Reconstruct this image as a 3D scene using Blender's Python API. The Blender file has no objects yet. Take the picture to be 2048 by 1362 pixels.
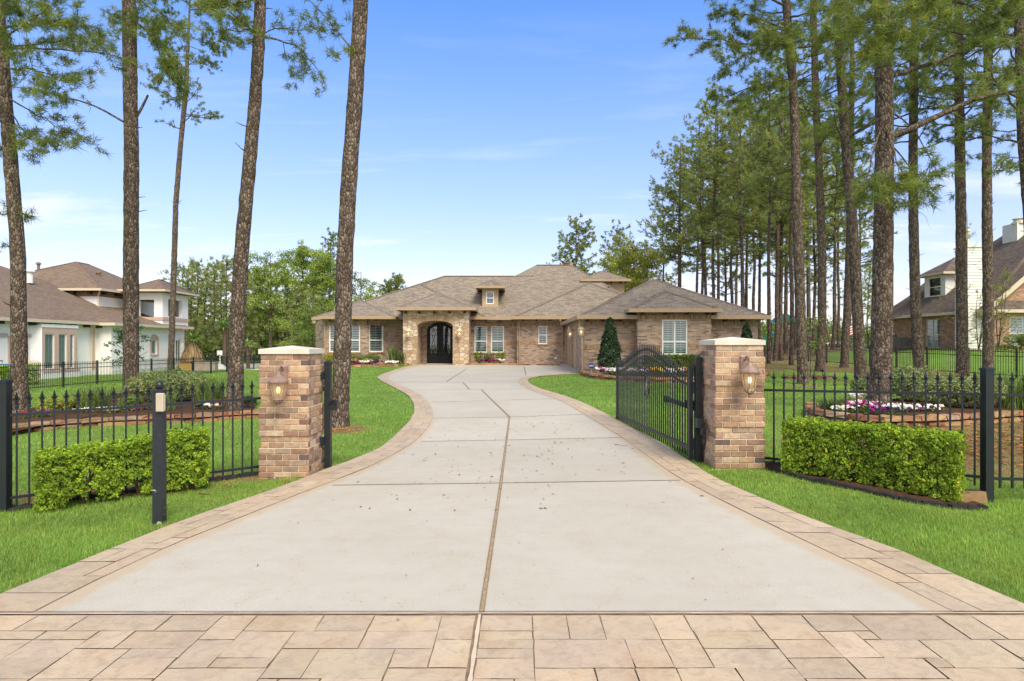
import bpy, math
import numpy as np
from mathutils import Vector, Matrix
R = np.random.default_rng
scene = bpy.context.scene
COL = scene.collection
F = 1250.0; CAMZ = 1.7; HY = 690.0; CX = 1024.0

def A(*p): return np.array(p, float)
def sst(t):
    t = np.clip(t, 0, 1); return t*t*(3-2*t)
def gz(x, y):
    x = np.asarray(x, float); y = np.asarray(y, float)
    z = np.interp(y, [0, 3.5, 8, 14, 41.7], [0, 0, .05, .08, .53])
    z = z + .020*np.clip(x, -4.5, 4.5)*sst((y-3.5)/4)*(1-sst((y-16)/10))
    z = z - .07*sst((-x-4)/1.8)*(1-sst((y-8)/8))
    z = z - .11*sst((x-3.6)/1.6)*(1-sst((y-7.5)/3))
    f = sst((-x-9)/12)*sst((y-9)/11)
    z = z*(1-f) + (-.3)*f
    z = z + .85*sst((x-22)/9)*sst((y-22)/14)
    return z
def g1(x, y): return float(gz(x, y))
def P(px, py, Y):
    return A((px-CX)/F*Y, Y, CAMZ+(HY-py)/F*Y)
def G(px, py, dz=0.0):
    "point where the view ray meets the ground"
    Y = np.arange(2.0, 140, .02)
    X = (px-CX)/F*Y; Z = CAMZ+(HY-py)/F*Y
    d = Z - gz(X, Y)
    k = int(np.argmax(d < 0)) if (d < 0).any() else len(Y)-1
    return A(X[k], Y[k], gz(X[k], Y[k])+dz)
def GY(px, Y, dz=0.0):
    X = (px-CX)/F*Y; return A(X, Y, g1(X, Y)+dz)
def srgb(r, g, b):
    def f(c):
        c /= 255.0
        return c/12.92 if c <= .04045 else ((c+.055)/1.055)**2.4
    return (f(r), f(g), f(b))

# ------------------------------------------------------------------ materials
def _n(nt, t, **kw):
    n = nt.nodes.new(t)
    for k, v in kw.items(): setattr(n, k, v)
    return n
def new_mat(name):
    m = bpy.data.materials.new(name); m.use_nodes = True
    nt = m.node_tree; nt.nodes.clear()
    out = _n(nt, 'ShaderNodeOutputMaterial')
    return m, nt, out
def link(nt, a, b): nt.links.new(a, b)
def ramp(nt, fac, stops, interp='LINEAR'):
    r = _n(nt, 'ShaderNodeValToRGB'); cr = r.color_ramp; cr.interpolation = interp
    while len(cr.elements) > 1: cr.elements.remove(cr.elements[-1])
    for i, (p, c) in enumerate(stops):
        e = cr.elements[0] if i == 0 else cr.elements.new(p)
        e.position = p
        e.color = (*c, 1) if isinstance(c, tuple) else (c, c, c, 1)
    if fac is not None: link(nt, fac, r.inputs[0])
    return r.outputs[0]
def mix(nt, fac, a, b, bt='MIX'):
    m = _n(nt, 'ShaderNodeMix', data_type='RGBA', blend_type=bt)
    for sock, v in ((m.inputs[0], fac), (m.inputs[6], a), (m.inputs[7], b)):
        if hasattr(v, 'is_linked'): link(nt, v, sock)
        elif isinstance(v, tuple): sock.default_value = (*v, 1)
        else: sock.default_value = v
    return m.outputs[2]
def math_(nt, op, a, b=None):
    m = _n(nt, 'ShaderNodeMath', operation=op)
    for i, v in enumerate((a, b)):
        if v is None: continue
        if hasattr(v, 'is_linked'): link(nt, v, m.inputs[i])
        else: m.inputs[i].default_value = v
    return m.outputs[0]
def coords(nt, kind='Object', scale=(1, 1, 1)):
    tc = _n(nt, 'ShaderNodeTexCoord')
    if scale == (1, 1, 1): return tc.outputs[kind]
    mp = _n(nt, 'ShaderNodeMapping'); mp.inputs['Scale'].default_value = scale
    link(nt, tc.outputs[kind], mp.inputs[0]); return mp.outputs[0]
def noise(nt, vec, scale, detail=4, rough=.55, out=0, dist=0):
    n = _n(nt, 'ShaderNodeTexNoise')
    n.inputs['Scale'].default_value = scale; n.inputs['Detail'].default_value = detail
    n.inputs['Roughness'].default_value = rough; n.inputs['Distortion'].default_value = dist
    if vec is not None: link(nt, vec, n.inputs['Vector'])
    return n.outputs[out]
def bsdf(nt, out, col, rough=.7, metal=0, spec=.4, bump=None, bstr=.3, bdist=.01):
    b = _n(nt, 'ShaderNodeBsdfPrincipled')
    if hasattr(col, 'is_linked'): link(nt, col, b.inputs['Base Color'])
    else: b.inputs['Base Color'].default_value = (*col, 1)
    if hasattr(rough, 'is_linked'): link(nt, rough, b.inputs['Roughness'])
    else: b.inputs['Roughness'].default_value = rough
    b.inputs['Metallic'].default_value = metal
    b.inputs['Specular IOR Level'].default_value = spec
    if bump is not None:
        bp = _n(nt, 'ShaderNodeBump'); bp.inputs['Strength'].default_value = bstr
        bp.inputs['Distance'].default_value = bdist
        link(nt, bump, bp.inputs['Height']); link(nt, bp.outputs[0], b.inputs['Normal'])
    link(nt, b.outputs[0], out.inputs[0]); return b
def tint_node(nt):
    a = _n(nt, 'ShaderNodeAttribute', attribute_name='tint'); return a.outputs['Color']
def m_plain(name, col, rough=.7, var=.12, scale=6, bump=0, bscale=60, metal=0, spec=.4, tint=False, dark=None):
    m, nt, out = new_mat(name)
    v = coords(nt)
    n1 = noise(nt, v, scale, 5)
    c = ramp(nt, n1, [(.3, tuple(x*(1-var) for x in col)), (.7, tuple(min(1, x*(1+var)) for x in col))])
    if dark is not None:
        n2 = noise(nt, v, scale*.35, 6, .65)
        c = mix(nt, ramp(nt, n2, [(.52, 0.), (.72, .55)]), c, dark)
    if tint: c = mix(nt, 1.0, c, tint_node(nt), 'MULTIPLY')
    bmp = noise(nt, v, bscale, 5, .6) if bump else None
    bsdf(nt, out, c, rough, metal, spec, bmp, bump, .01)
    return m
def m_leaf(name, col, trans=.35, rough=.5, spec=.35, hv=.25):
    "foliage: tint attribute times base colour, partly translucent"
    m, nt, out = new_mat(name)
    oi = _n(nt, 'ShaderNodeObjectInfo')
    c = mix(nt, 1.0, col, tint_node(nt), 'MULTIPLY')
    n = noise(nt, coords(nt), .9, 3)
    c = mix(nt, ramp(nt, n, [(.35, 0.), (.65, 1.)]), mix(nt, 1.0, c, (1-hv, 1-hv*.8, 1-hv), 'MULTIPLY'), mix(nt, 1.0, c, (1+hv, 1+hv*.7, 1+hv*.5), 'MULTIPLY'))
    p = _n(nt, 'ShaderNodeBsdfPrincipled'); p.inputs['Roughness'].default_value = rough
    p.inputs['Specular IOR Level'].default_value = spec
    link(nt, c, p.inputs['Base Color'])
    t = _n(nt, 'ShaderNodeBsdfTranslucent'); link(nt, mix(nt, 1.0, c, (1.25, 1.15, .7), 'MULTIPLY'), t.inputs[0])
    ms = _n(nt, 'ShaderNodeMixShader'); ms.inputs[0].default_value = trans
    link(nt, p.outputs[0], ms.inputs[1]); link(nt, t.outputs[0], ms.inputs[2]); link(nt, ms.outputs[0], out.inputs[0])
    return m

# ------------------------------------------------------------------ mesh builder
class MB:
    def __init__(s): s.v = []; s.n = 0; s.f = []   # f: (index array (m,k), tint (m,3))
    def add(s, verts, faces, tint=1.0):
        verts = np.asarray(verts, float).reshape(-1, 3); faces = np.asarray(faces, np.int64)
        if faces.size == 0: return
        t = np.asarray(tint, float)
        m = len(faces)
        if t.ndim == 0: t = np.full((m, 3), float(t))
        elif t.ndim == 1 and t.shape[0] == 3 and m != 3: t = np.tile(t, (m, 1))
        elif t.ndim == 1 and t.shape[0] == m: t = np.repeat(t[:, None], 3, 1)
        elif t.ndim == 1: t = np.tile(t, (m, 1))
        s.f.append((faces+s.n, t)); s.v.append(verts); s.n += len(verts)
    def quad(s, *p, tint=1.0): s.add(p, [range(len(p))], tint)
    def hexa(s, p, tint=1.0):
        "8 corners: bottom 0-3 ccw, top 4-7"
        s.add(p, [[3, 2, 1, 0], [4, 5, 6, 7], [0, 1, 5, 4], [1, 2, 6, 5], [2, 3, 7, 6], [3, 0, 4, 7]], tint)
    def box(s, c, size, rz=0, tint=1.0):
        x, y, z = [d/2 for d in size]
        q = np.array([(-x, -y, -z), (x, -y, -z), (x, y, -z), (-x, y, -z), (-x, -y, z), (x, -y, z), (x, y, z), (-x, y, z)])
        if rz:
            cs, sn = math.cos(rz), math.sin(rz); q = np.stack([q[:, 0]*cs-q[:, 1]*sn, q[:, 0]*sn+q[:, 1]*cs, q[:, 2]], 1)
        s.hexa(q+np.asarray(c, float), tint)
    def box2(s, a, b, tint=1.0):
        a = np.asarray(a, float); b = np.asarray(b, float); s.box((a+b)/2, np.abs(b-a), 0, tint)
    def lbox(s, fr, u0, u1, d0, d1, z0, z1, tint=1.0):
        o, ud, nd = fr
        def q(u, d, z): return o+ud*u+nd*d+A(0, 0, z)
        s.hexa([q(u0, d1, z0), q(u1, d1, z0), q(u1, d0, z0), q(u0, d0, z0), q(u0, d1, z1), q(u1, d1, z1), q(u1, d0, z1), q(u0, d0, z1)], tint)
    def bar(s, p, q, w, h=None, tint=1.0, up=(0, 0, 1)):
        "rectangular bar from p to q"
        p = np.asarray(p, float); q = np.asarray(q, float); h = h or w
        d = q-p; d /= np.linalg.norm(d); up = np.asarray(up, float)
        sd = np.cross(d, up)
        if np.linalg.norm(sd) < 1e-4: sd = np.cross(d, A(1, 0, 0))
        sd /= np.linalg.norm(sd); u = np.cross(sd, d)
        a, b = sd*w/2, u*h/2
        s.hexa([p-a-b, p+a-b, q+a-b, q-a-b, p-a+b, p+a+b, q+a+b, q-a+b], tint)
    def tube(s, pts, rad, n=8, cap=True, tint=1.0, jit=0, rng=None):
        pts = np.asarray(pts, float); m = len(pts)
        rad = np.broadcast_to(np.asarray(rad, float), (m,))
        d = np.gradient(pts, axis=0) if m > 2 else np.tile(pts[1]-pts[0], (2, 1))
        d /= np.linalg.norm(d, axis=1)[:, None]+1e-9
        ref = A(0, 0, 1) if abs(d[:, 2]).mean() < .8 else A(1, 0, 0)
        a = np.cross(d, ref); a /= np.linalg.norm(a, axis=1)[:, None]+1e-9; b = np.cross(d, a)
        th = np.arange(n)/n*2*math.pi
        rr = rad[:, None]*np.ones(n)
        if jit: rr = rr*(1+rng.normal(0, jit, (m, n)))
        v = pts[:, None]+rr[..., None]*(a[:, None]*np.cos(th)[None, :, None]+b[:, None]*np.sin(th)[None, :, None])
        i = np.arange(m-1)[:, None]*n; j = np.arange(n)[None]; k = (j+1) % n
        f = np.stack([i+j, i+k, i+n+k, i+n+j], -1).reshape(-1, 4)
        s.add(v.reshape(-1, 3), f[:, ::-1], tint)
        if cap and n <= 16:
            s.add(v[0], [list(range(n))], tint); s.add(v[-1], [list(range(n))[::-1]], tint)
    def lathe(s, prof, c, n=16, tint=1.0, sq=False, rz=0):
        "prof: list of (r, z)"
        prof = np.asarray(prof, float); th = np.arange(n)/n*2*math.pi+rz
        v = np.stack([prof[:, 0:1]*np.cos(th), prof[:, 0:1]*np.sin(th), np.repeat(prof[:, 1:2], n, 1)], -1)+np.asarray(c, float)
        m = len(prof); i = np.arange(m-1)[:, None]*n; j = np.arange(n)[None]; k = (j+1) % n
        s.add(v.reshape(-1, 3), np.stack([i+j, i+k, i+n+k, i+n+j], -1).reshape(-1, 4), tint)
    def strip_wall(s, pts, z0, z1, tint=1.0): 
        for p, q in zip(pts[:-1], pts[1:]):
            s.quad((p[0], p[1], z0), (q[0], q[1], z0), (q[0], q[1], z1), (p[0], p[1], z1), tint=tint)
    def build(s, name, mat, parent=None, smooth=False, label=None, kind=None, base=None):
        v = np.concatenate(s.v) if s.v else np.zeros((0, 3))
        if base is not None: v = v-np.asarray(base, float)
        loops = np.concatenate([f.reshape(-1) for f, t in s.f]); 
        tot = np.concatenate([np.full(len(f), f.shape[1]) for f, t in s.f]); tint = np.concatenate([t for f, t in s.f])
        start = np.concatenate([[0], np.cumsum(tot)[:-1]])
        me = bpy.data.meshes.new(name)
        me.vertices.add(len(v)); me.vertices.foreach_set('co', v.astype(np.float32).reshape(-1))
        me.loops.add(len(loops)); me.loops.foreach_set('vertex_index', loops.astype(np.int32))
        me.polygons.add(len(tot)); me.polygons.foreach_set('loop_start', start.astype(np.int32)); me.polygons.foreach_set('loop_total', tot.astype(np.int32))
        me.update(calc_edges=True)
        ca = me.color_attributes.new('tint', 'FLOAT_COLOR', 'CORNER')
        ca.data.foreach_set('color', np.concatenate([np.repeat(tint, tot, 0), np.ones((len(loops), 1))], 1).astype(np.float32).reshape(-1))
        # automatic planar uv from the face normal, in metres
        nr = np.zeros(len(tot)*3, np.float32); me.polygons.foreach_get('normal', nr); nr = nr.reshape(-1, 3).astype(float)
        hz = np.abs(nr[:, 2]) > .985
        u = np.stack([-nr[:, 1], nr[:, 0], np.zeros(len(nr))], 1); u /= np.linalg.norm(u, axis=1)[:, None]+1e-9
        u[hz] = (1, 0, 0)
        w = np.cross(nr, u); w[hz] = (0, 1, 0)
        off = np.abs(u[:, 1:2])*.37
        vl = v[loops] if base is None else v[loops]+np.asarray(base, float)
        ul = np.repeat(u, tot, 0); wl = np.repeat(w, tot, 0)
        uv = np.stack([(vl*ul).sum(1)+np.repeat(off[:, 0], tot), (vl*wl).sum(1)], 1)
        uvl = me.uv_layers.new(name='uv'); uvl.data.foreach_set('uv', uv.astype(np.float32).reshape(-1))
        me.polygons.foreach_set('use_smooth', np.full(len(tot), bool(smooth)))
        me.update()
        for mm in (mat if isinstance(mat, (list, tuple)) else [mat]): me.materials.append(mm)
        o = bpy.data.objects.new(name, me); COL.objects.link(o)
        if base is not None: o.location = tuple(float(c) for c in base)
        if parent is not None: setpar(o, parent)
        if label: o['label'] = label
        if kind: o['kind'] = kind
        return o
TOPLOC = {}
def setpar(o, parent):
    o.parent = parent
    # vertices are in world coordinates: undo the parent's transform at the time of parenting
    o.matrix_parent_inverse = world_of(parent).inverted()
def world_of(o):
    m = Matrix.LocRotScale(o.location, o.rotation_euler, o.scale)
    if o.parent is not None: m = world_of(o.parent) @ o.matrix_parent_inverse @ m
    return m
def thing(name, label, cat, loc, group=None):
    o = bpy.data.objects.new(name, None); COL.objects.link(o)
    o.location = tuple(float(c) for c in loc); o.empty_display_size = .2
    return tag(o, label, cat, group)
def tag(o, label, cat, group=None, kind=None):
    if label: o['label'] = label
    if cat: o['category'] = cat
    if group: o['group'] = group
    if kind: o['kind'] = kind
    return o
def kids(o): return [c for c in bpy.data.objects if c.parent == o]
def dup(root, loc, rz=0, sc=1.0, label=None, group=None):
    r = root.copy(); COL.objects.link(r)
    r.location = tuple(float(c) for c in loc); r.rotation_euler = (0, 0, rz)
    r.scale = (sc, sc, sc) if np.isscalar(sc) else sc
    if label: r['label'] = label
    if group: r['group'] = group
    for ch in kids(root):
        if ch == r: continue
        c = ch.copy(); COL.objects.link(c); c.parent = r
        for s2 in kids(ch):
            if s2 == c: continue
            d = s2.copy(); COL.objects.link(d); d.parent = c
    return r
def share(o, parent, name=None):
    "another object with the same mesh under parent (caller sets its place)"
    c = bpy.data.objects.new(name or o.name.split('.')[0], o.data); COL.objects.link(c); c.parent = parent
    return c
def frame(p, q):
    "wall frame from p to q (xy); outward normal is to the right of p->q"
    p = A(p[0], p[1], 0); q = A(q[0], q[1], 0); d = (q-p); L = np.linalg.norm(d); d = d/L
    return (p, d, A(d[1], -d[0], 0)), L
# ------------------------------------------------------------------ world, sun, camera
def build_world():
    w = bpy.data.worlds.new('World'); scene.world = w; w.use_nodes = True
    nt = w.node_tree; nt.nodes.clear()
    out = _n(nt, 'ShaderNodeOutputWorld'); bg = _n(nt, 'ShaderNodeBackground')
    sky = _n(nt, 'ShaderNodeTexSky', sky_type='NISHITA'); sky.sun_disc = False
    sky.sun_elevation = math.radians(50); sky.sun_rotation = math.radians(SUN_AZ)
    sky.altitude = 0; sky.air_density = 1.0; sky.dust_density = 0.6; sky.ozone_density = 2.5
    hs = _n(nt, 'ShaderNodeHueSaturation'); hs.inputs['Saturation'].default_value = 1.30; hs.inputs['Hue'].default_value = .507; hs.inputs['Value'].default_value = 1.55
    link(nt, sky.outputs[0], hs.inputs['Color'])
    tc = _n(nt, 'ShaderNodeTexCoord'); sep = _n(nt, 'ShaderNodeSeparateXYZ'); link(nt, tc.outputs['Generated'], sep.inputs[0])
    # thin streaky cloud: noise on direction / height
    dv = math_(nt, 'ADD', math_(nt, 'MAXIMUM', sep.outputs[2], 0.0), .12)
    cx = math_(nt, 'DIVIDE', sep.outputs[0], dv); cy = math_(nt, 'DIVIDE', sep.outputs[1], dv)
    cmb = _n(nt, 'ShaderNodeCombineXYZ'); link(nt, cx, cmb.inputs[0]); link(nt, cy, cmb.inputs[1])
    mp = _n(nt, 'ShaderNodeMapping'); mp.inputs['Scale'].default_value = (.55, 1.5, 1); mp.inputs['Rotation'].default_value = (0, 0, .35); mp.inputs['Location'].default_value = (3.4, 2.3, 0)
    link(nt, cmb.outputs[0], mp.inputs[0])
    n1 = noise(nt, mp.outputs[0], 1.0, 7, .6, dist=.4)
    low = ramp(nt, sep.outputs[2], [(0.0, 1.0), (.16, .9), (.30, .35), (.5, .06)])
    cl = math_(nt, 'MULTIPLY', ramp(nt, n1, [(.455, 0.), (.64, .95)]), low)
    milk = ramp(nt, sep.outputs[2], [(0.0, .5), (.10, .34), (.3, .16), (.5, .05)])
    # unseen bright cloud bank added behind the camera as soft fill light
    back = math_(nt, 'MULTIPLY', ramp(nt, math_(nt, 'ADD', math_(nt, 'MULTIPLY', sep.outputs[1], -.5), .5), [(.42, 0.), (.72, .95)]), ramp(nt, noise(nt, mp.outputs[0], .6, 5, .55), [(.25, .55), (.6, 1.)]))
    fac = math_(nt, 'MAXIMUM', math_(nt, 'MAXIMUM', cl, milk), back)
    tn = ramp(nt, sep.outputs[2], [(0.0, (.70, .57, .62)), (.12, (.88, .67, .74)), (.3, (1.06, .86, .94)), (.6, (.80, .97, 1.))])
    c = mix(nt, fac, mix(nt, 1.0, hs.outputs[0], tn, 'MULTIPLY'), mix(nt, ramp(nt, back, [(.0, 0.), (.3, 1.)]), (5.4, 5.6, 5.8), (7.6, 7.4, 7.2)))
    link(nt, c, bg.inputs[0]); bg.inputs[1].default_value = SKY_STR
    link(nt, bg.outputs[0], out.inputs[0])
    L = bpy.data.lights.new('sun', 'SUN'); L.energy = SUN_STR; L.angle = math.radians(SUN_ANGLE); L.color = (1, .92, .74)
    lo = bpy.data.objects.new('sun', L); COL.objects.link(lo)
    el = math.radians(50); az = math.radians(SUN_AZ)
    d = Vector((math.sin(az)*math.cos(el), math.cos(az)*math.cos(el), math.sin(el)))
    lo.rotation_euler = d.to_track_quat('Z', 'Y').to_euler(); lo.location = (0, -5, 30)
    cd = bpy.data.cameras.new('camera'); co = bpy.data.objects.new('camera', cd); COL.objects.link(co)
    cd.sensor_width = 36; cd.lens = F/2048*36; cd.clip_end = 3000; cd.clip_start = .05
    cd.shift_y = (HY-681)/2048
    co.location = (0, 0, CAMZ); co.rotation_euler = (math.pi/2, 0, 0)
    scene.camera = co
    scene.view_settings.view_transform = 'Standard'; scene.view_settings.look = 'None'
    scene.view_settings.exposure = EXPO; scene.view_settings.gamma = 1
    scene.render.engine = 'CYCLES'; scene.cycles.use_denoising = True
    scene.cycles.max_bounces = 8; scene.cycles.transparent_max_bounces = 12

SUN_AZ = 155.0; SUN_STR = 2.15; SUN_ANGLE = 28; SKY_STR = .10; EXPO = 1.0

# ------------------------------------------------------------------ named materials
def uvnode(nt):
    return _n(nt, 'ShaderNodeTexCoord').outputs['UV']
def m_brick(name, cols, mortar, bw=.25, bh=.076, gap=.011, bstr=.5, stain=(.2, .16, .12)):
    m, nt, out = new_mat(name); uv = uvnode(nt)
    b = _n(nt, 'ShaderNodeTexBrick'); link(nt, uv, b.inputs['Vector'])
    b.inputs['Scale'].default_value = 1; b.inputs['Brick Width'].default_value = bw; b.inputs['Row Height'].default_value = bh
    b.inputs['Mortar Size'].default_value = gap/2; b.inputs['Mortar Smooth'].default_value = .2; b.inputs['Bias'].default_value = 0
    b.inputs['Color1'].default_value = (0, 0, 0, 1); b.inputs['Color2'].default_value = (1, 1, 1, 1); b.inputs['Mortar'].default_value = (.5, .5, .5, 1)
    k = len(cols)
    c = ramp(nt, b.outputs['Color'], [(i/(k-1), cols[i]) for i in range(k)])
    n1 = noise(nt, uv, 14, 5, .65); c = mix(nt, ramp(nt, n1, [(.35, 0.), (.75, .5)]), c, mix(nt, 1.0, c, (1.28, 1.2, 1.1), 'MULTIPLY'))
    n2 = noise(nt, uv, .7, 5, .6); c = mix(nt, ramp(nt, n2, [(.45, 0.), (.8, .35)]), c, stain)
    c = mix(nt, b.outputs['Fac'], c, mortar)
    h = math_(nt, 'SUBTRACT', math_(nt, 'MULTIPLY', n1, .4), b.outputs['Fac'])
    bsdf(nt, out, c, .85, 0, .25, h, bstr, .008); return m
def m_shingle(name, cols, rough=.9):
    m, nt, out = new_mat(name); uv = uvnode(nt)
    b = _n(nt, 'ShaderNodeTexBrick'); link(nt, uv, b.inputs['Vector'])
    b.inputs['Scale'].default_value = 1; b.inputs['Brick Width'].default_value = .34; b.inputs['Row Height'].default_value = .14
    b.inputs['Mortar Size'].default_value = .007; b.inputs['Mortar Smooth'].default_value = .3
    b.offset = .37; b.squash = .7; b.squash_frequency = 3
    b.inputs['Color1'].default_value = (0, 0, 0, 1); b.inputs['Color2'].default_value = (1, 1, 1, 1); b.inputs['Mortar'].default_value = (.5, .5, .5, 1)
    k = len(cols)
    c = ramp(nt, b.outputs['Color'], [(i/(k-1), cols[i]) for i in range(k)])
    mp = _n(nt, 'ShaderNodeMapping'); mp.inputs['Scale'].default_value = (1, .35, 1); link(nt, uv, mp.inputs[0])
    n2 = noise(nt, mp.outputs[0], .5, 5, .6); c = mix(nt, ramp(nt, n2, [(.35, 0.), (.75, .5)]), c, mix(nt, 1.0, c, (.72, .72, .74), 'MULTIPLY'))
    n3 = noise(nt, uv, 45, 3, .6); c = mix(nt, .2, c, mix(nt, 1.0, c, ramp(nt, n3, [(.3, .6), (.7, 1.4)]), 'MULTIPLY'))
    c = mix(nt, b.outputs['Fac'], c, tuple(x*.35 for x in cols[0]))
    bsdf(nt, out, c, rough, 0, .2, math_(nt, 'SUBTRACT', n3, b.outputs['Fac']), .5, .012); return m
def m_stone(name):
    "irregular limestone blocks"
    m, nt, out = new_mat(name); uv = uvnode(nt)
    nz = noise(nt, uv, 3.0, 3, .5, out=1)
    vm = mix(nt, .07, uv, nz)
    mp = _n(nt, 'ShaderNodeMapping'); mp.inputs['Scale'].default_value = (3.4, 5.2, 1); link(nt, vm, mp.inputs[0])
    def vor(feat):
        v = _n(nt, 'ShaderNodeTexVoronoi', feature=feat, voronoi_dimensions='2D', distance='EUCLIDEAN')
        v.inputs['Scale'].default_value = 1.0; v.inputs['Randomness'].default_value = .78; link(nt, mp.outputs[0], v.inputs['Vector']); return v
    v1 = vor('F1'); v2 = vor('DISTANCE_TO_EDGE')
    sp = _n(nt, 'ShaderNodeSeparateColor'); link(nt, v1.outputs['Color'], sp.inputs[0])
    c = ramp(nt, sp.outputs[0], [(0, srgb(182, 154, 122)), (.3, srgb(206, 182, 152)), (.55, srgb(190, 164, 132)), (.75, srgb(212, 196, 172)), (.9, srgb(168, 142, 114)), (1, srgb(194, 168, 136))], 'CONSTANT')
    n1 = noise(nt, uv, 9, 6, .65); c = mix(nt, .5, c, mix(nt, 1.0, c, ramp(nt, n1, [(.3, .72), (.7, 1.2)]), 'MULTIPLY'))
    e = ramp(nt, v2.outputs['Distance'], [(.0, 1.), (.035, 1.), (.075, 0.)])
    c = mix(nt, e, c, srgb(168, 140, 108))
    c = mix(nt, 1.0, c, (.92, .93, 1.0), 'MULTIPLY')
    bsdf(nt, out, c, .85, 0, .25, math_(nt, 'SUBTRACT', math_(nt, 'MULTIPLY', n1, .6), e), .9, .02); return m
def m_bark(name, c0, c1, c2, sx=21, sz=9, bstr=.8):
    m, nt, out = new_mat(name); v = coords(nt)
    nz = noise(nt, v, 5, 4, .6, out=1); vv = mix(nt, .06, v, nz)
    mp = _n(nt, 'ShaderNodeMapping'); mp.inputs['Scale'].default_value = (sx, sx, sz); link(nt, vv, mp.inputs[0])
    v1 = _n(nt, 'ShaderNodeTexVoronoi', feature='F1'); link(nt, mp.outputs[0], v1.inputs['Vector']); v1.inputs['Scale'].default_value = 1
    v2 = _n(nt, 'ShaderNodeTexVoronoi', feature='DISTANCE_TO_EDGE'); link(nt, mp.outputs[0], v2.inputs['Vector']); v2.inputs['Scale'].default_value = 1
    sp = _n(nt, 'ShaderNodeSeparateColor'); link(nt, v1.outputs['Color'], sp.inputs[0])
    c = ramp(nt, sp.outputs[0], [(0, c0), (.5, c1), (1, c2)])
    n2 = noise(nt, v, 26, 5, .7); c = mix(nt, .6, c, mix(nt, 1.0, c, ramp(nt, n2, [(.3, .55), (.7, 1.45)]), 'MULTIPLY'))
    e = ramp(nt, v2.outputs['Distance'], [(0, .9), (.03, .7), (.12, 0.)])
    c = mix(nt, e, c, tuple(x*.30 for x in c0))
    h = math_(nt, 'ADD', math_(nt, 'MULTIPLY', n2, .35), math_(nt, 'MINIMUM', math_(nt, 'MULTIPLY', v2.outputs['Distance'], 3.0), .8))
    bsdf(nt, out, c, .92, 0, .2, h, bstr, .03); return m
def m_glass(name, tintc=(.75, .85, .85), base=.10):
    m, nt, out = new_mat(name)
    g = _n(nt, 'ShaderNodeBsdfGlossy'); g.inputs['Roughness'].default_value = .03; g.inputs[0].default_value = (.9, .95, 1, 1)
    t = _n(nt, 'ShaderNodeBsdfTransparent'); t.inputs[0].default_value = (*tintc, 1)
    lw = _n(nt, 'ShaderNodeLayerWeight'); lw.inputs[0].default_value = .3
    ms = _n(nt, 'ShaderNodeMixShader'); link(nt, math_(nt, 'ADD', math_(nt, 'MULTIPLY', lw.outputs[0], .5), base), ms.inputs[0])
    link(nt, t.outputs[0], ms.inputs[1]); link(nt, g.outputs[0], ms.inputs[2]); link(nt, ms.outputs[0], out.inputs[0]); return m
def m_emit(name, col, s):
    m, nt, out = new_mat(name); e = _n(nt, 'ShaderNodeEmission'); e.inputs[0].default_value = (*col, 1); e.inputs[1].default_value = s
    link(nt, e.outputs[0], out.inputs[0]); return m
def m_ground():
    m, nt, out = new_mat('lawn_ground')
    pos = _n(nt, 'ShaderNodeNewGeometry').outputs['Position']
    n1 = noise(nt, pos, .35, 5, .6); n2 = noise(nt, pos, 2.2, 5, .65); n3 = noise(nt, pos, 28, 4, .7)
    c = ramp(nt, n1, [(.3, (.12, .23, .035)), (.55, (.15, .275, .043)), (.75, (.20, .30, .06))])
    c = mix(nt, ramp(nt, n2, [(.4, 0.), (.75, .55)]), c, (.17, .22, .06))
    c = mix(nt, .7, c, mix(nt, 1.0, c, ramp(nt, n3, [(.3, .6), (.7, 1.35)]), 'MULTIPLY'))
    # bare, needle-strewn soil where the turf is worn (mask stored on the ground vertices)
    a = _n(nt, 'ShaderNodeAttribute', attribute_name='bare')
    n4 = noise(nt, pos, 1.3, 6, .7)
    msk = ramp(nt, math_(nt, 'MULTIPLY', a.outputs['Fac'], math_(nt, 'ADD', n4, .5)), [(.32, 0.), (.62, 1.)])
    soil = ramp(nt, n3, [(.3, srgb(112, 86, 58)), (.5, srgb(150, 120, 86)), (.75, srgb(186, 158, 118))])
    soil = mix(nt, 1.0, soil, (.72, .72, .72), 'MULTIPLY')
    c = mix(nt, msk, c, soil)
    bsdf(nt, out, c, .9, 0, .15, n3, .6, .03); return m
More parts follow.
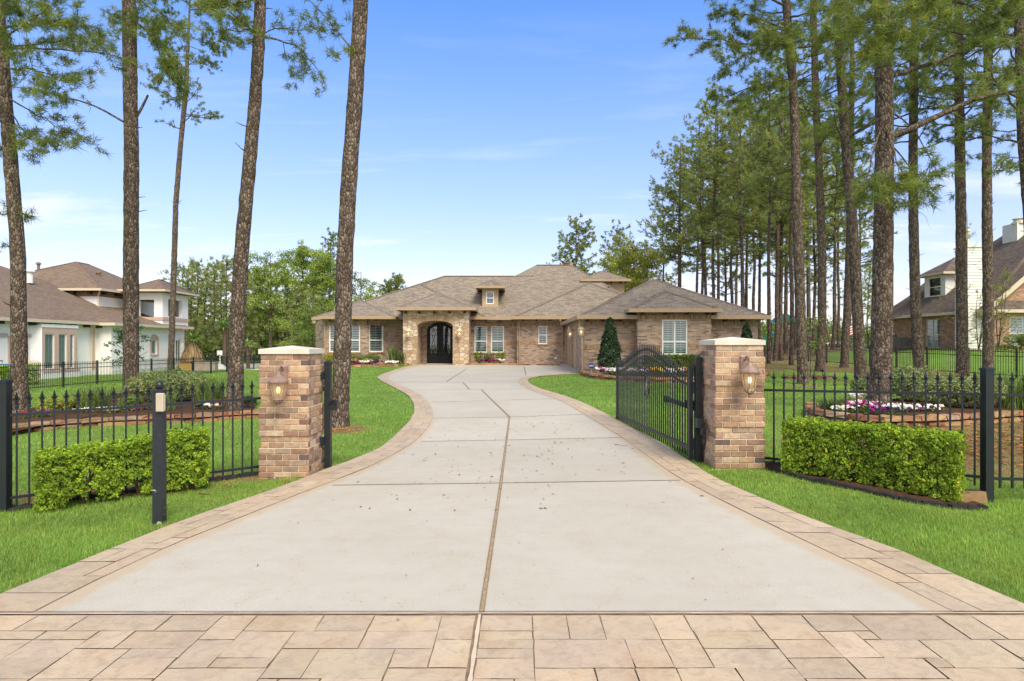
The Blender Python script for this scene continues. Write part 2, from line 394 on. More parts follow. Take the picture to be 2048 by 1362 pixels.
def m_concrete(name, cols, stain, sp=.8):
    m, nt, out = new_mat(name); pos = _n(nt, 'ShaderNodeNewGeometry').outputs['Position']
    n1 = noise(nt, pos, .6, 6, .6); n2 = noise(nt, pos, 5, 6, .65); n3 = noise(nt, pos, 95, 3, .6)
    c = ramp(nt, n1, [(.3, cols[0]), (.7, cols[1])])
    c = mix(nt, ramp(nt, n2, [(.45, 0.), (.8, .4)]), c, stain)
    mp = _n(nt, 'ShaderNodeMapping'); mp.inputs['Scale'].default_value = (.5, 3.5, 1); link(nt, pos, mp.inputs[0])
    n5 = noise(nt, mp.outputs[0], 1.2, 5, .6); c = mix(nt, ramp(nt, n5, [(.5, 0.), (.8, .3)]), c, mix(nt, 1., c, (.86, .83, .79), 'MULTIPLY'))
    c = mix(nt, .5, c, mix(nt, 1.0, c, ramp(nt, n3, [(.3, .82), (.7, 1.13)]), 'MULTIPLY'))
    at = _n(nt, 'ShaderNodeAttribute', attribute_name='stain')     # tan dye that ran over from the stamped border
    sm = math_(nt, 'MULTIPLY', at.outputs['Fac'], math_(nt, 'ADD', n2, .45)); c = mix(nt, ramp(nt, sm, [(.30, 0.), (.5, .6)]), c, srgb(180, 154, 122))
    c = mix(nt, 1.0, c, tint_node(nt), 'MULTIPLY')
    n6 = noise(nt, pos, 1.1, 6, .7, dist=.8); c = mix(nt, ramp(nt, n6, [(.55, 0.), (.75, .28)]), c, srgb(158, 142, 120))
    # pin holes
    v = _n(nt, 'ShaderNodeTexVoronoi', feature='F1'); v.inputs['Scale'].default_value = 24; link(nt, pos, v.inputs['Vector'])
    pit = math_(nt, 'MULTIPLY', ramp(nt, v.outputs['Distance'], [(.09, 1.), (.16, 0.)]), ramp(nt, n2, [(.5, 0.), (.62, sp)]))
    c = mix(nt, pit, c, (.12, .10, .08))
    bsdf(nt, out, c, .88, 0, .25, n3, .12, .004); return m
def m_stamped(name):
    m, nt, out = new_mat(name); pos = _n(nt, 'ShaderNodeNewGeometry').outputs['Position']
    n1 = noise(nt, pos, 2.4, 7, .68, dist=.5); n2 = noise(nt, pos, 11, 6, .7, dist=.8); n3 = noise(nt, pos, 60, 4, .6)
    c = ramp(nt, n1, [(.3, srgb(196, 168, 140)), (.5, srgb(206, 184, 160)), (.7, srgb(190, 168, 150))])
    c = mix(nt, ramp(nt, n2, [(.48, 0.), (.68, .6)]), c, srgb(172, 146, 124))
    c = mix(nt, ramp(nt, n2, [(.30, .5), (.44, 0.)]), c, srgb(216, 180, 136))
    n4 = noise(nt, pos, .8, 4, .6); c = mix(nt, ramp(nt, n4, [(.5, 0.), (.7, .45)]), c, srgb(176, 160, 150))
    c = mix(nt, 1.0, c, tint_node(nt), 'MULTIPLY')
    c = mix(nt, 1.0, c, (.80, .795, .735), 'MULTIPLY')
    h = math_(nt, 'ADD', n2, math_(nt, 'MULTIPLY', n3, .4))
    bsdf(nt, out, c, .7, 0, .3, h, .55, .012); return m

build_world()
M = {}
M['ground'] = m_ground()
M['grass'] = m_leaf('grass_blade', (.18, .335, .060), .38, .55, .25, .18)
M['concrete'] = m_concrete('concrete', (srgb(176, 167, 151), srgb(185, 177, 162)), srgb(171, 155, 132))
M['stamped'] = m_stamped('stamped_concrete')
M['jointfill'] = m_plain('joint_fill', srgb(136, 114, 90), .9, .3, 12)
M['timber'] = m_plain('joint_timber', srgb(150, 130, 98), .85, .25, 30, .3, 90)
M['sealant'] = m_plain('joint_sealant', srgb(200, 180, 156), .6, .08, 20)
M['brick'] = m_brick('house_brick', [srgb(102, 85, 74), srgb(157, 134, 116), srgb(180, 157, 138), srgb(135, 113, 98), srgb(168, 146, 128)], srgb(175, 159, 143))
M['brick_red'] = m_brick('neighbour_brick', [srgb(140, 92, 72), srgb(170, 128, 104), srgb(150, 108, 86), srgb(188, 152, 128), srgb(128, 96, 82)], srgb(170, 152, 136))
M['soldier'] = m_brick('soldier_brick', [srgb(112, 86, 66), srgb(150, 120, 92), srgb(166, 136, 106)], srgb(160, 140, 118), bw=.076, bh=.22)
M['shingle'] = m_shingle('asphalt_shingle', [srgb(122, 109, 96), srgb(140, 127, 111), srgb(151, 138, 121), srgb(129, 116, 102)])
M['shingle_left'] = m_shingle('brown_shingle', [srgb(114, 96, 82), srgb(136, 116, 98), srgb(124, 106, 90)])
M['shingle_right'] = m_shingle('dark_shingle', [srgb(92, 80, 72), srgb(118, 104, 94), srgb(104, 90, 82)])
M['ridge'] = m_plain('ridge_shingle', srgb(116, 102, 90), .9, .3, 8, .5, 40)
M['ridge_left'] = m_plain('ridge_shingle_left', srgb(116, 94, 82), .9, .25, 8, .4, 40)
M['stone'] = m_stone('portico_stone')
M['gutter'] = m_plain('gutter_tan', srgb(166, 142, 114), .5, .06, 3)
M['soffit'] = m_plain('soffit', srgb(128, 106, 84), .8, .1, 4)
M['darkwood'] = m_plain('dark_bracket', srgb(58, 46, 38), .7, .2, 8)
M['siding'] = m_plain('siding_tan', srgb(176, 152, 124), .7, .06, 3)
M['white'] = m_plain('white_frame', (.78, .77, .74), .45, .04, 5)
M['shutter'] = m_plain('white_shutter', (.66, .68, .66), .5, .05, 5)
M['shutter_green'] = m_plain('pale_shutter', (.66, .73, .70), .5, .05, 5)
M['inside'] = m_plain('dark_room', (.03, .03, .03), .9, .2, 2)
M['glass'] = m_glass('window_glass')
M['glass_green'] = m_glass('window_glass_green', (.86, .94, .91), .12)
M['iron'] = m_plain('black_iron', (.013, .0165, .021), .42, .15, 10, .05, 80, spec=.5)
M['iron_brown'] = m_plain('brown_iron', (.035, .026, .02), .5, .2, 10)
M['door'] = m_plain('door_iron', (.008, .009, .012), .55, .15, 6, spec=.3)
M['limestone'] = m_plain('cap_limestone', srgb(208, 200, 184), .8, .06, 4, .25, 60, dark=srgb(178, 170, 156))
M['pbrick'] = m_plain('pillar_brick', (.58, .61, .66), .9, .22, 16, .9, 70, spec=.2, tint=True, dark=(.5, .48, .46))
M['mortar'] = m_plain('mortar', srgb(204, 188, 166), .95, .15, 30, .5, 120, spec=.15)
M['copper'] = m_plain('weathered_copper', srgb(152, 125, 111), .5, .18, 22, .1, 60, metal=.25, dark=srgb(96, 74, 68))
def m_seeded():
    m, nt, out = new_mat('seeded_glass'); t = _n(nt, 'ShaderNodeBsdfTransparent'); t.inputs[0].default_value = (.95, .88, .72, 1)
    tr = _n(nt, 'ShaderNodeBsdfTranslucent'); tr.inputs[0].default_value = (.78, .70, .54, 1); df = _n(nt, 'ShaderNodeBsdfPrincipled'); df.inputs['Base Color'].default_value = (.6, .5, .36, 1); df.inputs['Roughness'].default_value = .15
    m1 = _n(nt, 'ShaderNodeMixShader'); m1.inputs[0].default_value = .45; link(nt, tr.outputs[0], m1.inputs[1]); link(nt, df.outputs[0], m1.inputs[2])
    m2 = _n(nt, 'ShaderNodeMixShader'); m2.inputs[0].default_value = .5; link(nt, t.outputs[0], m2.inputs[1]); link(nt, m1.outputs[0], m2.inputs[2]); link(nt, m2.outputs[0], out.inputs[0]); return m
M['amber'] = m_seeded()
M['bulb'] = m_emit('lamp_bulb', (1, .72, .4), 4)
M['bark'] = m_bark('pine_bark', srgb(82, 69, 59), srgb(110, 95, 83), srgb(140, 125, 111))
M['bark_far'] = m_bark('pine_bark_grove', srgb(82, 68, 60), srgb(104, 89, 79), srgb(124, 108, 97), 12, 5, .7)
M['bark_grey'] = m_bark('grey_bark', srgb(84, 74, 66), srgb(112, 100, 90), srgb(134, 122, 112), 9, 4, .5)
M['twig'] = m_plain('twig', srgb(98, 78, 64), .9, .25, 10)
M['needle'] = m_leaf('pine_needles', (.175, .23, .06), .42, .5, .3)
M['needle_far'] = m_leaf('pine_needles_grove', (.28, .34, .125), .42, .6, .2)
M['leaf_light'] = m_leaf('spring_leaves', (.27, .38, .10), .45, .6, .2)
M['leaf_mid'] = m_leaf('green_leaves', (.15, .23, .06), .40, .6, .25)
M['leaf_olive'] = m_leaf('olive_leaves', (.31, .37, .09), .40, .6, .2)
M['hedge'] = m_leaf('boxwood_leaves', (.225, .36, .034), .34, .42, .3)
M['holly'] = m_leaf('dark_glossy_leaves', (.03, .065, .022), .18, .3, .5)
M['varieg'] = m_leaf('variegated_leaves', (.26, .32, .15), .3, .5, .3)
M['blade'] = m_leaf('grass_clump_blades', (.13, .19, .05), .35, .5, .3)
M['drystraw'] = m_leaf('dry_fronds', (.40, .29, .16), .25, .8, .15)
M['petal'] = m_leaf('petals', (.9, .9, .9), .25, .7, .1, .08)
M['mulch'] = m_plain('mulch', srgb(78, 56, 42), .95, .45, 30, 1.0, 50, spec=.1)
M['edging'] = m_plain('black_edging', (.028, .026, .025), .85, .3, 20, .6, 60, spec=.2)
M['rock'] = m_plain('border_rock', (.62, .62, .62), .9, .2, 9, .8, 40, spec=.2, tint=True)
M['stucco'] = m_plain('white_stucco', (.86, .82, .80), .9, .04, 1.5, .2, 70, spec=.2)
M['mauve'] = m_plain('mauve_trim', srgb(196, 166, 152), .8, .06, 3)
M['cream'] = m_plain('cream_gutter', srgb(206, 190, 166), .5, .05, 3)
M['whitewood'] = m_plain('white_siding', (.74, .73, .68), .7, .05, 3)
M['beige'] = m_plain('beige_plastic', srgb(186, 172, 154), .5, .06, 10)
# ------------------------------------------------------------------ ground sheet
RINGS = [(*G(px, py)[:2], r) for px, py, r in [(678, 853, .62), (1606, 772, .9), (1722, 766, 1.0), (1640, 743, 1.2), (1688, 734, 1.3), (1839, 750, 1.0), (1925, 754, 1.0), (1976, 758, 1.0), (341, 748, .8)]]
def bare_mask(x, y):
    m = np.zeros(np.broadcast(x, y).shape)
    def blob(cx, cy, rx, ry, s=1.0):
        d = np.sqrt(((x-cx)/rx)**2+((y-cy)/ry)**2); return s*(1-sst((d-.6)/.6))
    for b in [(8.2, 9.6, 4.2, 2.6), (9.5, 12.0, 3, 2), (14, 38, 7, 7, .8), (19, 33, 4, 5, .75), (17, 55, 10, 14, .9), (30, 62, 14, 10, .7),
              (13.3, 23.3, 1.3, .9, .8), (17.2, 24.6, 1.4, .9, .8), (-5.0, 7.5, 1.4, .45, .9), (-3.6, 8.1, .9, .35, .9), (-3.45, 12.3, .8, .5, .9), (-6.5, 15, 1, .6, .8)]:
        m = np.maximum(m, blob(*b))
    for cx, cy, r in RINGS: m = np.maximum(m, blob(cx, cy-.1, r, r*.8, .95))
    return m
def build_ground():
    def axis(segs):
        out = []
        for a, b, st in segs: out += list(np.arange(a, b, st))
        return np.array(out+[segs[-1][1]])
    xs = axis([(-900, -200, 175), (-200, -60, 20), (-60, -24, 3), (-24, -10, .75), (-10, 10, .25), (10, 24, .75), (24, 60, 3), (60, 200, 20), (200, 900, 175)])
    ys = axis([(-300, -40, 65), (-40, 0, 4), (0, 3.5, .5), (3.5, 18, .25), (18, 46, .5), (46, 80, 2.5), (80, 200, 20), (200, 1000, 160)])
    X, Y = np.meshgrid(xs, ys); Z = gz(X, Y)
    Z += np.where((Y > 50) & (np.abs(X) > 30), .15*np.sin(X*.11)*np.cos(Y*.07), 0)
    nx, ny = len(xs), len(ys)
    i = np.arange(ny-1)[:, None]*nx; j = np.arange(nx-1)[None]
    f = np.stack([i+j, i+j+1, i+nx+j+1, i+nx+j], -1).reshape(-1, 4)
    mb = MB(); mb.add(np.stack([X, Y, Z], -1).reshape(-1, 3), f)
    o = mb.build('ground', M['ground'], smooth=True, kind='structure')
    at = o.data.attributes.new('bare', 'FLOAT', 'POINT'); at.data.foreach_set('value', bare_mask(X, Y).reshape(-1).astype(np.float32))
build_ground()

# ------------------------------------------------------------------ driveway outline, from ground points
LO_PX = [(0, 1197), (96, 1156), (234, 1099), (328, 1060), (430, 1022), (557, 980), (616, 957), (649, 941), (700, 926), (738, 909), (759, 901), (788, 876), (817, 847), (829, 826), (828, 809), (817, 792), (794, 779), (763, 763), (754, 756), (760, 751), (788, 741), (812, 734), (842, 728.5)]
LI_PX = [(59, 1238), (145, 1193), (219, 1154), (312, 1109), (391, 1076), (434, 1060), (530, 1020), (628, 980), (700, 954), (738, 938), (785, 914), (817, 895), (841, 876), (859, 853), (865, 834), (864, 820), (854, 801), (841, 791), (820, 779), (788, 766), (776, 757), (778, 750), (797, 743), (826, 735), (850, 729)]
RO_PX = [(2048, 1217), (1906, 1155), (1792, 1104), (1663, 1060), (1540, 1010), (1428, 960), (1364, 917), (1327, 891), (1235, 843), (1211, 829), (1167, 807), (1123, 791), (1079, 778), (1060, 769), (1055, 762), (1060, 757), (1082, 753), (1117, 750.5), (1162, 748)]
RI_PX = [(1906, 1231), (1868, 1210), (1761, 1160), (1577, 1073), (1549, 1060), (1450, 1010), (1355, 960), (1294, 915), (1249, 881), (1200, 850), (1164, 828), (1140, 813), (1108, 798), (1079, 789), (1052, 778), (1038, 769), (1035, 762), (1041, 757), (1060, 753), (1095, 749.5), (1135, 745.5)]
def gp(l): return np.array([G(*p) for p in l])
def resamp(pts, n, smooth=2):
    pts = np.asarray(pts, float); d = np.concatenate([[0], np.cumsum(np.linalg.norm(np.diff(pts[:, :2], axis=0), axis=1))])
    s = np.linspace(0, d[-1], n); q = np.stack([np.interp(s, d, pts[:, k]) for k in range(pts.shape[1])], 1)
    for _ in range(smooth):
        q[1:-1] = .25*q[:-2]+.5*q[1:-1]+.25*q[2:]
    return q, s
LO, LI, RO, RI = gp(LO_PX), gp(LI_PX), gp(RO_PX), gp(RI_PX)
YJ = float(G(1024, 1236)[1])                      # joint between apron and drive
def extend(pts):
    "carry the near end down to the joint"
    p0, p1 = pts[0], pts[1]; t = (YJ-p0[1])/(p1[1]-p0[1]); q = p0+(p1-p0)*t
    return np.vstack([q[None], pts[pts[:, 1] > YJ+.02]])
LO, LI, RO, RI = [extend(p) for p in (LO, LI, RO, RI)]
NS = 160
LOs, _ = resamp(LO, NS, 3); LIs, _ = resamp(LI, NS, 3); ROs, _ = resamp(RO, NS, 3); RIs, _ = resamp(RI, NS, 3)
YB = 41.9
def onz(x, y, dz): return np.stack([x, y, gz(x, y)+dz], -1)
def build_drive():
    ys = np.concatenate([np.arange(YJ, 18, .25), np.arange(18, YB, .5), [YB]])
    def xy(c): 
        o = np.argsort(c[:, 1]); return np.interp(ys, c[o, 1], c[o, 0])
    xl = xy(LIs); xr = xy(RIs)
    xr = np.where(ys > RIs[-1, 1], np.interp(ys, [RIs[-1, 1], RIs[-1, 1]+.4, 60], [RIs[-1, 0], 3.4, 3.4]), xr)
    xl = np.where(ys > LIs[-1, 1], LIs[-1, 0], xl)
    t = np.array([0, .012, .025, .04, .06, .09, .13]); t = np.concatenate([t, np.linspace(.18, .82, 17), 1-t[::-1]]); N = len(t)-1
    X = xl[:, None]*(1-t)+xr[:, None]*t; Y = np.repeat(ys[:, None], N+1, 1)
    V = onz(X, Y, .024); m = len(ys)
    i = np.arange(m-1)[:, None]*(N+1); j = np.arange(N)[None]
    jy = [float(G(1020, py)[1]) for py in (971, 883, 836.5, 803, 781, 765.5, 753)]; rr = R(2); slab = 1+rr.normal(0, .022, (9, 2))
    yc = (ys[1:]+ys[:-1])/2; row = np.searchsorted(jy, yc); xm = np.interp(yc, [3.9, 13.9], [-.19, -.05]); xcen = (X[:-1, :-1]+X[1:, 1:])/2
    tint = slab[row[:, None], (xcen > xm[:, None]).astype(int)].reshape(-1)
    mb = MB(); mb.add(V.reshape(-1, 3), np.stack([i+j, i+j+1, i+N+2+j, i+N+1+j], -1).reshape(-1, 4), tint)
    ed = np.minimum(X-xl[:, None], xr[:, None]-X); stain = np.exp(-ed/.16)*np.interp(ys, [3.9, 8, 20], [1, .8, .3])[:, None]
    for k in (0, N):
        e = V[:, k]; lo = e-A(0, 0, .15)
        mb.add(np.vstack([e, lo]), [[a, a+1, a+1+m, a+m] if k else [a+1, a, a+m, a+m+1] for a in range(m-1)])
    dr = mb.build('driveway', M['concrete'], kind='structure')
    sa = dr.data.attributes.new('stain', 'FLOAT', 'POINT'); sv = np.zeros(len(dr.data.vertices), np.float32); sv[:stain.size] = stain.reshape(-1); sa.data.foreach_set('value', sv)
    dr['label'] = 'pale concrete driveway curving up to the brick house'
    # joints: timber expansion strip down the middle, tooled lines across
    jb = MB(); tb = MB()
    def ribbon(b, pts, w, dz):
        p, s = resamp(gp(pts), max(2, 2*int(np.linalg.norm(gp(pts)[-1]-gp(pts)[0])/.3)), 0)
        d = np.gradient(p[:, :2], axis=0); d /= np.linalg.norm(d, axis=1)[:, None]
        nrm = np.stack([-d[:, 1], d[:, 0]], 1)*w/2
        a = p[:, :2]-nrm; c = p[:, :2]+nrm
        va = onz(a[:, 0], a[:, 1], dz); vc = onz(c[:, 0], c[:, 1], dz); n = len(p)
        b.add(np.vstack([va, vc]), [[k, k+1, n+k+1, n+k] for k in range(n-1)])
    mid = [(963, 1234), (1000, 984), (1019, 837)]
    ribbon(jb, mid, .036, .0275); ribbon(tb, mid, .020, .031)
    for seg in [[(1019, 836), (963, 781)], [(939, 780.5), (926, 766)]]: ribbon(jb, seg, .05, .0275); ribbon(tb, seg, .03, .031)
    ribbon(jb, [(893, 765), (934, 738)], .05, .0275)
    ribbon(jb, [(1048, 734), (1052, 752)], .05, .0275)
    for seg, w in [([(665, 975), (1000, 971), (1361, 965)], .02), ([(842, 886), (1020, 883), (1245, 878)], .022), ([(866, 839), (1019, 836.5), (1166, 831)], .025), ([(862, 806), (980, 803), (1106, 799)], .028),
                   ([(823, 782), (940, 781), (1055, 779)], .03), ([(790, 766), (1036, 765.5)], .032), ([(779, 753), (1046, 753.5)], .035)]:
        ribbon(jb, seg, w, .0285)
    jb.build('joint', M['jointfill'], dr); tb.build('joint_strip', M['timber'], dr)
    return dr
build_drive()

# random ashlar packing on an nx x ny grid of unit cells
def ashlar(nx, ny, rng, sizes):
    used = np.zeros((nx, ny), bool); out = []
    for i in range(nx):
        for j in range(ny):
            if used[i, j]: continue
            for k in rng.permutation(len(sizes)):
                a, b = sizes[k]
                if i+a <= nx and j+b <= ny and not used[i:i+a, j:j+b].any():
                    used[i:i+a, j:j+b] = True; out.append((i, j, a, b)); break
            else:
                used[i, j] = True; out.append((i, j, 1, 1))
    return out
def stone_tops(mb, q4, rng, top=.026, gap=.006):
    "q4: corners xy (4,2); a slab with a chamfer"
    q4 = np.asarray(q4, float); c = q4.mean(0)
    q = q4+rng.normal(0, .0022, (4, 2))
    d = (q-c); L = np.linalg.norm(d, axis=1)[:, None]
    o = c+d*(1-gap/L); tz = top+rng.normal(0, .0008)
    t = np.clip(rng.normal(1, .045), .88, 1.12); col = A(t*rng.normal(1, .012), t, t*rng.normal(1, .015))
    n = 3; u = np.linspace(0, 1, n+1); V = []
    for a in u:
        for b in u:
            p = (o[0]*(1-a)+o[1]*a)*(1-b)+(o[3]*(1-a)+o[2]*a)*b; V.append(p+rng.normal(0, .0012, 2))
    V = np.array(V); hi = onz(V[:, 0], V[:, 1], tz); m = n+1
    mb.add(hi, [[i*m+j, (i+1)*m+j, (i+1)*m+j+1, i*m+j+1] for i in range(n) for j in range(n)], tuple(col))
def build_border(Out, In, seed, flip):
    rng = R(seed); n = len(Out)
    s = np.concatenate([[0], np.cumsum(np.linalg.norm(np.diff((Out+In)[:, :2]/2, axis=0), axis=1))]); L = s[-1]
    def at(u, v):
        u = np.clip(u, 0, L); a = np.stack([np.interp(u, s, Out[:, k]) for k in (0, 1)]); b = np.stack([np.interp(u, s, In[:, k]) for k in (0, 1)])
        return a*(1-v)+b*v
    fill = MB(); va = onz(Out[:, 0], Out[:, 1], .024); vb = onz(In[:, 0], In[:, 1], .024)
    fc = [[k, k+1, n+k+1, n+k] for k in range(n-1)]
    fill.add(np.vstack([va, vb]), [f[::-1] for f in fc] if not flip else fc)
    e = np.vstack([va, va-A(0, 0, .2)]); fill.add(e, fc)
    bo = fill.build('driveway_border', M['jointfill'], kind='structure')
    bo['label'] = 'stamped tan stone-pattern border along the %s edge of the driveway' % ('left' if not flip else 'right')
    cell = .155; ny = 3; nx = int(L/cell)
    mb = MB()
    for i, j, a, b in ashlar(nx, ny, rng, [(3, 1), (4, 2), (2, 1), (3, 2), (2, 2), (4, 1), (2, 3), (5, 1)]):
        u0, u1 = i*L/nx, (i+a)*L/nx; v0, v1 = j/ny, (j+b)/ny
        q = [at(u0, v0), at(u1, v0), at(u1, v1), at(u0, v1)]
        if not flip: q = q[::-1]
        stone_tops(mb, q, rng, .029, .005)
    mb.build('paving', M['stamped'], bo)
build_border(LOs, LIs, 3, False); build_border(ROs, RIs, 4, True)
def build_apron():
    rng = R(11); xl0, xr0 = LOs[0, 0], ROs[0, 0]
    def ext(y): 
        d = YJ-y; return xl0-.05-.62*d-.12*d*d, xr0+.05+.62*d+.12*d*d
    ys = np.linspace(YJ, .2, 16); l = np.array([ext(y) for y in ys])
    fill = MB(); n = len(ys); va = onz(l[:, 0], ys, .020); vb = onz(l[:, 1], ys, .020)
    fill.add(np.vstack([va, vb]), [[k, k+1, n+k+1, n+k] for k in range(n-1)])
    fill.add(np.vstack([va, va-A(0, 0, .2)]), [[k, k+1, n+k+1, n+k] for k in range(n-1)]); fill.add(np.vstack([vb, vb-A(0, 0, .2)]), [[k+1, k, n+k, n+k+1] for k in range(n-1)])
    ap = fill.build('apron', M['jointfill'], kind='structure'); ap['label'] = 'stamped tan stone-pattern apron in front of the concrete driveway'
    mb = MB(); cell = .104; y0 = YJ-.035
    for side in (-1, 1):
        X0 = -.205 if side < 0 else -.205
        ny = int((y0-.3)/cell); nx = int(9/cell)
        for i, j, a, b in ashlar(ny, nx, rng, [(2, 3), (2, 4), (3, 4), (2, 2), (2, 3), (1, 3), (3, 2), (2, 5), (3, 3), (3, 5), (2, 4)]):
            ya, yb = y0-i*cell, y0-(i+a)*cell
            slope = .05
            def cx(u, y): return X0+side*(.018+u*cell)-slope*(YJ-y)*0 + (-.012*(YJ-y))
            xa = lambda y: cx(j, y); xb = lambda y: cx(j+b, y)
            lo, hi = ext((ya+yb)/2)
            q = [(xa(yb), yb), (xb(yb), yb), (xb(ya), ya), (xa(ya), ya)]
            q = [(float(np.clip(x, *ext(y))), y) for x, y in q]
            if abs(q[0][0]-q[1][0]) < .05 and abs(q[2][0]-q[3][0]) < .05: continue
            if side < 0: q = [q[1], q[0], q[3], q[2]]
            stone_tops(mb, q, rng, .025, .0048)
    mb.build('paving', M['stamped'], ap)
    sb = MB()   # pale sealant in the two joints
    def rib(pts, w, dz):
        p, _ = resamp(pts, 60, 0); r = R(5); d = p[-1]-p[0]; d /= np.linalg.norm(d); nn = np.stack([-d[1]*np.ones(60), d[0]*np.ones(60)], 1)
        wv = w/2*(1+r.normal(0, .18, 60)); a = p[:, :2]-nn*wv[:, None]; c = p[:, :2]+nn*wv[:, None]
        sb.add(np.vstack([onz(a[:, 0], a[:, 1], dz), onz(c[:, 0], c[:, 1], dz)]), [[k, k+1, 61+k, 60+k] for k in range(59)])
    rib(A([xl0-.1, YJ-.014], [xr0+.1, YJ-.014]), .015, .030); rib(A([-.2, YJ-.03], [-.24, .5]), .020, .029)
    sb.build('joint', M['sealant'], ap)
    jb = MB(); jb.add(onz(A(xl0, xr0, xr0, xl0), A(YJ-.005, YJ-.005, YJ+.007, YJ+.007), .034), [[0, 1, 2, 3]]); jb.build('joint', M['jointfill'], ap)
    rd = MB(); rd.add([(-120, -9, .004), (120, -9, .004), (120, .15, .004), (-120, .15, .004)], [[0, 1, 2, 3]])
    rd.build('road', m_plain('asphalt', (.055, .055, .055), .9, .2, 3, .5, 80), kind='structure')
build_apron()

# ------------------------------------------------------------------ grass blades and litter
def in_poly(x, y, poly):
    c = np.zeros(x.shape, bool); j = len(poly)-1
    for i in range(len(poly)):
        xi, yi = poly[i][:2]; xj, yj = poly[j][:2]
        if yi != yj:
            c ^= ((yi > y) != (yj > y)) & (x < (xj-xi)*(y-yi)/(yj-yi)+xi)
        j = i
    return c
DRIVE_POLY = np.vstack([LOs[:, :2], [[-2, 42], [3.3, 42], [3.3, 29.6]], ROs[::-1, :2], [[9, .2], [-9, .2]]])
NOGRASS = [DRIVE_POLY]
def build_grass():
    rng = R(21)
    V = []; T = []
    zones = [(2.6, 6.2, 1900, .036, .0038), (6.2, 9.5, 1050, .036, .0048), (9.5, 15, 380, .038, .008), (15, 24, 140, .04, .013), (24, 36, 52, .045, .02), (36, 48, 22, .045, .03)]
    for y0, y1, dens, h, w in zones:
        xm = 1.0*y1+1; n = int(dens*(y1-y0)*2*xm)
        y = rng.uniform(y0, y1, n); x = rng.uniform(-xm, xm, n)
        keep = np.abs(x) < y*.96+.9
        bm = bare_mask(x, y); keep &= rng.random(n) > bm*.82
        for p in NOGRASS: keep &= ~in_poly(x, y, p)
        x, y, bm = x[keep], y[keep], bm[keep]; n = len(x)
        # a tuft of blades at each point
        k = 7 if y1 < 10 else 5
        sp = .035 if y1 < 10 else .05
        bx = (x[:, None]+rng.normal(0, sp, (n, k))).ravel(); by = (y[:, None]+rng.normal(0, sp, (n, k))).ravel()
        ok = ~in_poly(bx, by, DRIVE_POLY) if y1 < 26 else np.ones(len(bx), bool)
        bx, by = bx[ok], by[ok]; nb = len(bx)
        patch = .5+.5*np.sin(bx*1.7+np.sin(by*1.3)*2)*np.sin(by*1.9+np.cos(bx*.8)*2)
        hh = h*rng.uniform(.5, 1.35, nb)*(.75+.4*patch)
        ang = rng.uniform(0, 2*math.pi, nb); lean = hh*rng.uniform(.15, 1.1, nb)
        dx, dy = np.cos(ang), np.sin(ang); z = gz(bx, by)
        ww = w*rng.uniform(.6, 1.3, nb)
        px, py = -dy*ww/2, dx*ww/2
        b0 = np.stack([bx-px, by-py, z-.005], 1); b1 = np.stack([bx+px, by+py, z-.005], 1); tip = np.stack([bx+dx*lean, by+dy*lean, z+hh], 1)
        V.append(np.stack([b0, b1, tip], 1).reshape(-1, 3))
        t = np.clip(rng.normal(1, .32, nb), .35, 1.9)*(.85+.3*patch); big = .5+.5*np.sin(bx*.53+1.7*np.sin(by*.31+1))*np.cos(by*.47+1.3*np.sin(bx*.4)); yel = np.clip(rng.random(nb)**4*1.2+.5*(1-patch)*rng.random(nb)+.45*big*rng.random(nb), 0, 1.1)
        T.append(np.stack([t*(1+.9*yel), t*(1+.18*yel), t*(1+.5*yel)], 1))
    V = np.concatenate(V); T = np.concatenate(T)
    mb = MB(); mb.add(V, np.arange(len(V)).reshape(-1, 3), T)
    o = mb.build('lawn_grass', M['grass'], kind='stuff'); o['label'] = 'short mown lawn grass on both sides of the driveway'; o['category'] = 'grass'
    print('grass tris', len(T))
def build_litter():
    rng = R(8); mb = MB()
    def leaf(x, y, s, dz=.03):
        a = rng.uniform(0, 6.28); c, sn = math.cos(a), math.sin(a); L, W = s, s*rng.uniform(.3, .5)
        z = g1(x, y)+dz; q = [(-L/2, 0, 0), (0, -W/2, rng.uniform(0, .008)), (L/2, 0, rng.uniform(0, .01)), (0, W/2, rng.uniform(0, .008))]
        t = rng.uniform(.6, 1.2); mb.add([(x+p*c-r*sn, y+p*sn+r*c, z+h) for p, r, h in q], [[0, 1, 2, 3]], (t, t*rng.uniform(.7, .95), t*.7))
    n = 0
    while n < 230:
        x, y = rng.normal(-.1, 1.0), rng.uniform(6.2, 14)
        if -2.2 < x < 2.2: leaf(x, y, rng.uniform(.025, .06)); n += 1
    for _ in range(26): leaf(rng.uniform(-2.6, 2.8), rng.uniform(3.4, 8), rng.uniform(.012, .035))
    o = mb.build('fallen_leaves', m_leaf('dead_leaf', srgb(150, 92, 54), .2, .7, .2), kind='stuff'); o['label'] = 'small dry brown leaves scattered on the concrete drive'; o['category'] = 'leaves'
build_litter()
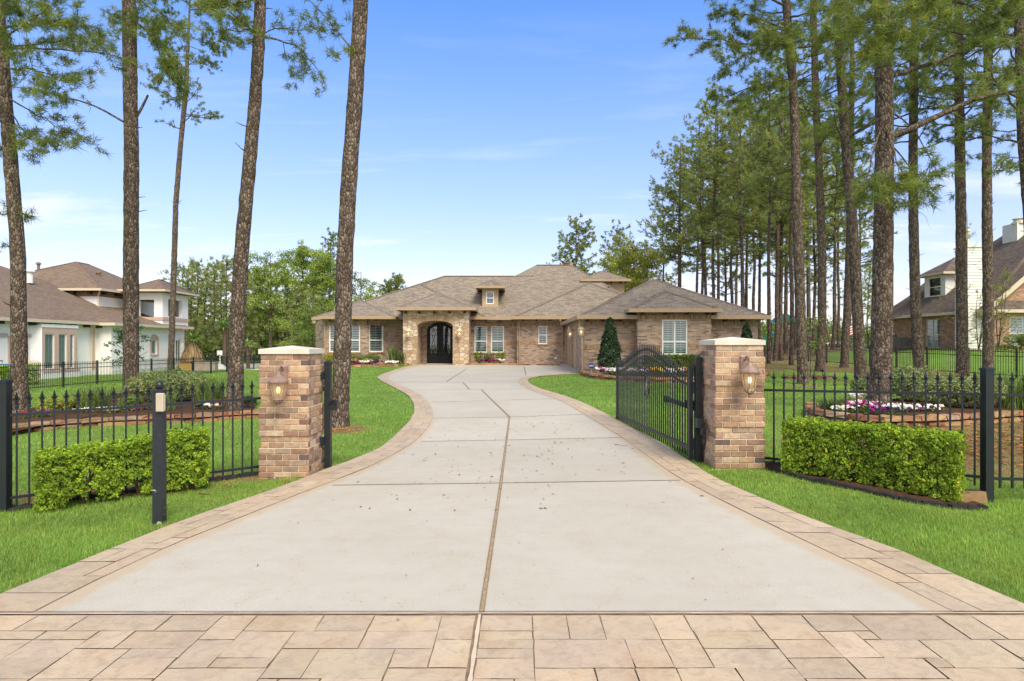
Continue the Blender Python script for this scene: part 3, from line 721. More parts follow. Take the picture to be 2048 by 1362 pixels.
def build_straw():
    rng = R(18); mb = MB()
    for cx, cy, rx, ry, n in [(8.0, 9.6, 3.2, 2.0, 2600), (9.3, 12, 2.4, 1.6, 700), (-3.45, 12.3, .5, .35, 160), (-6.5, 15, .8, .5, 140), (13.3, 23.2, 1, .7, 160), (-4.6, 7.5, 1.1, .3, 260), (4.3, 7.6, .8, .35, 200)]:
        for _ in range(n):
            x, y = rng.normal(cx, rx*.55), rng.normal(cy, ry*.55); a = rng.uniform(0, 3.14); l = rng.uniform(.04, .11); w = rng.uniform(.002, .0045)
            d = A(math.cos(a), math.sin(a), 0)*l; s = A(-math.sin(a), math.cos(a), 0)*w; p = A(x, y, g1(x, y)+rng.uniform(.008, .03)); t = rng.uniform(.6, 1.4)
            mb.add([p-d-s, p+d-s, p+d+s+A(0, 0, rng.uniform(0, .02)), p-d+s], [[0, 1, 2, 3]], (t, t*.85, t*.7))
    o = mb.build('pine_straw', m_leaf('straw', srgb(150, 120, 88), .2, .8, .15), kind='stuff'); o['label'] = 'fallen brown pine needles on the bare soil'; o['category'] = 'pine straw'
build_straw()
# ------------------------------------------------------------------ brick gate pillars
BR_TONES = [srgb(196, 152, 116), srgb(180, 138, 106), srgb(206, 170, 132), srgb(168, 128, 100), srgb(190, 146, 104), srgb(176, 144, 116), srgb(202, 160, 118), srgb(158, 116, 88)]
def pillar(name_label, x0, y0, zb, seed, htop):
    rng = R(seed); W = .64; CH = .0755; n = 21
    t = thing('gate_pillar', name_label, 'brick pillar', (x0+W/2, y0+W/2, zb))
    mo = MB(); br = MB()
    zt = zb+n*CH
    mo.box2((x0+.022, y0+.022, zb-.25), (x0+W-.022, y0+W-.022, zt+.002))
    for i in range(-2, n):
        z0 = zb+i*CH+.006; z1 = zb+(i+1)*CH-.006
        k = n-1-i
        rec = .012 if k in (0, 1, 7, 8, 14, 15) else -.004
        a0, b0, a1, b1 = x0+rec, y0+rec, x0+W-rec, y0+W-rec
        mo.box2((a0+.011, b0+.011, z0-.006), (a1-.011, b1-.011, z1+.006))
        w = a1-a0; off = [0, .5][i % 2]
        for side in range(4):
            # bricks along this side, running bond; corners taken alternately
            L = .205; u = -off*L - (0.0)
            while u < w-1e-6:
                ua, ub = max(u, 0)+.006, min(u+L, w)-.006
                if ub-ua > .02:
                    d = .09
                    tone = A(*BR_TONES[rng.integers(len(BR_TONES))])*rng.uniform(.8, 1.18)
                    if rng.random() < .07: tone = A(*srgb(112, 92, 82))
                    lum = tone.mean(); tone = (tone*.86+lum*.14)*1.46
                    j = rng.normal(0, .0015)
                    if side == 0: mn, mx = (a0+ua, b0+j, z0), (a0+ub, b0+d, z1)
                    elif side == 1: mn, mx = (a1-d, b0+ua+.001, z0+.0005), (a1-j, b0+ub-.001, z1-.0005)
                    elif side == 2: mn, mx = (a0+ua, b1-d, z0+.001), (a0+ub, b1-j, z1-.001)
                    else: mn, mx = (a0+j, b0+ua+.001, z0+.0005), (a0+d, b0+ub-.001, z1-.0005)
                    br.box2(mn, mx, tint=tuple(tone))
                u += L
    mo.build('mortar_core', M['mortar'], t)
    o = br.build('brick_shaft', M['pbrick'], t)
    bv = o.modifiers.new('bevel', 'BEVEL'); bv.width = .004; bv.segments = 1; bv.limit_method = 'ANGLE'
    cp = MB(); e = .006; a, b = x0-e, y0-e; c, d = x0+W+e, y0+W+e; z1 = zt+.062; zp = zt+.108
    cp.hexa([(a, b, zt), (c, b, zt), (c, d, zt), (a, d, zt), (a, b, z1), (c, b, z1), (c, d, z1), (a, d, z1)])
    ap = (x0+W/2, y0+W/2, zp)
    for p, q in (((a, b), (c, b)), ((c, b), (c, d)), ((c, d), (a, d)), ((a, d), (a, b))): cp.quad((*p, z1), (*q, z1), ap)
    o = cp.build('cap', M['limestone'], t)
    return t
pillar('brown brick gate pillar left of the drive, behind the keypad post side fence', -3.24, 8.0, 0.0, 1, 0)['label'] = 'brick gate pillar left of the driveway carrying a lit lantern'
pillar('brick gate pillar right of the driveway next to the open iron gate', 2.60, 8.0, .115, 2, 0)

# ------------------------------------------------------------------ wall lanterns
def lantern(label, x, y, z, s=1.0, yaw=0, simple=False, mat=None, group=None):
    "mounted on a wall at (x,y,z) facing -Y; z = height of the arm"
    t = thing('wall_lantern', label, 'lantern', (x, y, z), group)
    mc = mat or M['copper']; o3 = A(x, y, z)
    def q(p): return o3+A(*p)*s
    bp = MB(); bp.hexa([q(p) for p in [(-.045, -.03, -.1), (.045, -.03, -.1), (.06, -.002, -.13), (-.06, -.002, -.13), (-.045, -.03, .06), (.045, -.03, .06), (.06, -.002, .09), (-.06, -.002, .09)]])
    bp.build('backplate', mc, t)
    am = MB(); th = np.linspace(-.3, 3.9, 14)
    am.tube([q((0, -.03, .02)), q((0, -.07, .06)), q((0, -.12, .075)), q((0, -.17, .06)), q((0, -.19, .02)), q((0, -.17, -.02))], .012*s, 8)
    am.tube([q((0, -.145+.028*math.cos(a), .02+.028*math.sin(a))) for a in th], .008*s, 6)
    am.build('arm', mc, t, smooth=True)
    c = q((0, -.19, 0))
    n = 8
    rf = MB(); rf.lathe([(r*s, h*s) for r, h in [(.002, .02), (.018, .015), (.022, -.01), (.03, -.03), (.06, -.055), (.1, -.085), (.125, -.105), (.128, -.125), (.118, -.128), (.116, -.145), (.0, -.146)]], c, n, rz=math.pi/8)
    rf.build('roof', mc, t)
    gl = MB(); gl.lathe([(.104*s, -.146*s), (.066*s, -.33*s)], c, n, rz=math.pi/8); gl.build('glass', M['amber'], t)
    cg = MB()
    for k in range(n):
        a = math.pi/8+k*2*math.pi/n; d = A(math.cos(a), math.sin(a), 0)
        cg.tube([c+d*.107*s-A(0, 0, .146)*s, c+d*.069*s-A(0, 0, .33)*s], .006*s, 5)
    cg.lathe([(.0, -.326*s), (.075*s, -.326*s), (.078*s, -.34*s), (.0, -.342*s)], c, n, rz=math.pi/8)
    cg.build('cage', mc, t)
    fi = MB()
    for k in range(n):
        a = k*2*math.pi/n; d = A(math.cos(a), math.sin(a), 0)
        fi.tube([c+d*.07*s-A(0, 0, .34)*s, c+d*.05*s-A(0, 0, .37)*s, c+d*.015*s-A(0, 0, .4)*s], .006*s, 4)
    fi.lathe([(.0, -.38*s), (.016*s, -.395*s), (.012*s, -.41*s), (.018*s, -.42*s), (.012*s, -.435*s), (.0, -.44*s)], c, 8)
    fi.build('finial', mc, t)
    b = MB(); b.lathe([(.0, -.16*s), (.014*s, -.165*s), (.022*s, -.2*s), (.016*s, -.235*s), (.0, -.25*s)], c-A(0, 0, .02)*s, 8); b.build('bulb', M['bulb'], t, smooth=True)
    cd = MB(); cd.lathe([(.012*s, -.27*s), (.012*s, -.326*s)], c, 6); cd.build('candle', M['mortar'], t)
    return t
lantern('lit copper lantern on the front of the left brick gate pillar', -2.92, 8.0, 1.36)
lantern('lit copper lantern on the front of the right brick gate pillar', 2.97, 8.0, 1.485)

# ------------------------------------------------------------------ iron pickets, posts, rails
def finial_mesh():
    mb = MB()
    mb.lathe([(.0095, -.01), (.018, -.006), (.018, .014), (.012, .022)], (0, 0, 0), 8)
    mb.lathe([(.0115, .024), (.014, .028), (.014, .05), (.008, .056), (.008, .075), (.018, .1), (.012, .125), (.0015, .165)], (0, 0, 0), 4, rz=0)
    for sgn in (-1, 1):
        for ax in (0,):
            mb.tube([(0, 0, .05), (sgn*.012, 0, .068), (sgn*.022, 0, .088), (sgn*.029, 0, .092), (sgn*.031, 0, .082)], [.007, .008, .007, .006, .003], 5)
    return mb
def picket_mesh(h):
    mb = MB(); mb.box((0, 0, h/2), (.019, .019, h)); return mb
def post_obj(mb, c, h, w, cap=True):
    x, y, z = c
    mb.box((x, y, z+h/2-.1), (w, w, h+.2))
    if cap:
        e = w/2+.006; mb.box((x, y, z+h+.008), (2*e, 2*e, .022))
        ap = (x, y, z+h+.04); q = [(x-e, y-e), (x+e, y-e), (x+e, y+e), (x-e, y+e)]
        for k in range(4): mb.quad((*q[k], z+h+.019), (*q[(k+1) % 4], z+h+.019), ap)
PK = {}
def near_fence(label, runs, posts):
    """runs: list of (p0, p1, n pickets, top rail z0,z1, bottom rail z0,z1)"""
    t = thing('iron_fence', label, 'fence', (runs[0][0][0], runs[0][0][1], g1(*runs[0][0][:2])))
    for p0, p1, fr, zt0, zt1, zb0, zb1 in runs:
        p0 = A(*p0); p1 = A(*p1); d = p1-p0; L = np.linalg.norm(d); ang = math.atan2(d[1], d[0])
        rl = MB()
        for za, zb in ((zt0, zt1), (zb0, zb1)): rl.bar((*p0, za), (*p1, zb), .026, .03)
        rl.build('rail', M['iron'], t)
        for f in fr:
            x, y = p0+d*f; za = zt0+(zt1-zt0)*f; zb = zb0+(zb1-zb0)*f
            bot = zb-.10; top = za+.085; h = round(top-bot, 2)
            if h not in PK: PK[h] = picket_mesh(h).build('picket', M['iron'], t); pk = PK[h]; pk.matrix_parent_inverse = world_of(t).inverted()
            else: pk = share(PK[h], t, 'picket'); pk.matrix_parent_inverse = world_of(t).inverted()
            pk.location = (x, y, top-h); pk.rotation_euler = (0, 0, ang)
            if 'f' not in PK: f_ = PK['f'] = finial_mesh().build('finial', M['iron'], pk)
            else: f_ = share(PK['f'], pk, 'finial')
            f_.matrix_parent_inverse = Matrix.Identity(4); f_.location = (0, 0, h)
    for c, h, w in posts:
        mb = MB(); post_obj(mb, c, h, w); mb.build('post', M['iron'], t)
    return t
def fr_from_px(p0, p1, pxs):
    out = []
    for px in pxs:
        k = (px-CX)/F; a = p0[0]-k*p0[1]; b = (p1[0]-p0[0])-k*(p1[1]-p0[1]); out.append(-a/b)
    return out
FL0, FL1 = (-3.235, 8.32), (-5.50, 6.82)
pxl = [x/3.584 for x in (1805, 1738, 1668, 1598, 1527, 1453, 1380, 1302, 1223, 1144, 1065, 983, 903, 815, 732, 645, 560, 475, 390, 302, 210, 120)]
zp = g1(-5.52, 6.8)
near_fence('black iron picket fence with spear tips left of the left brick pillar', [
    (FL0, FL1, fr_from_px(FL0, FL1, pxl), 1.0, .935, .10, .03),
    ((-5.56, 6.80), (-8.0, 6.55), list((np.arange(19)+.6)/20), .93, .92, .02, .01)],
    [((-5.52, 6.81, zp), 1.41, .085), ((-8.0, 6.55, g1(-8, 6.55)), 1.41, .085)])
FR0, FR1 = (3.245, 8.36), (5.12, 6.76)
pxr = [1500+x/3.2427 for x in (155, 220, 285, 350, 416, 484, 550, 620, 692, 767, 840, 914, 988, 1065, 1140, 1218, 1298, 1376, 1457)]
near_fence('black iron picket fence with spear tips right of the right brick pillar', [
    (FR0, FR1, fr_from_px(FR0, FR1, pxr), 1.10, 1.165, .20, .27),
    ((5.17, 6.74), (7.6, 6.45), list((np.arange(19)+.7)/20), 1.165, 1.17, .26, .27)],
    [((5.13, 6.75, -.04), 1.47, .088), ((7.6, 6.45, g1(7.6, 6.45)), 1.45, .088)])

def gate_post(label, x, y, zb, h, name='gate_post', w=.085, extras=()):
    t = thing(name, label, 'post', (x, y, zb))
    mb = MB(); post_obj(mb, (x, y, zb), h, w); mb.build('shaft', M['iron'], t)
    return t
lp = gate_post('black iron latch post beside the left brick pillar', -2.525, 8.58, -.02, 1.47)
mb = MB(); mb.box((-2.44, 8.56, .88), (.10, .06, .14)); mb.box((-2.40, 8.52, .93), (.03, .03, .05)); mb.bar((-2.50, 8.52, .9), (-2.42, 8.50, .95), .02); mb.build('latch', M['iron'], lp)
mb = MB(); mb.box((-2.585, 8.50, 1.28), (.06, .05, .1)); mb.box((-2.585, 8.5, .4), (.06, .05, .1)); mb.build('bracket', M['iron'], lp)
hp = gate_post('black iron hinge post between the open gate and the right brick pillar', 2.53, 8.50, .10, 1.41)
mb = MB(); mb.box((2.505, 8.36, .66), (.085, .12, .13)); mb.box((2.54, 8.30, .56), (.06, .08, .1)); mb.build('motor_bracket', M['iron'], hp)
mb = MB(); mb.tube([(2.57, 8.34, .55), (2.58, 8.36, .4), (2.57, 8.42, .25), (2.56, 8.46, .12)], .012, 6); mb.build('cable', M['iron'], hp)

# ------------------------------------------------------------------ arched driveway gate, swung open
def gate():
    H0 = A(2.445, 8.56); E0 = A(2.235, 13.25); d = E0-H0; L = np.linalg.norm(d); u = d/L; ang = math.atan2(u[1], u[0])
    t = thing('driveway_gate', 'black wrought iron gate with arched top and oval emblem, swung open', 'gate', (H0[0], H0[1], g1(*H0)))
    lo = lambda f: 1.14+.34*(.5-.5*math.cos(2*math.pi*f)); up = lambda f: lo(f)+.155
    pt = lambda f, z: (*(H0+d*f), z)
    for f, h in ((0, 1.36), (1, 1.30)):
        mb = MB(); x, y = H0+d*f; mb.box((x, y, .11+h/2-.02), (.055, .055, h-.1), ang)
        mb.box((x, y, h+.055), (.066, .066, .016), ang); mb.build('stile', M['iron'], t)
    mb = MB(); mb.bar(pt(.005, .29), pt(.995, .22), .035, .05); mb.build('bottom_rail', M['iron'], t)
    for fn in (lo, up):
        mb = MB(); fs = np.linspace(.004, .996, 49)
        for a, b in zip(fs[:-1], fs[1:]): mb.bar(pt(a, fn(a)), pt(b, fn(b)), .022, .018)
        mb.build('arched_rail', M['iron'], t)
    n = 39; ring = None; first = None
    for k in range(n):
        f = (k+1)/(n+1); top = up(f)+.015; bot = .17-.07*f
        mb = MB(); x, y = H0+d*f; mb.box((0, 0, 0), (.017, .017, 1), ang)
        if first is None: pk = first = mb.build('picket', M['iron'], t)
        else: pk = share(first, t, 'picket')
        pk.matrix_parent_inverse = world_of(t).inverted(); pk.location = (x, y, (top+bot)/2); pk.scale = (1, 1, top-bot)
        fm = MB(); fm.lathe([(.009, 0), (.014, .012), (.006, .02), (.014, .04), (.001, .085)], (0, 0, 0), 5)
        if k == 0: fin0 = fn_ = fm.build('spear', M['iron'], t)
        else: fn_ = share(fin0, t, 'spear')
        fn_.matrix_parent_inverse = world_of(t).inverted(); fn_.location = (x, y, top)
    for k in range(n+1):
        f = (k+.5)/(n+1); c = A(*pt(f, (lo(f)+up(f))/2))
        if ring is None:
            mb = MB(); th = np.linspace(0, 2*math.pi, 15); mb.tube([(.054*math.cos(a)*u[0], .054*math.cos(a)*u[1], .066*math.sin(a)) for a in th], .008, 6, cap=False)
            ring = o = mb.build('ring', M['iron'], t, smooth=True)
        else: o = share(ring, t, 'ring')
        o.matrix_parent_inverse = world_of(t).inverted(); o.location = tuple(c)
    fc = .49; c = A(*pt(fc, .99)); nrm = A(-u[1], u[0], 0); w = A(u[0], u[1], 0)
    if nrm[1] > 0: nrm = -nrm
    mb = MB(); th = np.linspace(0, 2*math.pi, 25)
    mb.tube([c+w*.15*math.cos(a)+A(0, 0, .185*math.sin(a)) for a in th], .012, 6, cap=False)
    em = mb.build('emblem', M['iron'], t, smooth=True)
    st = MB(); pts = []
    for k in range(10):
        r = (.165 if k % 2 == 0 else .06); a = math.pi/2+k*math.pi/5; pts.append(c+w*r*.86*math.cos(a)+A(0, 0, r*1.05*math.sin(a)))
    for sg in (-1, 1):
        cc = c+nrm*.02*sg
        for k in range(10): st.quad(pts[k], pts[(k+1) % 10], cc) if sg > 0 else st.quad(pts[(k+1) % 10], pts[k], cc)
    st.build('star', m_plain('brushed_star', srgb(150, 140, 120), .45, .2, 12, metal=.5), em)
    mb = MB(); off = A(.06, 0); a = H0+off; b = H0+d*.27+off
    mb.bar((*a, .83), (*b, .85), .05, .06); mb.box((*(H0+d*.27+off*.6), .85), (.12, .06, .1), ang); mb.build('operator_arm', M['iron'], t)
    mb = MB(); mb.box((*(H0+d*.05+off*1.3), .86), (.26, .10, .11), ang); mb.build('operator_motor', M['edging'], t)
    for z in (.35, 1.12):
        mb = MB(); mb.box((H0[0]+.045, H0[1]-.03, z), (.07, .05, .15)); mb.build('hinge', M['iron'], t)
    return t
gate()

# ------------------------------------------------------------------ keypad post
def keypad_post():
    b = G(313, 1052); x, y, z = b[0], b[1]+.05, b[2]
    t = thing('keypad_post', 'black square steel post with ball top and beige keypad box', 'keypad post', (x, y, z))
    m, nt, out = new_mat('chipped_black_paint'); v = coords(nt)
    n1 = noise(nt, v, 7, 5, .6); sp = _n(nt, 'ShaderNodeSeparateXYZ'); link(nt, v, sp.inputs[0])
    low = ramp(nt, sp.outputs[2], [(.0, .12), (.35, .10), (.6, 0.)])
    chip = ramp(nt, math_(nt, 'ADD', n1, low), [(.70, 0.), (.715, 1.)])
    c = mix(nt, chip, ramp(nt, noise(nt, v, 20), [(.3, (.016, .02, .026)), (.7, (.026, .03, .037))]), srgb(176, 170, 160))
    bsdf(nt, out, c, .45, 0, .45, n1, .1, .005)
    h = 1.72+.085-z-.55; zt = P(313, 782, y)[2]; h = zt-z
    mb = MB(); mb.box((x, y, z+h/2-.1), (.088, .088, h+.2)); mb.box((x, y, z+h+.006), (.1, .1, .016)); mb.build('shaft', m, t, base=(x, y, z)).matrix_parent_inverse = world_of(t).inverted()
    mb = MB(); mb.lathe([(.0, .094), (.02, .09), (.034, .075), (.04, .053), (.034, .03), (.022, .018), (.026, .012), (.0, .01)], (x, y, zt), 20); mb.build('ball', M['iron'], t, smooth=True)
    zb = P(0, 823, y-.05)[2]; zc = P(0, 786, y-.05)[2]
    mb = MB(); mb.box2((x+.006, y-.08, zb), (x+.08, y-.0445, zc)); o = mb.build('keypad_box', M['beige'], t)
    bv = o.modifiers.new('bevel', 'BEVEL'); bv.width = .008; bv.segments = 2
    mb = MB(); mb.box2((x+.0835, y-.072, zb+.012), (x+.088, y-.055, zc-.012)); mb.build('lid', M['beige'], t)
keypad_post()

# ------------------------------------------------------------------ clipped hedges
def leaf_quads(mb, C, N, size, rng, tint, fold=.25, spread=.7):
    "one folded leaf (two triangles) per centre C, roughly facing N"
    n = len(C); nr = N+rng.normal(0, spread, (n, 3)); nr /= np.linalg.norm(nr, axis=1)[:, None]+1e-9
    a = np.cross(nr, rng.normal(0, 1, (n, 3))); a /= np.linalg.norm(a, axis=1)[:, None]+1e-9; b = np.cross(nr, a)
    s = size*rng.uniform(.65, 1.35, n)[:, None]
    tip = C+a*s*.5; bas = C-a*s*.5; l = C+b*s*.3+nr*s*fold*.5; r = C-b*s*.3+nr*s*fold*.5
    v = np.stack([bas, r, tip, l], 1).reshape(-1, 3); i = np.arange(n)*4
    f = np.concatenate([np.stack([i, i+1, i+2], 1), np.stack([i, i+2, i+3], 1)])
    mb.add(v, f, np.concatenate([tint, tint]))
def tints(rng, n, lo=.7, hi=1.35, yel=.25):
    t = rng.uniform(lo, hi, n); y = rng.random(n)**3*yel
    return np.stack([t*(1+2.2*y), t*(1+.7*y), t*(1-.3*y)], 1)
def hedge(label, p0, p1, th, z0, z1a, z1b, seed, holes=(), n=26000, mat='hedge', leaf=.03, name='boxwood_hedge', group=None, stems=True, deep=.10):
    rng = R(seed); p0 = A(*p0); p1 = A(*p1); d = p1-p0; L = np.linalg.norm(d); u = d/L; nn = A(u[1], -u[0])
    if nn[1] > 0: nn = -nn
    t = thing(name, label, 'hedge', (*((p0+p1)/2), g1(*((p0+p1)/2))), group)
    # random points in a shell of the box (s along, w across, h up), lumpy surface
    s = rng.uniform(0, L, n); w = rng.uniform(-th/2, th/2, n); h = rng.uniform(0, 1, n)
    face = rng.choice(4, n, p=[.42, .16, .32, .10]); dep = rng.random(n)**1.6*deep
    N = np.zeros((n, 3))
    k = face == 0; w[k] = th/2-dep[k]; N[k, :2] = nn
    k = face == 1; w[k] = -th/2+dep[k]; N[k, :2] = -nn
    k = face == 3; e = rng.random(n) < .5; s[k & e] = dep[k & e]; s[k & ~e] = L-dep[k & ~e]; N[k & e, :2] = -u; N[k & ~e, :2] = u
    base = np.array([g1(*(p0+u*x)) for x in np.linspace(0, L, 9)]); gb = np.interp(s, np.linspace(0, L, 9), base)
    ztop = z1a+(z1b-z1a)*s/L; H = ztop-z0
    z = gb+z0+h*H
    k = face == 2; z[k] = (gb+ztop)[k]-dep[k]; N[k] = (0, 0, 1)
    N += A(0, 0, .45)
    lump = .012*np.sin(s*9+z*7)+.012*np.sin(s*17-z*13)+.012*np.sin(s*4.1+2)
    bul = np.where(face == 0, 1, 0)
    # rounded lower edge
    hh = (z-gb-z0)/H; tuck = .09*np.clip(.25-hh, 0, 1)*4*(.25)
    pos = np.stack([p0[0]+u[0]*s+nn[0]*(w+lump*bul-tuck*bul), p0[1]+u[1]*s+nn[1]*(w+lump*bul-tuck*bul), z+np.where(face == 2, lump*.8, 0)+rng.normal(0, .006, n)], 1)
    # rounding of the ends and corners
    keep = np.ones(n, bool)
    for hs, hz, hr in holes:
        dd = np.sqrt(((s-hs)/hr[0])**2+((z-gb-hz)/hr[1])**2)+rng.normal(0, .12, n); keep &= dd > 1
    gapn = np.sin(s*11+1.3)*np.sin(z*15+s*3)+np.sin(s*23)*np.sin(z*21+1)
    keep &= ~((gapn > .55) & (rng.random(n) < .75) & (face == 0))
    pos, N, zz, ff = pos[keep], N[keep], hh[keep], face[keep]; m = len(pos)
    ctr = rng.choice(m, max(40, m//14), replace=False); near = np.zeros(m, int)
    for a in range(0, m, 2000):
        near[a:a+2000] = np.argmin(((pos[a:a+2000, None, :]-pos[ctr][None])**2).sum(2), axis=1)
    push = rng.normal(.0, .017, len(ctr)); ctn = rng.uniform(.6, 1.35, len(ctr))
    Nu = N/(np.linalg.norm(N, axis=1)[:, None]+1e-9)
    pos = pos+(pos[ctr][near]-pos)*.25+Nu*push[near][:, None]
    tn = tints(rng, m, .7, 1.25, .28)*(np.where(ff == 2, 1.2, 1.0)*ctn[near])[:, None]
    old = rng.random(m) < .003; tn[old] = (3.2, 1.0, .5)
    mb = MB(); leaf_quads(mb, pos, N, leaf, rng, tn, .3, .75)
    k = int(m*.22); si, wi, hi = rng.uniform(.04, L-.04, k), rng.uniform(-th*.36, th*.36, k), rng.uniform(.03, .93, k)   # inner leaves
    gi = np.interp(si, np.linspace(0, L, 9), base)+z0+hi*np.interp(si, [0, L], [z1a-z0, z1b-z0]); ki = np.ones(k, bool)
    for hs, hz, hr in holes: ki &= ((si-hs)/hr[0])**2+((gi-np.interp(si, np.linspace(0, L, 9), base)-hz)/hr[1])**2 > 1
    pi = np.stack([p0[0]+u[0]*si+nn[0]*wi, p0[1]+u[1]*si+nn[1]*wi, gi], 1)[ki]
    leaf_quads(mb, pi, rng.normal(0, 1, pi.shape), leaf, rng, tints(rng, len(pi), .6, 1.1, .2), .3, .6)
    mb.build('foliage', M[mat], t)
    if stems:
        st = MB()
        for x in np.arange(.15, L, .28):
            x += rng.normal(0, .05); q = p0+u*x; zz0 = g1(*q)
            for b in range(3):
                w1 = rng.normal(0, .1, 3); hh1 = (z1a+(z1b-z1a)*x/L)*.9
                P0 = A(q[0]+rng.normal(0, .02), q[1]+rng.normal(0, .02), zz0-.05)
                st.tube([P0, P0+A(w1[0]*.3, w1[1]*.3, hh1*.35), P0+A(w1[0], w1[1], hh1*.7), P0+A(w1[0]*1.6, w1[1]*1.4, hh1)], [.016, .013, .009, .004], 5)
                for c in range(7):
                    a0 = P0+A(w1[0]*.6, w1[1]*.6, hh1*rng.uniform(.25, .8)); st.tube([a0, a0+A(*rng.normal(0, .09, 2), rng.uniform(0, .14))], [.005, .002], 3)
        st.build('stem', M['twig'], t)
    return t
def lerp2(a, b, f): return (a[0]+(b[0]-a[0])*f, a[1]+(b[1]-a[1])*f)
# the left hedge stands 0.3 m in front of the fence, the right one too
hl0 = (-4.98, 6.80); hl1 = (-3.72, 7.72)
hedge('low boxwood hedge with bare gaps and a stem showing, at the left fence', (-5.10, 6.70), (-3.72, 7.62), .46, .06, .62, .70, 5, holes=[(.47, .34, (.05, .07)), (.36, .07, (.10, .09)), (.50, .13, (.05, .07)), (.86, .09, (.11, .10)), (.93, .20, (.05, .07)), (.84, .40, (.035, .045))], n=32000)
hedge('low dense boxwood hedge in front of the right iron fence', (3.46, 7.84), (4.80, 6.66), .48, .03, .645, .70, 6, n=40000)
def edging(label, pts, seed):
    rng = R(seed); t = thing('bed_edging', label, 'garden edging', (*gp(pts).mean(0),))
    p, s = resamp(gp(pts), 200, 3); L = s[-1]; mb = MB(); x = 0
    while x < L-.05:
        l = rng.uniform(.19, .24); xa, xb = x+.006, min(x+l, L)-.006
        q = [A(np.interp(v, s, p[:, 0]), np.interp(v, s, p[:, 1])) for v in (xa, (xa+xb)/2, xb)]
        d = q[2]-q[0]; d /= np.linalg.norm(d); nn = A(-d[1], d[0])*.05
        zs = [g1(*v) for v in q]; hh = .05+rng.normal(0, .006)
        for k in (0, 1):
            a, b = q[k], q[k+1]; za, zb = zs[k], zs[k+1]; ha = hh if k == 1 else hh*.78; hb = hh if k == 0 else hh*.78
            mb.hexa([(*(a-nn), za-.06), (*(b-nn), zb-.06), (*(b+nn), zb-.06), (*(a+nn), za-.06), (*(a-nn*.8), za+ha), (*(b-nn*.8), zb+hb), (*(b+nn*.8), zb+hb), (*(a+nn*.8), za+ha)])
        x += l
    mb.build('edging_blocks', M['edging'], t)
    return p
eL = edging('black scalloped edging along the bed under the left hedge', [(16, 1026), (195, 996), (301, 983), (402, 967), (516, 950)], 2)
eR = edging('black scalloped edging along the bed under the right hedge', [(1534, 938), (1623, 965), (1716, 981), (1808, 1003), (1900, 1018), (1970, 1020)], 3)
def mulch_strip(edge, back, side):
    mb = MB(); n = len(edge); bk = np.array([[np.interp(i/(n-1), [0, 1], [back[0][k], back[1][k]]) for k in (0, 1)] for i in range(n)])
    m = 6; t = np.linspace(0, 1, m); X = edge[:, None, 0]*(1-t)+bk[:, None, 0]*t; Y = edge[:, None, 1]*(1-t)+bk[:, None, 1]*t
    i = np.arange(n-1)[:, None]*m; j = np.arange(m-1)[None]
    V = onz(X, Y, .02+.02*np.sin(X*40)*np.sin(Y*37)); mb.add(V.reshape(-1, 3), np.stack([i+j, i+m+j, i+m+j+1, i+j+1], -1).reshape(-1, 4))
    o = mb.build('mulch', M['mulch'], kind='stuff', smooth=True); o['label'] = 'dark bark mulch under the low hedge at the %s fence' % side; o['category'] = 'mulch'
    NOGRASS.append(np.vstack([edge[:, :2], bk[::-1]]))
mulch_strip(eL, ((-5.6, 7.0), (-3.3, 8.4)), 'left'); mulch_strip(eR, ((3.3, 8.5), (5.2, 6.95)), 'right')
# ------------------------------------------------------------------ building helpers
def wall(mb, p, q, z0, z1, holes=(), dep=.10):
    "brick wall face p->q with rectangular openings (u0,u1,z0,z1) and reveals"
    fr, L = frame(p, q); o, ud, nd = fr
    us = sorted({0, L, *[h[0] for h in holes], *[h[1] for h in holes]}); zs = sorted({z0, z1, *[h[2] for h in holes], *[h[3] for h in holes]})
    pt = lambda u, z, d=0: o+ud*u+nd*d+A(0, 0, z)
    for a, b in zip(us[:-1], us[1:]):
        for c, e in zip(zs[:-1], zs[1:]):
            mu, mz = (a+b)/2, (c+e)/2
            if any(h[0] < mu < h[1] and h[2] < mz < h[3] for h in holes): continue
            mb.quad(pt(a, c), pt(b, c), pt(b, e), pt(a, e))
    for a, b, c, e in holes:
        mb.quad(pt(a, c), pt(a, c, -dep), pt(a, e, -dep), pt(a, e)); mb.quad(pt(b, c, -dep), pt(b, c), pt(b, e), pt(b, e, -dep))
        mb.quad(pt(a, c), pt(b, c), pt(b, c, -dep), pt(a, c, -dep)); mb.quad(pt(a, e, -dep), pt(b, e, -dep), pt(b, e), pt(a, e))
    return fr
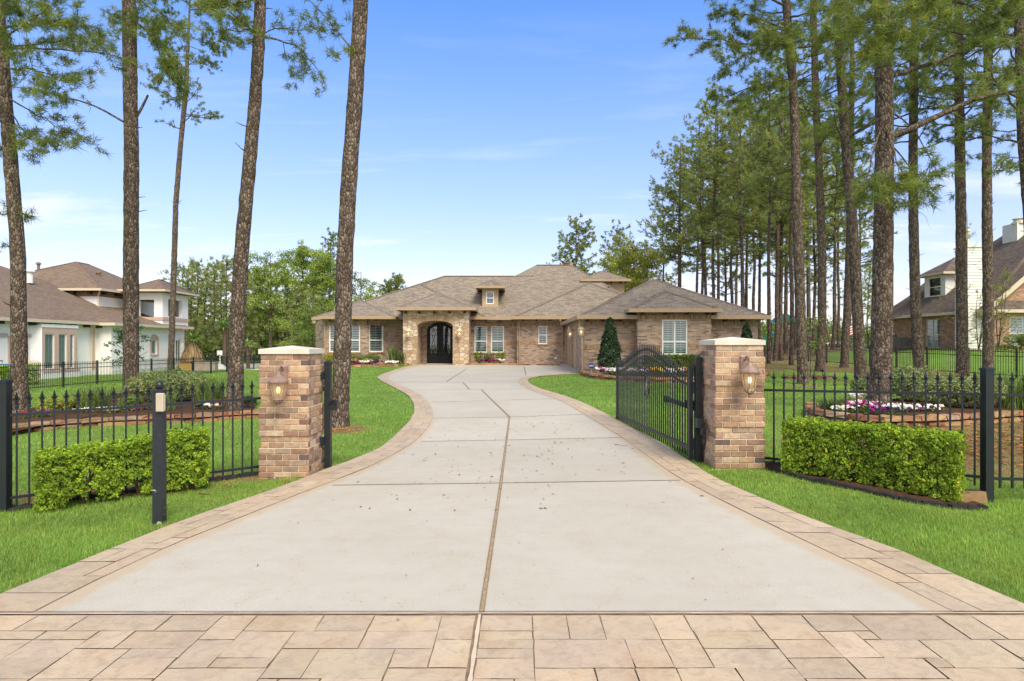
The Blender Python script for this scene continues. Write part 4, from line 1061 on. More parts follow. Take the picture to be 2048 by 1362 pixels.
def window(par, fr, u0, u1, z0, z1, mull=.5, cols=1, dep=.10, shutter='shutter', glass='glass', fmat='white', fw=.055, slat=.105, sill=None, name='window', label=None):
    "a window set in an opening: frame, mullions, pane, louvred shutter, dark room behind"
    mb = MB(); d0, d1 = -dep+.0, -dep+.06
    mb.lbox(fr, u0, u0+fw, d0, d1, z0, z1); mb.lbox(fr, u1-fw, u1, d0, d1, z0, z1)
    mb.lbox(fr, u0+fw, u1-fw, d0, d1, z0, z0+fw); mb.lbox(fr, u0+fw, u1-fw, d0, d1, z1-fw, z1)
    if mull: zm = z0+(z1-z0)*mull; mb.lbox(fr, u0+fw, u1-fw, d0+.005, d1-.004, zm-.03, zm+.03)
    for k in range(1, cols): um = u0+(u1-u0)*k/cols; mb.lbox(fr, um-.03, um+.03, d0+.004, d1-.002, z0+fw, z1-fw)
    w = mb.build(name, M[fmat], par, label=label)
    p = MB(); o, ud, nd = fr; q = lambda u, z, d: o+ud*u+nd*d+A(0, 0, z)
    dg = -dep+.02; p.quad(q(u0+.01, z0+.01, dg), q(u1-.01, z0+.01, dg), q(u1-.01, z1-.01, dg), q(u0+.01, z1-.01, dg)); p.build('pane', M[glass], w)
    b = MB(); db = -dep-.16; b.quad(q(u0-.1, z0-.1, db), q(u1+.1, z0-.1, db), q(u1+.1, z1+.1, db), q(u0-.1, z1+.1, db)); b.build('dark_room', M['inside'], w)
    if shutter:
        s = MB(); ds = -dep-.035
        zz = z0+.07
        while zz < z1-.07:
            for k in range(cols):
                a = u0+(u1-u0)*k/cols+.07; c = u0+(u1-u0)*(k+1)/cols-.07
                s.hexa([q(a, zz-.022, ds+.03), q(c, zz-.022, ds+.03), q(c, zz+.012, ds-.03), q(a, zz+.012, ds-.03), q(a, zz-.012, ds+.03), q(c, zz-.012, ds+.03), q(c, zz+.022, ds-.03), q(a, zz+.022, ds-.03)])
            zz += slat
        for k in range(cols):
            a = u0+(u1-u0)*k/cols; c = u0+(u1-u0)*(k+1)/cols
            s.lbox(fr, a+.02, a+.075, ds-.015, ds+.015, z0+.02, z1-.02); s.lbox(fr, c-.075, c-.02, ds-.015, ds+.015, z0+.02, z1-.02)
            s.lbox(fr, (a+c)/2-.008, (a+c)/2+.008, ds+.03, ds+.04, z0+.06, z1-.06)
        s.build('shutter', M[shutter], w)
    if sill:
        s = MB(); s.lbox(fr, u0-.08, u1+.08, .0, .05, z0-.09, z0-.002); s.build('sill', M[sill], w)
    return w
def hip(par, x0, x1, y0, y1, ze, ra, rb, zr, mat='shingle', rmat='ridge', gut='gutter', name='roof', gh=.17, label=None, brk=None, soffit=True, caps=True):
    A_, B_, C_, D_ = A(x0, y0, ze), A(x1, y0, ze), A(x1, y1, ze), A(x0, y1, ze); R0, R1 = A(*ra, zr), A(*rb, zr)
    mb = MB(); same = np.allclose(R0, R1)
    if same:
        for p, q in ((A_, B_), (B_, C_), (C_, D_), (D_, A_)): mb.quad(p, q, R0)
    elif abs(R0[1]-R1[1]) < 1e-6:
        mb.quad(A_, B_, R1, R0); mb.quad(B_, C_, R1); mb.quad(C_, D_, R0, R1); mb.quad(D_, A_, R0)
    else:
        mb.quad(A_, B_, R0); mb.quad(B_, C_, R1, R0); mb.quad(C_, D_, R1); mb.quad(D_, A_, R0, R1)
    ro = mb.build(name, M[mat], par, label=label)
    if caps:
        if caps is True: caps = 'ABCDR'
        rc = MB(); segs = {'A': (A_, R0), 'D': (D_, R0), 'B': (B_, R1), 'C': (C_, R1)}
        if not same:
            if abs(R0[1]-R1[1]) > 1e-6: segs = {'A': (A_, R0), 'B': (B_, R0), 'C': (C_, R1), 'D': (D_, R1)}
            segs['R'] = (R0, R1)
        for p, q in [segs[k] for k in caps if k in segs]:
            n = max(2, int(np.linalg.norm(q-p)/.3)); 
            for i in range(n):
                a = p+(q-p)*i/n; b = p+(q-p)*(i+1)/n; d = (q-p)/np.linalg.norm(q-p); up = A(0, 0, 1)
                s = np.cross(d, up); s = s/(np.linalg.norm(s)+1e-9)*.13; up2 = np.cross(s/.13, d)
                l0, l1 = .012, .03
                rc.quad(a-s-up2*.03, a+up2*l0*2, b+up2*l1*1.2, b-s-up2*.02); rc.quad(a+up2*l0*2, a+s-up2*.03, b+s-up2*.02, b+up2*l1*1.2)
        rc.build('ridge_cap', M[rmat], ro)
    g = MB(); w = .1
    g.box2((x0-w, y0-w, ze-gh), (x1+w, y0, ze+.012)); g.box2((x0-w, y1, ze-gh), (x1+w, y1+w, ze+.012))
    g.box2((x0-w, y0+.001, ze-gh+.001), (x0, y1-.001, ze+.011)); g.box2((x1, y0+.001, ze-gh+.001), (x1+w, y1-.001, ze+.011))
    g.build('gutter', M[gut], ro)
    if soffit:
        s = MB(); zs = ze-gh+.03; s.quad((x0, y0, zs), (x0, y1, zs), (x1, y1, zs), (x1, y0, zs)); s.build('soffit', M['soffit'], ro)
    return ro
def brackets(par, pts, ze, mat='darkwood', d=(0, -1), size=(.11, .3, .12)):
    for x, y in pts:
        mb = MB(); w, l, h = size
        sx, sy = (w, l) if d[0] == 0 else (l, w)
        mb.box((x+d[0]*l/2, y+d[1]*l/2, ze-h/2), (sx, sy, h)); mb.build('rafter_tail', M[mat], par)
def downspout(par, pts, mat='gutter', r=.045):
    mb = MB(); mb.tube(pts, r, 6); mb.build('downspout', M[mat], par)

# ------------------------------------------------------------------ the brick house
def brick_house():
    t = thing('brick_house', 'single storey brown brick house with arched stone entry and hipped shingle roofs', 'house', (0, 40, .5))
    GR = .40
    H = 3.30   # top of main brick
    def wx(px, Y): return (px-CX)/F*Y
    def wz(py, Y): return CAMZ+(HY-py)/F*Y
    # --- main wall right of the portico
    Y = 40.0; x0, x1 = wx(936, Y), wx(1036, Y)
    def hole(px0, px1, py0, py1, Yw, xs): return (wx(px0, Yw)-xs, wx(px1, Yw)-xs, wz(py1, Yw), wz(py0, Yw))
    mb = MB(); hs = [hole(949, 974.5, 652, 705, Y, x0), hole(982, 1008, 652, 705, Y, x0)]
    fr = wall(mb, (x0, Y), (x1+.3, Y), GR, H, hs); mb.build('wall', M['brick'], t)
    for h in hs: window(t, fr, *h, mull=.43, sill='soldier')
    def band(fr, a, b, z, h=.22, d=.012, skip=()):
        xs = [a]
        for k in sorted(skip): xs += [k[0]-.1, k[1]+.1]
        xs.append(b)
        for i in range(0, len(xs), 2):
            if xs[i+1]-xs[i] > .05: s = MB(); s.lbox(fr, xs[i], xs[i+1], 0, d, z, z+h); s.build('brick_band', M['soldier'], t)
    band(fr, 0, x1-x0, H-.4, .22); band(fr, 0, x1-x0, 1.72, .2, skip=[(h[0], h[1]) for h in hs])
    # --- wall of the link wing
    Y5 = 39.4; a0, a1 = wx(1034, Y5), 3.6
    mb = MB(); h5 = hole(1076.5, 1094.5, 652, 688, Y5, a0); fr5 = wall(mb, (a0, Y5), (a1, Y5), GR, H, [h5]); wall(mb, (a0, Y+.3), (a0, Y5), GR, H); mb.build('wall', M['brick'], t)
    window(t, fr5, *h5, mull=.5, sill='soldier'); band(fr5, .02, a1-a0, H-.4, .22); band(fr5, .02, a1-a0, 1.72, .2, skip=[h5[:2]])
    ob = MB(); ob.lbox(fr5, wx(1109, Y5)-a0, wx(1113.5, Y5)-a0, 0, .04, wz(718, Y5), wz(714, Y5)); ob.build('outlet_box', M['white'], t)
    # --- left bay: front face, canted faces
    Yb = 38.6; GRb = .3
    bx0, bx1 = wx(650, Yb), wx(733, Yb); cx, cy = wx(776, 39.6), 39.6
    mb = MB(); hb = [hole(658, 720, 648.5, 704, Yb, bx0)]
    frb = wall(mb, (bx0, Yb), (bx1, Yb), GRb, H, hb)
    frc, Lc = frame((bx1, Yb), (cx, cy)); hc = [(.20, Lc-.32, wz(704, 38.9), wz(649, 38.9))]; wall(mb, (bx1, Yb), (cx, cy), GRb, H, hc)
    wall(mb, (bx0-.9, cy), (bx0, Yb), GRb, H); wall(mb, (cx, cy), (wx(808, 40), 40), GRb, H)
    mb.build('wall', M['brick'], t)
    window(t, frb, *hb[0], mull=.43, cols=2, sill='soldier', fw=.07); window(t, frc, *hc[0], mull=.43, sill='soldier', fw=.07)
    band(frb, 0, bx1-bx0, H-.4); band(frc, .0, Lc, H-.4); 
    mb = MB(); wall(mb, (wx(637, 41), 41.2), (bx0-.5, 41.2), GRb-.2, 3.0); wall(mb, (wx(637, 41), 52), (wx(637, 41), 41.2), GRb-.4, 3.0); wall(mb, (12, 52), (wx(637, 41), 52), GRb-.4, 3.0); mb.build('wall', M['brick'], t)
    hip(t, wx(629, 40.8), -9, 40.8, 46, 3.28, (-10.6, 43), (-10.6, 43.01), 4.3, caps=False)
    # --- roofs
    ze = 3.45
    hip(t, wx(640, 38.2), wx(786, 39.3)+.3, 38.15, 45.5, ze, (wx(722, 41.6), 41.6), (wx(722, 41.6), 41.61), wz(600.5, 41.6))
    hip(t, -12.5, 3.0, 39.35, 52, ze+.0, (wx(889, 45), 45), (1.6, 45), 6.67, caps='ADR')
    hip(t, -5.0, 9.6, 39.36, 54, ze+.008, (wx(1073, 46.75), 46.75), (wx(1141, 46.75), 46.75), 7.69, caps='BCR')
    hip(t, wx(790, 39.2), -1.6, 39.2, 52, ze+.02, (wx(840, 43), 43), (wx(840, 43), 43.02), wz(567, 43), caps='B')
    hip(t, .12, 10.6, 38.75, 50, ze+.015, (wx(1178, 43.1), 43.1), (wx(1178, 43.1), 45), wz(565, 43.1))
    brackets(t, [(wx(p, 39.7), 39.75) for p in (946, 971, 998, 1024)], ze-.14); brackets(t, [(wx(p, 39), 39.2) for p in (1046, 1073, 1100)], ze-.13)
    brackets(t, [(wx(p, 38.4), 38.45) for p in (660, 688, 710, 736, 753)], ze-.14)
    # --- stone portico with an arched opening
    Yp = 38.0; p0, p1 = wx(806, Yp), wx(938, Yp); zt = wz(617, Yp)+.02; o0, o1 = wx(835, Yp), wx(905.5, Yp); zs_, za = wz(652, Yp), wz(641, Yp)
    st = MB(); n = 24; xs = np.linspace(o0, o1, n+1); zc = zs_+(za-zs_)*np.sqrt(np.clip(1-((xs-(o0+o1)/2)/((o1-o0)/2))**2*.98, 0, 1))
    Yk = 40.0
    st.quad((p0, Yp, GR), (o0, Yp, GR), (o0, Yp, zt), (p0, Yp, zt)); st.quad((o1, Yp, GR), (p1, Yp, GR), (p1, Yp, zt), (o1, Yp, zt))
    for i in range(n):
        st.quad((xs[i], Yp, zc[i]), (xs[i+1], Yp, zc[i+1]), (xs[i+1], Yp, zt), (xs[i], Yp, zt))
        st.quad((xs[i+1], Yp, zc[i+1]), (xs[i], Yp, zc[i]), (xs[i], Yk, zc[i]), (xs[i+1], Yk, zc[i+1]))
    st.quad((o0, Yk, GR), (o0, Yp, GR), (o0, Yp, zc[0]), (o0, Yk, zc[0])) ; st.quad((o1, Yp, GR), (o1, Yk, GR), (o1, Yk, zc[-1]), (o1, Yp, zc[-1]))
    st.quad((p1, Yp, GR), (p1, 40.2, GR), (p1, 40.2, zt), (p1, Yp, zt)); st.quad((p0, 40.2, GR), (p0, Yp, GR), (p0, Yp, zt), (p0, 40.2, zt))
    po = st.build('portico', M['stone'], t)
    vs = MB(); N2 = 15; hw = .34     # arch voussoirs
    for i in range(N2):
        f0, f1 = i/N2, (i+1)/N2-.006
        def pp(f, e): 
            x = o0+(o1-o0)*f; z = zs_+(za-zs_)*math.sqrt(max(0, 1-((x-(o0+o1)/2)/((o1-o0)/2))**2*.98)); th = (f-.5)*1.1
            return (x+math.sin(th)*e, z+math.cos(th)*e)
        q = [pp(f0, .0), pp(f1, .0), pp(f1, hw), pp(f0, hw)]; tt = R(i).uniform(.8, 1.15)
        vs.hexa([(q[0][0], Yp-.03, q[0][1]), (q[1][0], Yp-.03, q[1][1]), (q[1][0], Yp+.05, q[1][1]), (q[0][0], Yp+.05, q[0][1]),
                 (q[3][0], Yp-.03, q[3][1]), (q[2][0], Yp-.03, q[2][1]), (q[2][0], Yp+.05, q[2][1]), (q[3][0], Yp+.05, q[3][1])], tuple(A(*srgb(204, 176, 140))*tt*1.0))
    vs.build('arch_stones', M['rock'], po)
    pr = hip(t, wx(794, 37.6), wx(949, 37.6), 37.55, 45, wz(615, 37.6), (wx(876, 40.3), 40.3), (wx(876, 40.3), 44), wz(585.5, 40.3))
    brackets(t, [(wx(p, 37.9), 38.0) for p in (812, 839, 869, 899, 929)], wz(617, 37.6)-.17, d=(0, -1), size=(.13, .3, .12))
    # back wall of the recess and the iron double door
    d0, d1 = wx(854, Yk), wx(906.5, Yk); zd = wz(645, Yk); zg = .50
    bw = MB(); bw.quad((o0-.3, Yk+.06, GR), (d0, Yk+.06, GR), (d0, Yk+.06, 3.6), (o0-.3, Yk+.06, 3.6)); bw.quad((d0, Yk+.06, 2.9), (o1+.2, Yk+.06, 2.9), (o1+.2, Yk+.06, 3.6), (d0, Yk+.06, 3.6)); bw.build('wall', M['brick'], t)
    def arch_door(x0, x1, left):
        nn = 10; xs = np.linspace(x0, x1, nn+1); xc = (d0+d1)/2; hw = (d1-d0)/2
        top = lambda x: zd-.42*(abs(x-xc)/hw)**2.2
        mb = MB(); fw = .2
        def strip(xa, xb, zlo, zhi, d=0.0, k=8):
            X = np.linspace(xa, xb, k+1)
            for a, b in zip(X[:-1], X[1:]):
                mb.hexa([(a, Yk-.0-d, zlo(a)), (b, Yk-d, zlo(b)), (b, Yk+.05, zlo(b)), (a, Yk+.05, zlo(a)), (a, Yk-d, zhi(a)), (b, Yk-d, zhi(b)), (b, Yk+.05, zhi(b)), (a, Yk+.05, zhi(a))])
        gz0 = zg+.55; strip(x0, x1, lambda x: zg, lambda x: gz0+.12*math.sin((x-x0)/(x1-x0)*math.pi), .0)
        strip(x0, x0+fw, lambda x: gz0, top, 0, 3); strip(x1-fw, x1, lambda x: gz0, top, 0, 3); strip(x0+fw, x1-fw, lambda x: top(x)-.2, top)
        mb.box2((x0+.12, Yk-.02, zg+.12), (x1-.12, Yk-.003, zg+.42))
        d = mb.build('front_door', M['door'], t)
        gl = MB(); gl.quad((x0+fw-.02, Yk+.03, gz0-.02), (x1-fw+.02, Yk+.03, gz0-.02), (x1-fw+.02, Yk+.03, zd-.2), (x0+fw-.02, Yk+.03, zd-.2)); gl.build('pane', M['glass_green'], d)
        bk = MB(); bk.quad((x0, Yk+.4, zg), (x1, Yk+.4, zg), (x1, Yk+.4, zd), (x0, Yk+.4, zd)); bk.build('dark_room', M['inside'], d)
        sc = MB(); xm = (x0+x1)/2
        for sgn in (-1, 1):
            for zc_, rr in ((gz0+.25, .13), (gz0+.55, .1), (zd-.55, .12), (zd-.85, .09)):
                th = np.linspace(0, 4.6, 16); sc.tube([(xm+sgn*(.13+rr*math.cos(a)*(1-a*.13)-.05), Yk+.005, zc_+rr*math.sin(a)*(1-a*.1)) for a in th], .012, 4)
            sc.tube([(xm+sgn*.03, Yk+.005, gz0), (xm+sgn*.12, Yk+.005, gz0+.5), (xm+sgn*.02, Yk+.005, (gz0+zd)/2), (xm+sgn*.12, Yk+.005, zd-.7), (xm, Yk+.005, zd-.25)], .012, 4)
        sc.build('scrollwork', M['door'], d)
        hd = MB(); hx = x1-.07 if left else x0+.07; hd.tube([(hx, Yk-.05, 1.35), (hx, Yk-.05, 1.75)], .018, 6); hd.build('handle', M['iron'], d)
    xm = (d0+d1)/2; arch_door(d0, xm-.012, True); arch_door(xm+.012, d1, False)
    fl = MB(); fl.box2((o0-.1, Yp-.2, .3), (o1+.1, Yk+.4, .5)); fl.build('porch_step', M['jointfill'], t)
    # --- dormer
    Yd = 40.62; da, db = wx(964.5, Yd), wx(996.5, Yd); zlo, zhi = wz(614, Yd), wz(575, Yd)
    mb = MB(); hd = (wx(972, Yd)-da, wx(988, Yd)-da, wz(608, Yd), wz(583, Yd))
    frd = wall(mb, (da, Yd), (db, Yd), zlo, zhi, [hd], .06); wall(mb, (db, Yd), (db, 44.5), zlo, zhi); wall(mb, (da, 44.5), (da, Yd), zlo, zhi)
    dm = mb.build('dormer', M['siding'], t)
    window(t, frd, *hd, mull=.48, dep=.06, shutter='shutter', name='dormer_window')
    hip(t, da-.33, db+.33, Yd-.4, 45, wz(572, Yd-.4), (wx(980.5, Yd+.7), Yd+.7), (wx(980.5, Yd+.7), 44.5), wz(560.5, Yd+.7), name='dormer_roof', gh=.14)
    # --- upper tower volume behind
    Yu = 44.5; ua, ub = wx(1175, Yu), wx(1248.5, Yu)
    mb = MB(); wall(mb, (ua, Yu), (ub, Yu), wz(615, Yu), wz(560, Yu)); wall(mb, (ub, Yu), (ub, 50), wz(615, Yu), wz(560, Yu)); wall(mb, (ua, 50), (ua, Yu), wz(615, Yu), wz(560, Yu)); mb.build('wall', M['siding'], t)
    hip(t, wx(1163.5, 44), wx(1259, 44), 44.0, 51, wz(558.5, 44), (wx(1206, 46.5), 46.5), (wx(1206, 46.5), 48.5), wz(541.5, 46.5), gh=.15)
    brackets(t, [(wx(p, 44.4), 44.5) for p in (1184, 1203, 1222, 1241)], wz(558.5, 44)-.13)
    # --- garage wing
    Yg = 29.5; g0, g1_ = 3.38, wx(1516, Yg); gg = .1; Hg = 2.96
    mb = MB(); wall(mb, (g0, Yg), (g1_, Yg), gg, Hg); wall(mb, (g1_, Yg), (g1_, 40), gg, Hg)
    frs = wall(mb, (g0, 40), (g0, Yg), gg, Hg, [(.7, 3.4, .2, 2.55), (4.6, 7.3, .2, 2.55)], .12); mb.build('wall', M['brick'], t)
    for a, b in ((.7, 3.4), (4.6, 7.3)):
        gd = MB(); gd.lbox(frs, a, b, -.12, -.08, .3, 2.55)
        for k in range(4): gd.lbox(frs, a+.1, b-.1, -.08, -.065, .4+k*.53, .83+k*.53)
        gd.build('garage_door', M['siding'], t)
        tr = MB(); tr.lbox(frs, a-.12, a, .0, .03, .25, 2.68); tr.lbox(frs, b, b+.12, 0, .03, .25, 2.68); tr.lbox(frs, a, b, 0, .03, 2.55, 2.68); tr.build('door_trim', M['gutter'], t)
    frg = frame((g0, Yg), (g1_, Yg))[0]
    band(frg, .02, 5.8-g0, Hg-.36, .22); band(frg, .02, 5.8-g0, 1.5, .2); band(frg, 9.25-g0, g1_-g0, Hg-.36, .22); band(frg, 9.25-g0, g1_-g0, 1.5, .2)
    for zq in (1.05, 1.95, .55):
        s = MB(); s.lbox(frg, .0, .9, 0, .02, zq, zq+.08); s.build('quoin', M['brick'], t)
    hip(t, wx(1158, 29.0), wx(1537, 29), 29.0, 45, 3.07, (7.55, 33.4), (7.55, 39), 5.21, label='garage roof')
    brackets(t, [(wx(p, 29.4), Yg) for p in (1175, 1205, 1240, 1450, 1485)], 2.93)
    # --- projecting bay on the garage front
    Yf = 28.9; f0, f1 = wx(1275, Yf), wx(1422, Yf); Hf = 3.24
    mb = MB(); hw_ = (wx(1324, Yf)-f0, wx(1375.5, Yf)-f0, wz(710, Yf), wz(639, Yf))
    frf = wall(mb, (f0, Yf), (f1, Yf), gg, Hf, [hw_]); wall(mb, (f0, Yg), (f0, Yf), gg, Hf); wall(mb, (f1, Yf), (f1, Yg), gg, Hf); mb.build('wall', M['brick'], t)
    window(t, frf, *hw_, mull=.375, cols=2, shutter='shutter_green', glass='glass', fw=.07, slat=.085, sill='soldier', label='wide window with pale green closed shutters')
    band(frf, .02, f1-f0, Hf-.34, .24); band(frf, .02, f1-f0, 1.5, .2, skip=[hw_[:2]])
    for sgn in (0, 1):
        for zq in (.9, 1.35, 1.95, 2.4):
            s = MB(); a = 0 if sgn == 0 else f1-f0-.55; s.lbox(frf, a-.015*(sgn == 0), a+.55+.015*sgn, .002, .022, zq, zq+.28); s.build('quoin', M['brick'], t)
    hip(t, wx(1261, 28.5), wx(1440, 28.5), 28.5, 32.6, wz(617.5, 28.5), (wx(1331, 30.4), 30.4), (wx(1331, 30.4), 30.41), wz(582, 30.4), gh=.16)
    brackets(t, [(wx(p, 28.8), Yf) for p in (1285, 1330, 1374, 1415)], wz(617.5, 28.5)-.15, size=(.11, .26, .1))
    # --- rain pipes, vents
    downspout(t, [(wx(1158, 29), 29.05, 2.95), (3.2, 29.2, 2.7), (3.30, 29.42, 2.5), (3.32, 29.42, .45), (3.2, 29.2, .32)])
    downspout(t, [(wx(1117, 40), 38.6, 3.25), (wx(1121, 40), 38.9, 3.0), (wx(1125, 39.3), 39.3, 2.85), (wx(1125, 39.3), 39.3, .5)])
    downspout(t, [(wx(1039, 39.3), 39.1, 3.2), (wx(1039, 39.3), 39.33, 2.9), (wx(1039, 39.3), 39.33, .5)])
    downspout(t, [(wx(645, 38.3), 38.3, 3.25), (wx(649, 38.5), 38.5, 2.9), (wx(651, 38.5), 38.5, .4)])
    pt = MB(); pt.box2((3.38-.02, 36.2, .4), (3.46, 36.32, 2.9)); pt.build('corner_trim', M['siding'], t)
    for px, py, Yv, s in ((1133, 530, 47.5, .3), (1218, 577, 43.2, .1)):
        v = MB(); c = P(px, py, Yv); v.lathe([(s*.5, -.6), (s*.5, .05), (s*.8, .1), (s*.8, .2), (0, .25)], c, 8); v.build('roof_vent', M['soffit'], t)
    ch = MB(); c = P(1133, 528, 48); ch.box((c[0], c[1], c[2]-.3), (.9, .7, .6)); ch.build('chimney', M['siding'], t)
    return t
brick_house()
lantern('lit wall lantern on the stone left of the arched front entry', (818.5-CX)/F*38, 37.99, 2.72, 1.5, mat=M['mortar'])
lantern('lit wall lantern on the stone right of the arched front entry', (919.5-CX)/F*38, 37.99, 2.72, 1.5, mat=M['mortar'])
lt = lantern('lit white lantern on the garage side wall nearest the downspout', 3.25, 29.62, 2.62, 1.35, mat=M['mortar']); 
lantern('lit white lantern on the garage side wall beyond the white trim', 3.22, 34.9, 2.62, 1.4, mat=M['mortar'])

# ------------------------------------------------------------------ the white stucco neighbour
def stucco_house():
    t = thing('stucco_house', 'two storey white stucco house with brown roofs beyond the left side fence', 'house', (-30, 45, -.3))
    X1, X2 = -28.0, -27.0; zb = -.4; He = 3.05
    yy = lambda px, X: X*F/(px-CX)
    zz = lambda py, Y: CAMZ+(HY-py)/F*Y
    Ya, Yc, Ye = 24, yy(193, X1), yy(367, X2)
    mb = MB()
    hl = []
    # windows of the near wall, u measured from its near end
    w0 = (yy(20, X1)-Ya, yy(32, X1)-Ya, .66, 2.05)
    arch = (yy(188, X1)-Ya-.1, yy(197, X1)-Ya-.55, .1, 2.75)
    fr1 = wall(mb, (X1, Ya), (X1, Yc), zb, He, [w0, (arch[0], min(arch[1], Yc-Ya-.2), arch[2], arch[3])], .12)
    wall(mb, (X1, Yc), (X2, Yc), zb, He)
    w2 = (yy(302, X2)-Yc, yy(314, X2)-Yc, zz(709, 46.5), zz(680, 46.5)); g2 = (yy(352, X2)-Yc, yy(362, X2)-Yc, zz(724, 51), zz(680, 51))
    fr2 = wall(mb, (X2, Yc), (X2, Ye), zb, He+.05, [w2, g2], .12); wall(mb, (X2, Ye), (X2-12, Ye), zb, He); wall(mb, (X1-20, Ya), (X1, Ya), zb, He)
    mb.build('wall', M['stucco'], t)
    bs = MB(); bs.lbox(fr1, -.2, Yc-Ya-.05, 0, .05, zb, .05); bs.lbox(fr2, .05, Ye-Yc, 0, .05, zb, .02); bs.build('plinth', M['white'], t)
    window(t, fr1, *w0, mull=.45, shutter='shutter_green', slat=.062, dep=.12, glass='glass_green'); window(t, fr1, arch[0], min(arch[1], Yc-Ya-.2), arch[2], arch[3], mull=.4, shutter='shutter_green', slat=.062, dep=.12, glass='glass_green')
    window(t, fr2, *w2, mull=0, shutter='shutter_green', slat=.062, dep=.12, glass='glass_green'); window(t, fr2, *g2, mull=0, cols=2, shutter=None, dep=.12, glass='glass_green', name='glass_door')
    def trim(fr, w, e=.16, d=.05, arch=False):
        s = MB(); u0, u1, z0, z1 = w
        s.lbox(fr, u0-e, u0, 0, d, z0-e*.6, z1+(0 if arch else e)); s.lbox(fr, u1, u1+e, 0, d, z0-e*.6, z1+(0 if arch else e)); s.lbox(fr, u0, u1, 0, d+.03, z0-e*.6, z0)
        if not arch: s.lbox(fr, u0, u1, 0, d, z1, z1+e)
        else:
            uc, r = (u0+u1)/2, (u1-u0)/2; o, ud, nd = fr; th = np.linspace(0, math.pi, 13)
            P_ = lambda rr, a, dd: o+ud*(uc+rr*math.cos(a))+nd*dd+A(0, 0, z1+rr*.75*math.sin(a))
            for a, b in zip(th[:-1], th[1:]):
                s.hexa([P_(r, a, d), P_(r+e, a, d), P_(r+e, a, 0), P_(r, a, 0), P_(r, b, d), P_(r+e, b, d), P_(r+e, b, 0), P_(r, b, 0)])
                s.quad(P_(0, a, .012), P_(r, a, .012), P_(r, b, .012))
        s.build('window_trim', M['mauve'], t)
    trim(fr1, w0); trim(fr2, w2, arch=True); trim(fr1, (arch[0], min(arch[1], Yc-Ya-.2), arch[2], arch[3]), arch=True, e=.12)
    # projecting bay with three tall windows
    pr = .45; u0, u1 = yy(84, X1+pr)-Ya, yy(155, X1+pr)-Ya
    bm = MB(); fb = ((A(X1+pr, Ya+u0, 0)), A(0, 1, 0), A(1, 0, 0)); L = u1-u0
    ws = [(yy(90, X1+pr)-Ya-u0, yy(109.5, X1+pr)-Ya-u0), (yy(118, X1+pr)-Ya-u0, yy(134, X1+pr)-Ya-u0), (yy(140.5, X1+pr)-Ya-u0, yy(149, X1+pr)-Ya-u0)]
    hs = [(a, b, .25, 2.38) for a, b in ws]
    frb = wall(bm, (X1+pr, Ya+u0), (X1+pr, Ya+u1), .05, 2.75, hs, .1); bm.build('bay', M['mauve'], t)
    bm = MB(); wall(bm, (X1, Ya+u0-.3), (X1+pr, Ya+u0), -.1, 2.9); wall(bm, (X1+pr, Ya+u1), (X1, Ya+u1+.3), -.1, 2.9)
    bm.box2((X1, Ya+u0-.05, 2.75), (X1+pr+.03, Ya+u1+.05, 2.95)); bm.box2((X1, Ya+u0-.1, -.35), (X1+pr+.1, Ya+u1+.1, .05)); bm.build('bay_wall', M['stucco'], t)
    for h in hs: window(t, frb, *h, mull=0, shutter='shutter_green', slat=.062, glass='glass_green', fw=.06)
    sl = MB(); sl.lbox(frb, -.05, L+.05, .0, .12, .06, .2); sl.build('bay_sill', M['mauve'], t)
    ac = MB(); 
    # belt trim left of the bay
    bt = MB(); bt.lbox(fr1, 0, w0[0]-.2, 0, .06, 2.15, 2.35); bt.lbox(fr1, w0[1]+.2, u0-.3, 0, .06, 2.15, 2.35); bt.build('belt_trim', M['mauve'], t)
    # lower roof
    ze = 3.2
    hip(t, -46, X1+.45, 22, 52.2, ze, (-36.2, 33), (-36.2, 44), 7.35, 'shingle_left', 'ridge_left', 'cream', gh=.18, caps=False)
    hip(t, -40, X2+.45, Yc-.4, Ye+.5, ze-.02, (-33.5, 47.5), (-33.5, 47.52), 5.5, 'shingle_left', 'ridge_left', 'cream', gh=.18, caps=False)
    brackets(t, [(X1+.02, y) for y in np.arange(30.5, Yc, 1.15)], 3.02, d=(1, 0), size=(.16, .38, .17))
    # upper storey
    Xu = -30.4; Yu = yy(197, Xu); Yv = yy(320, Xu); zu = 5.62
    mb = MB(); wall(mb, (-40, Yu), (Xu, Yu), 3.2, zu); wall(mb, (Xu, Yu), (Xu, Yv), 3.2, zu); wall(mb, (Xu, Yv), (-40, Yv), 3.2, zu); mb.build('upper_wall', M['stucco'], t)
    hip(t, -41, Xu+.5, Yu-.5, Yv+.4, zu+.2, (-34.6, 49.6), (-34.6, 51), 8.3, 'shingle_left', 'ridge_left', 'cream', gh=.16)
    fb_ = MB(); fb_.box2((-40, Yu-.03, zu-.34), (Xu+.03, Yu, zu+.02)); fb_.box2((Xu, Yu-.03, zu-.34), (Xu+.03, Yv, zu+.02)); fb_.build('frieze', M['soffit'], t)
    brackets(t, [(x, Yu-.03) for x in (-33.4, -32.1, -30.9)], zu+.02, d=(0, -1), size=(.2, .36, .2)); brackets(t, [(Xu+.03, y) for y in np.arange(Yu+.4, Yv, 1.5)], zu+.02, d=(1, 0), size=(.2, .36, .2))
    downspout(t, [(Xu+.3, Yu-.3, zu+.05), (Xu+.05, Yu-.1, zu-.3), (Xu+.05, Yu-.06, 4.3)], 'cream', .05); downspout(t, [(X1+.4, Yc-.7, 3.0), (X1+.08, Yc-.6, 2.7), (X1+.08, Yc-.6, -.3)], 'cream', .05)
    # corner tower with an arched opening
    Xt, Y0, Y1 = -26.95, 48.2, 52.0; zt = 5.75
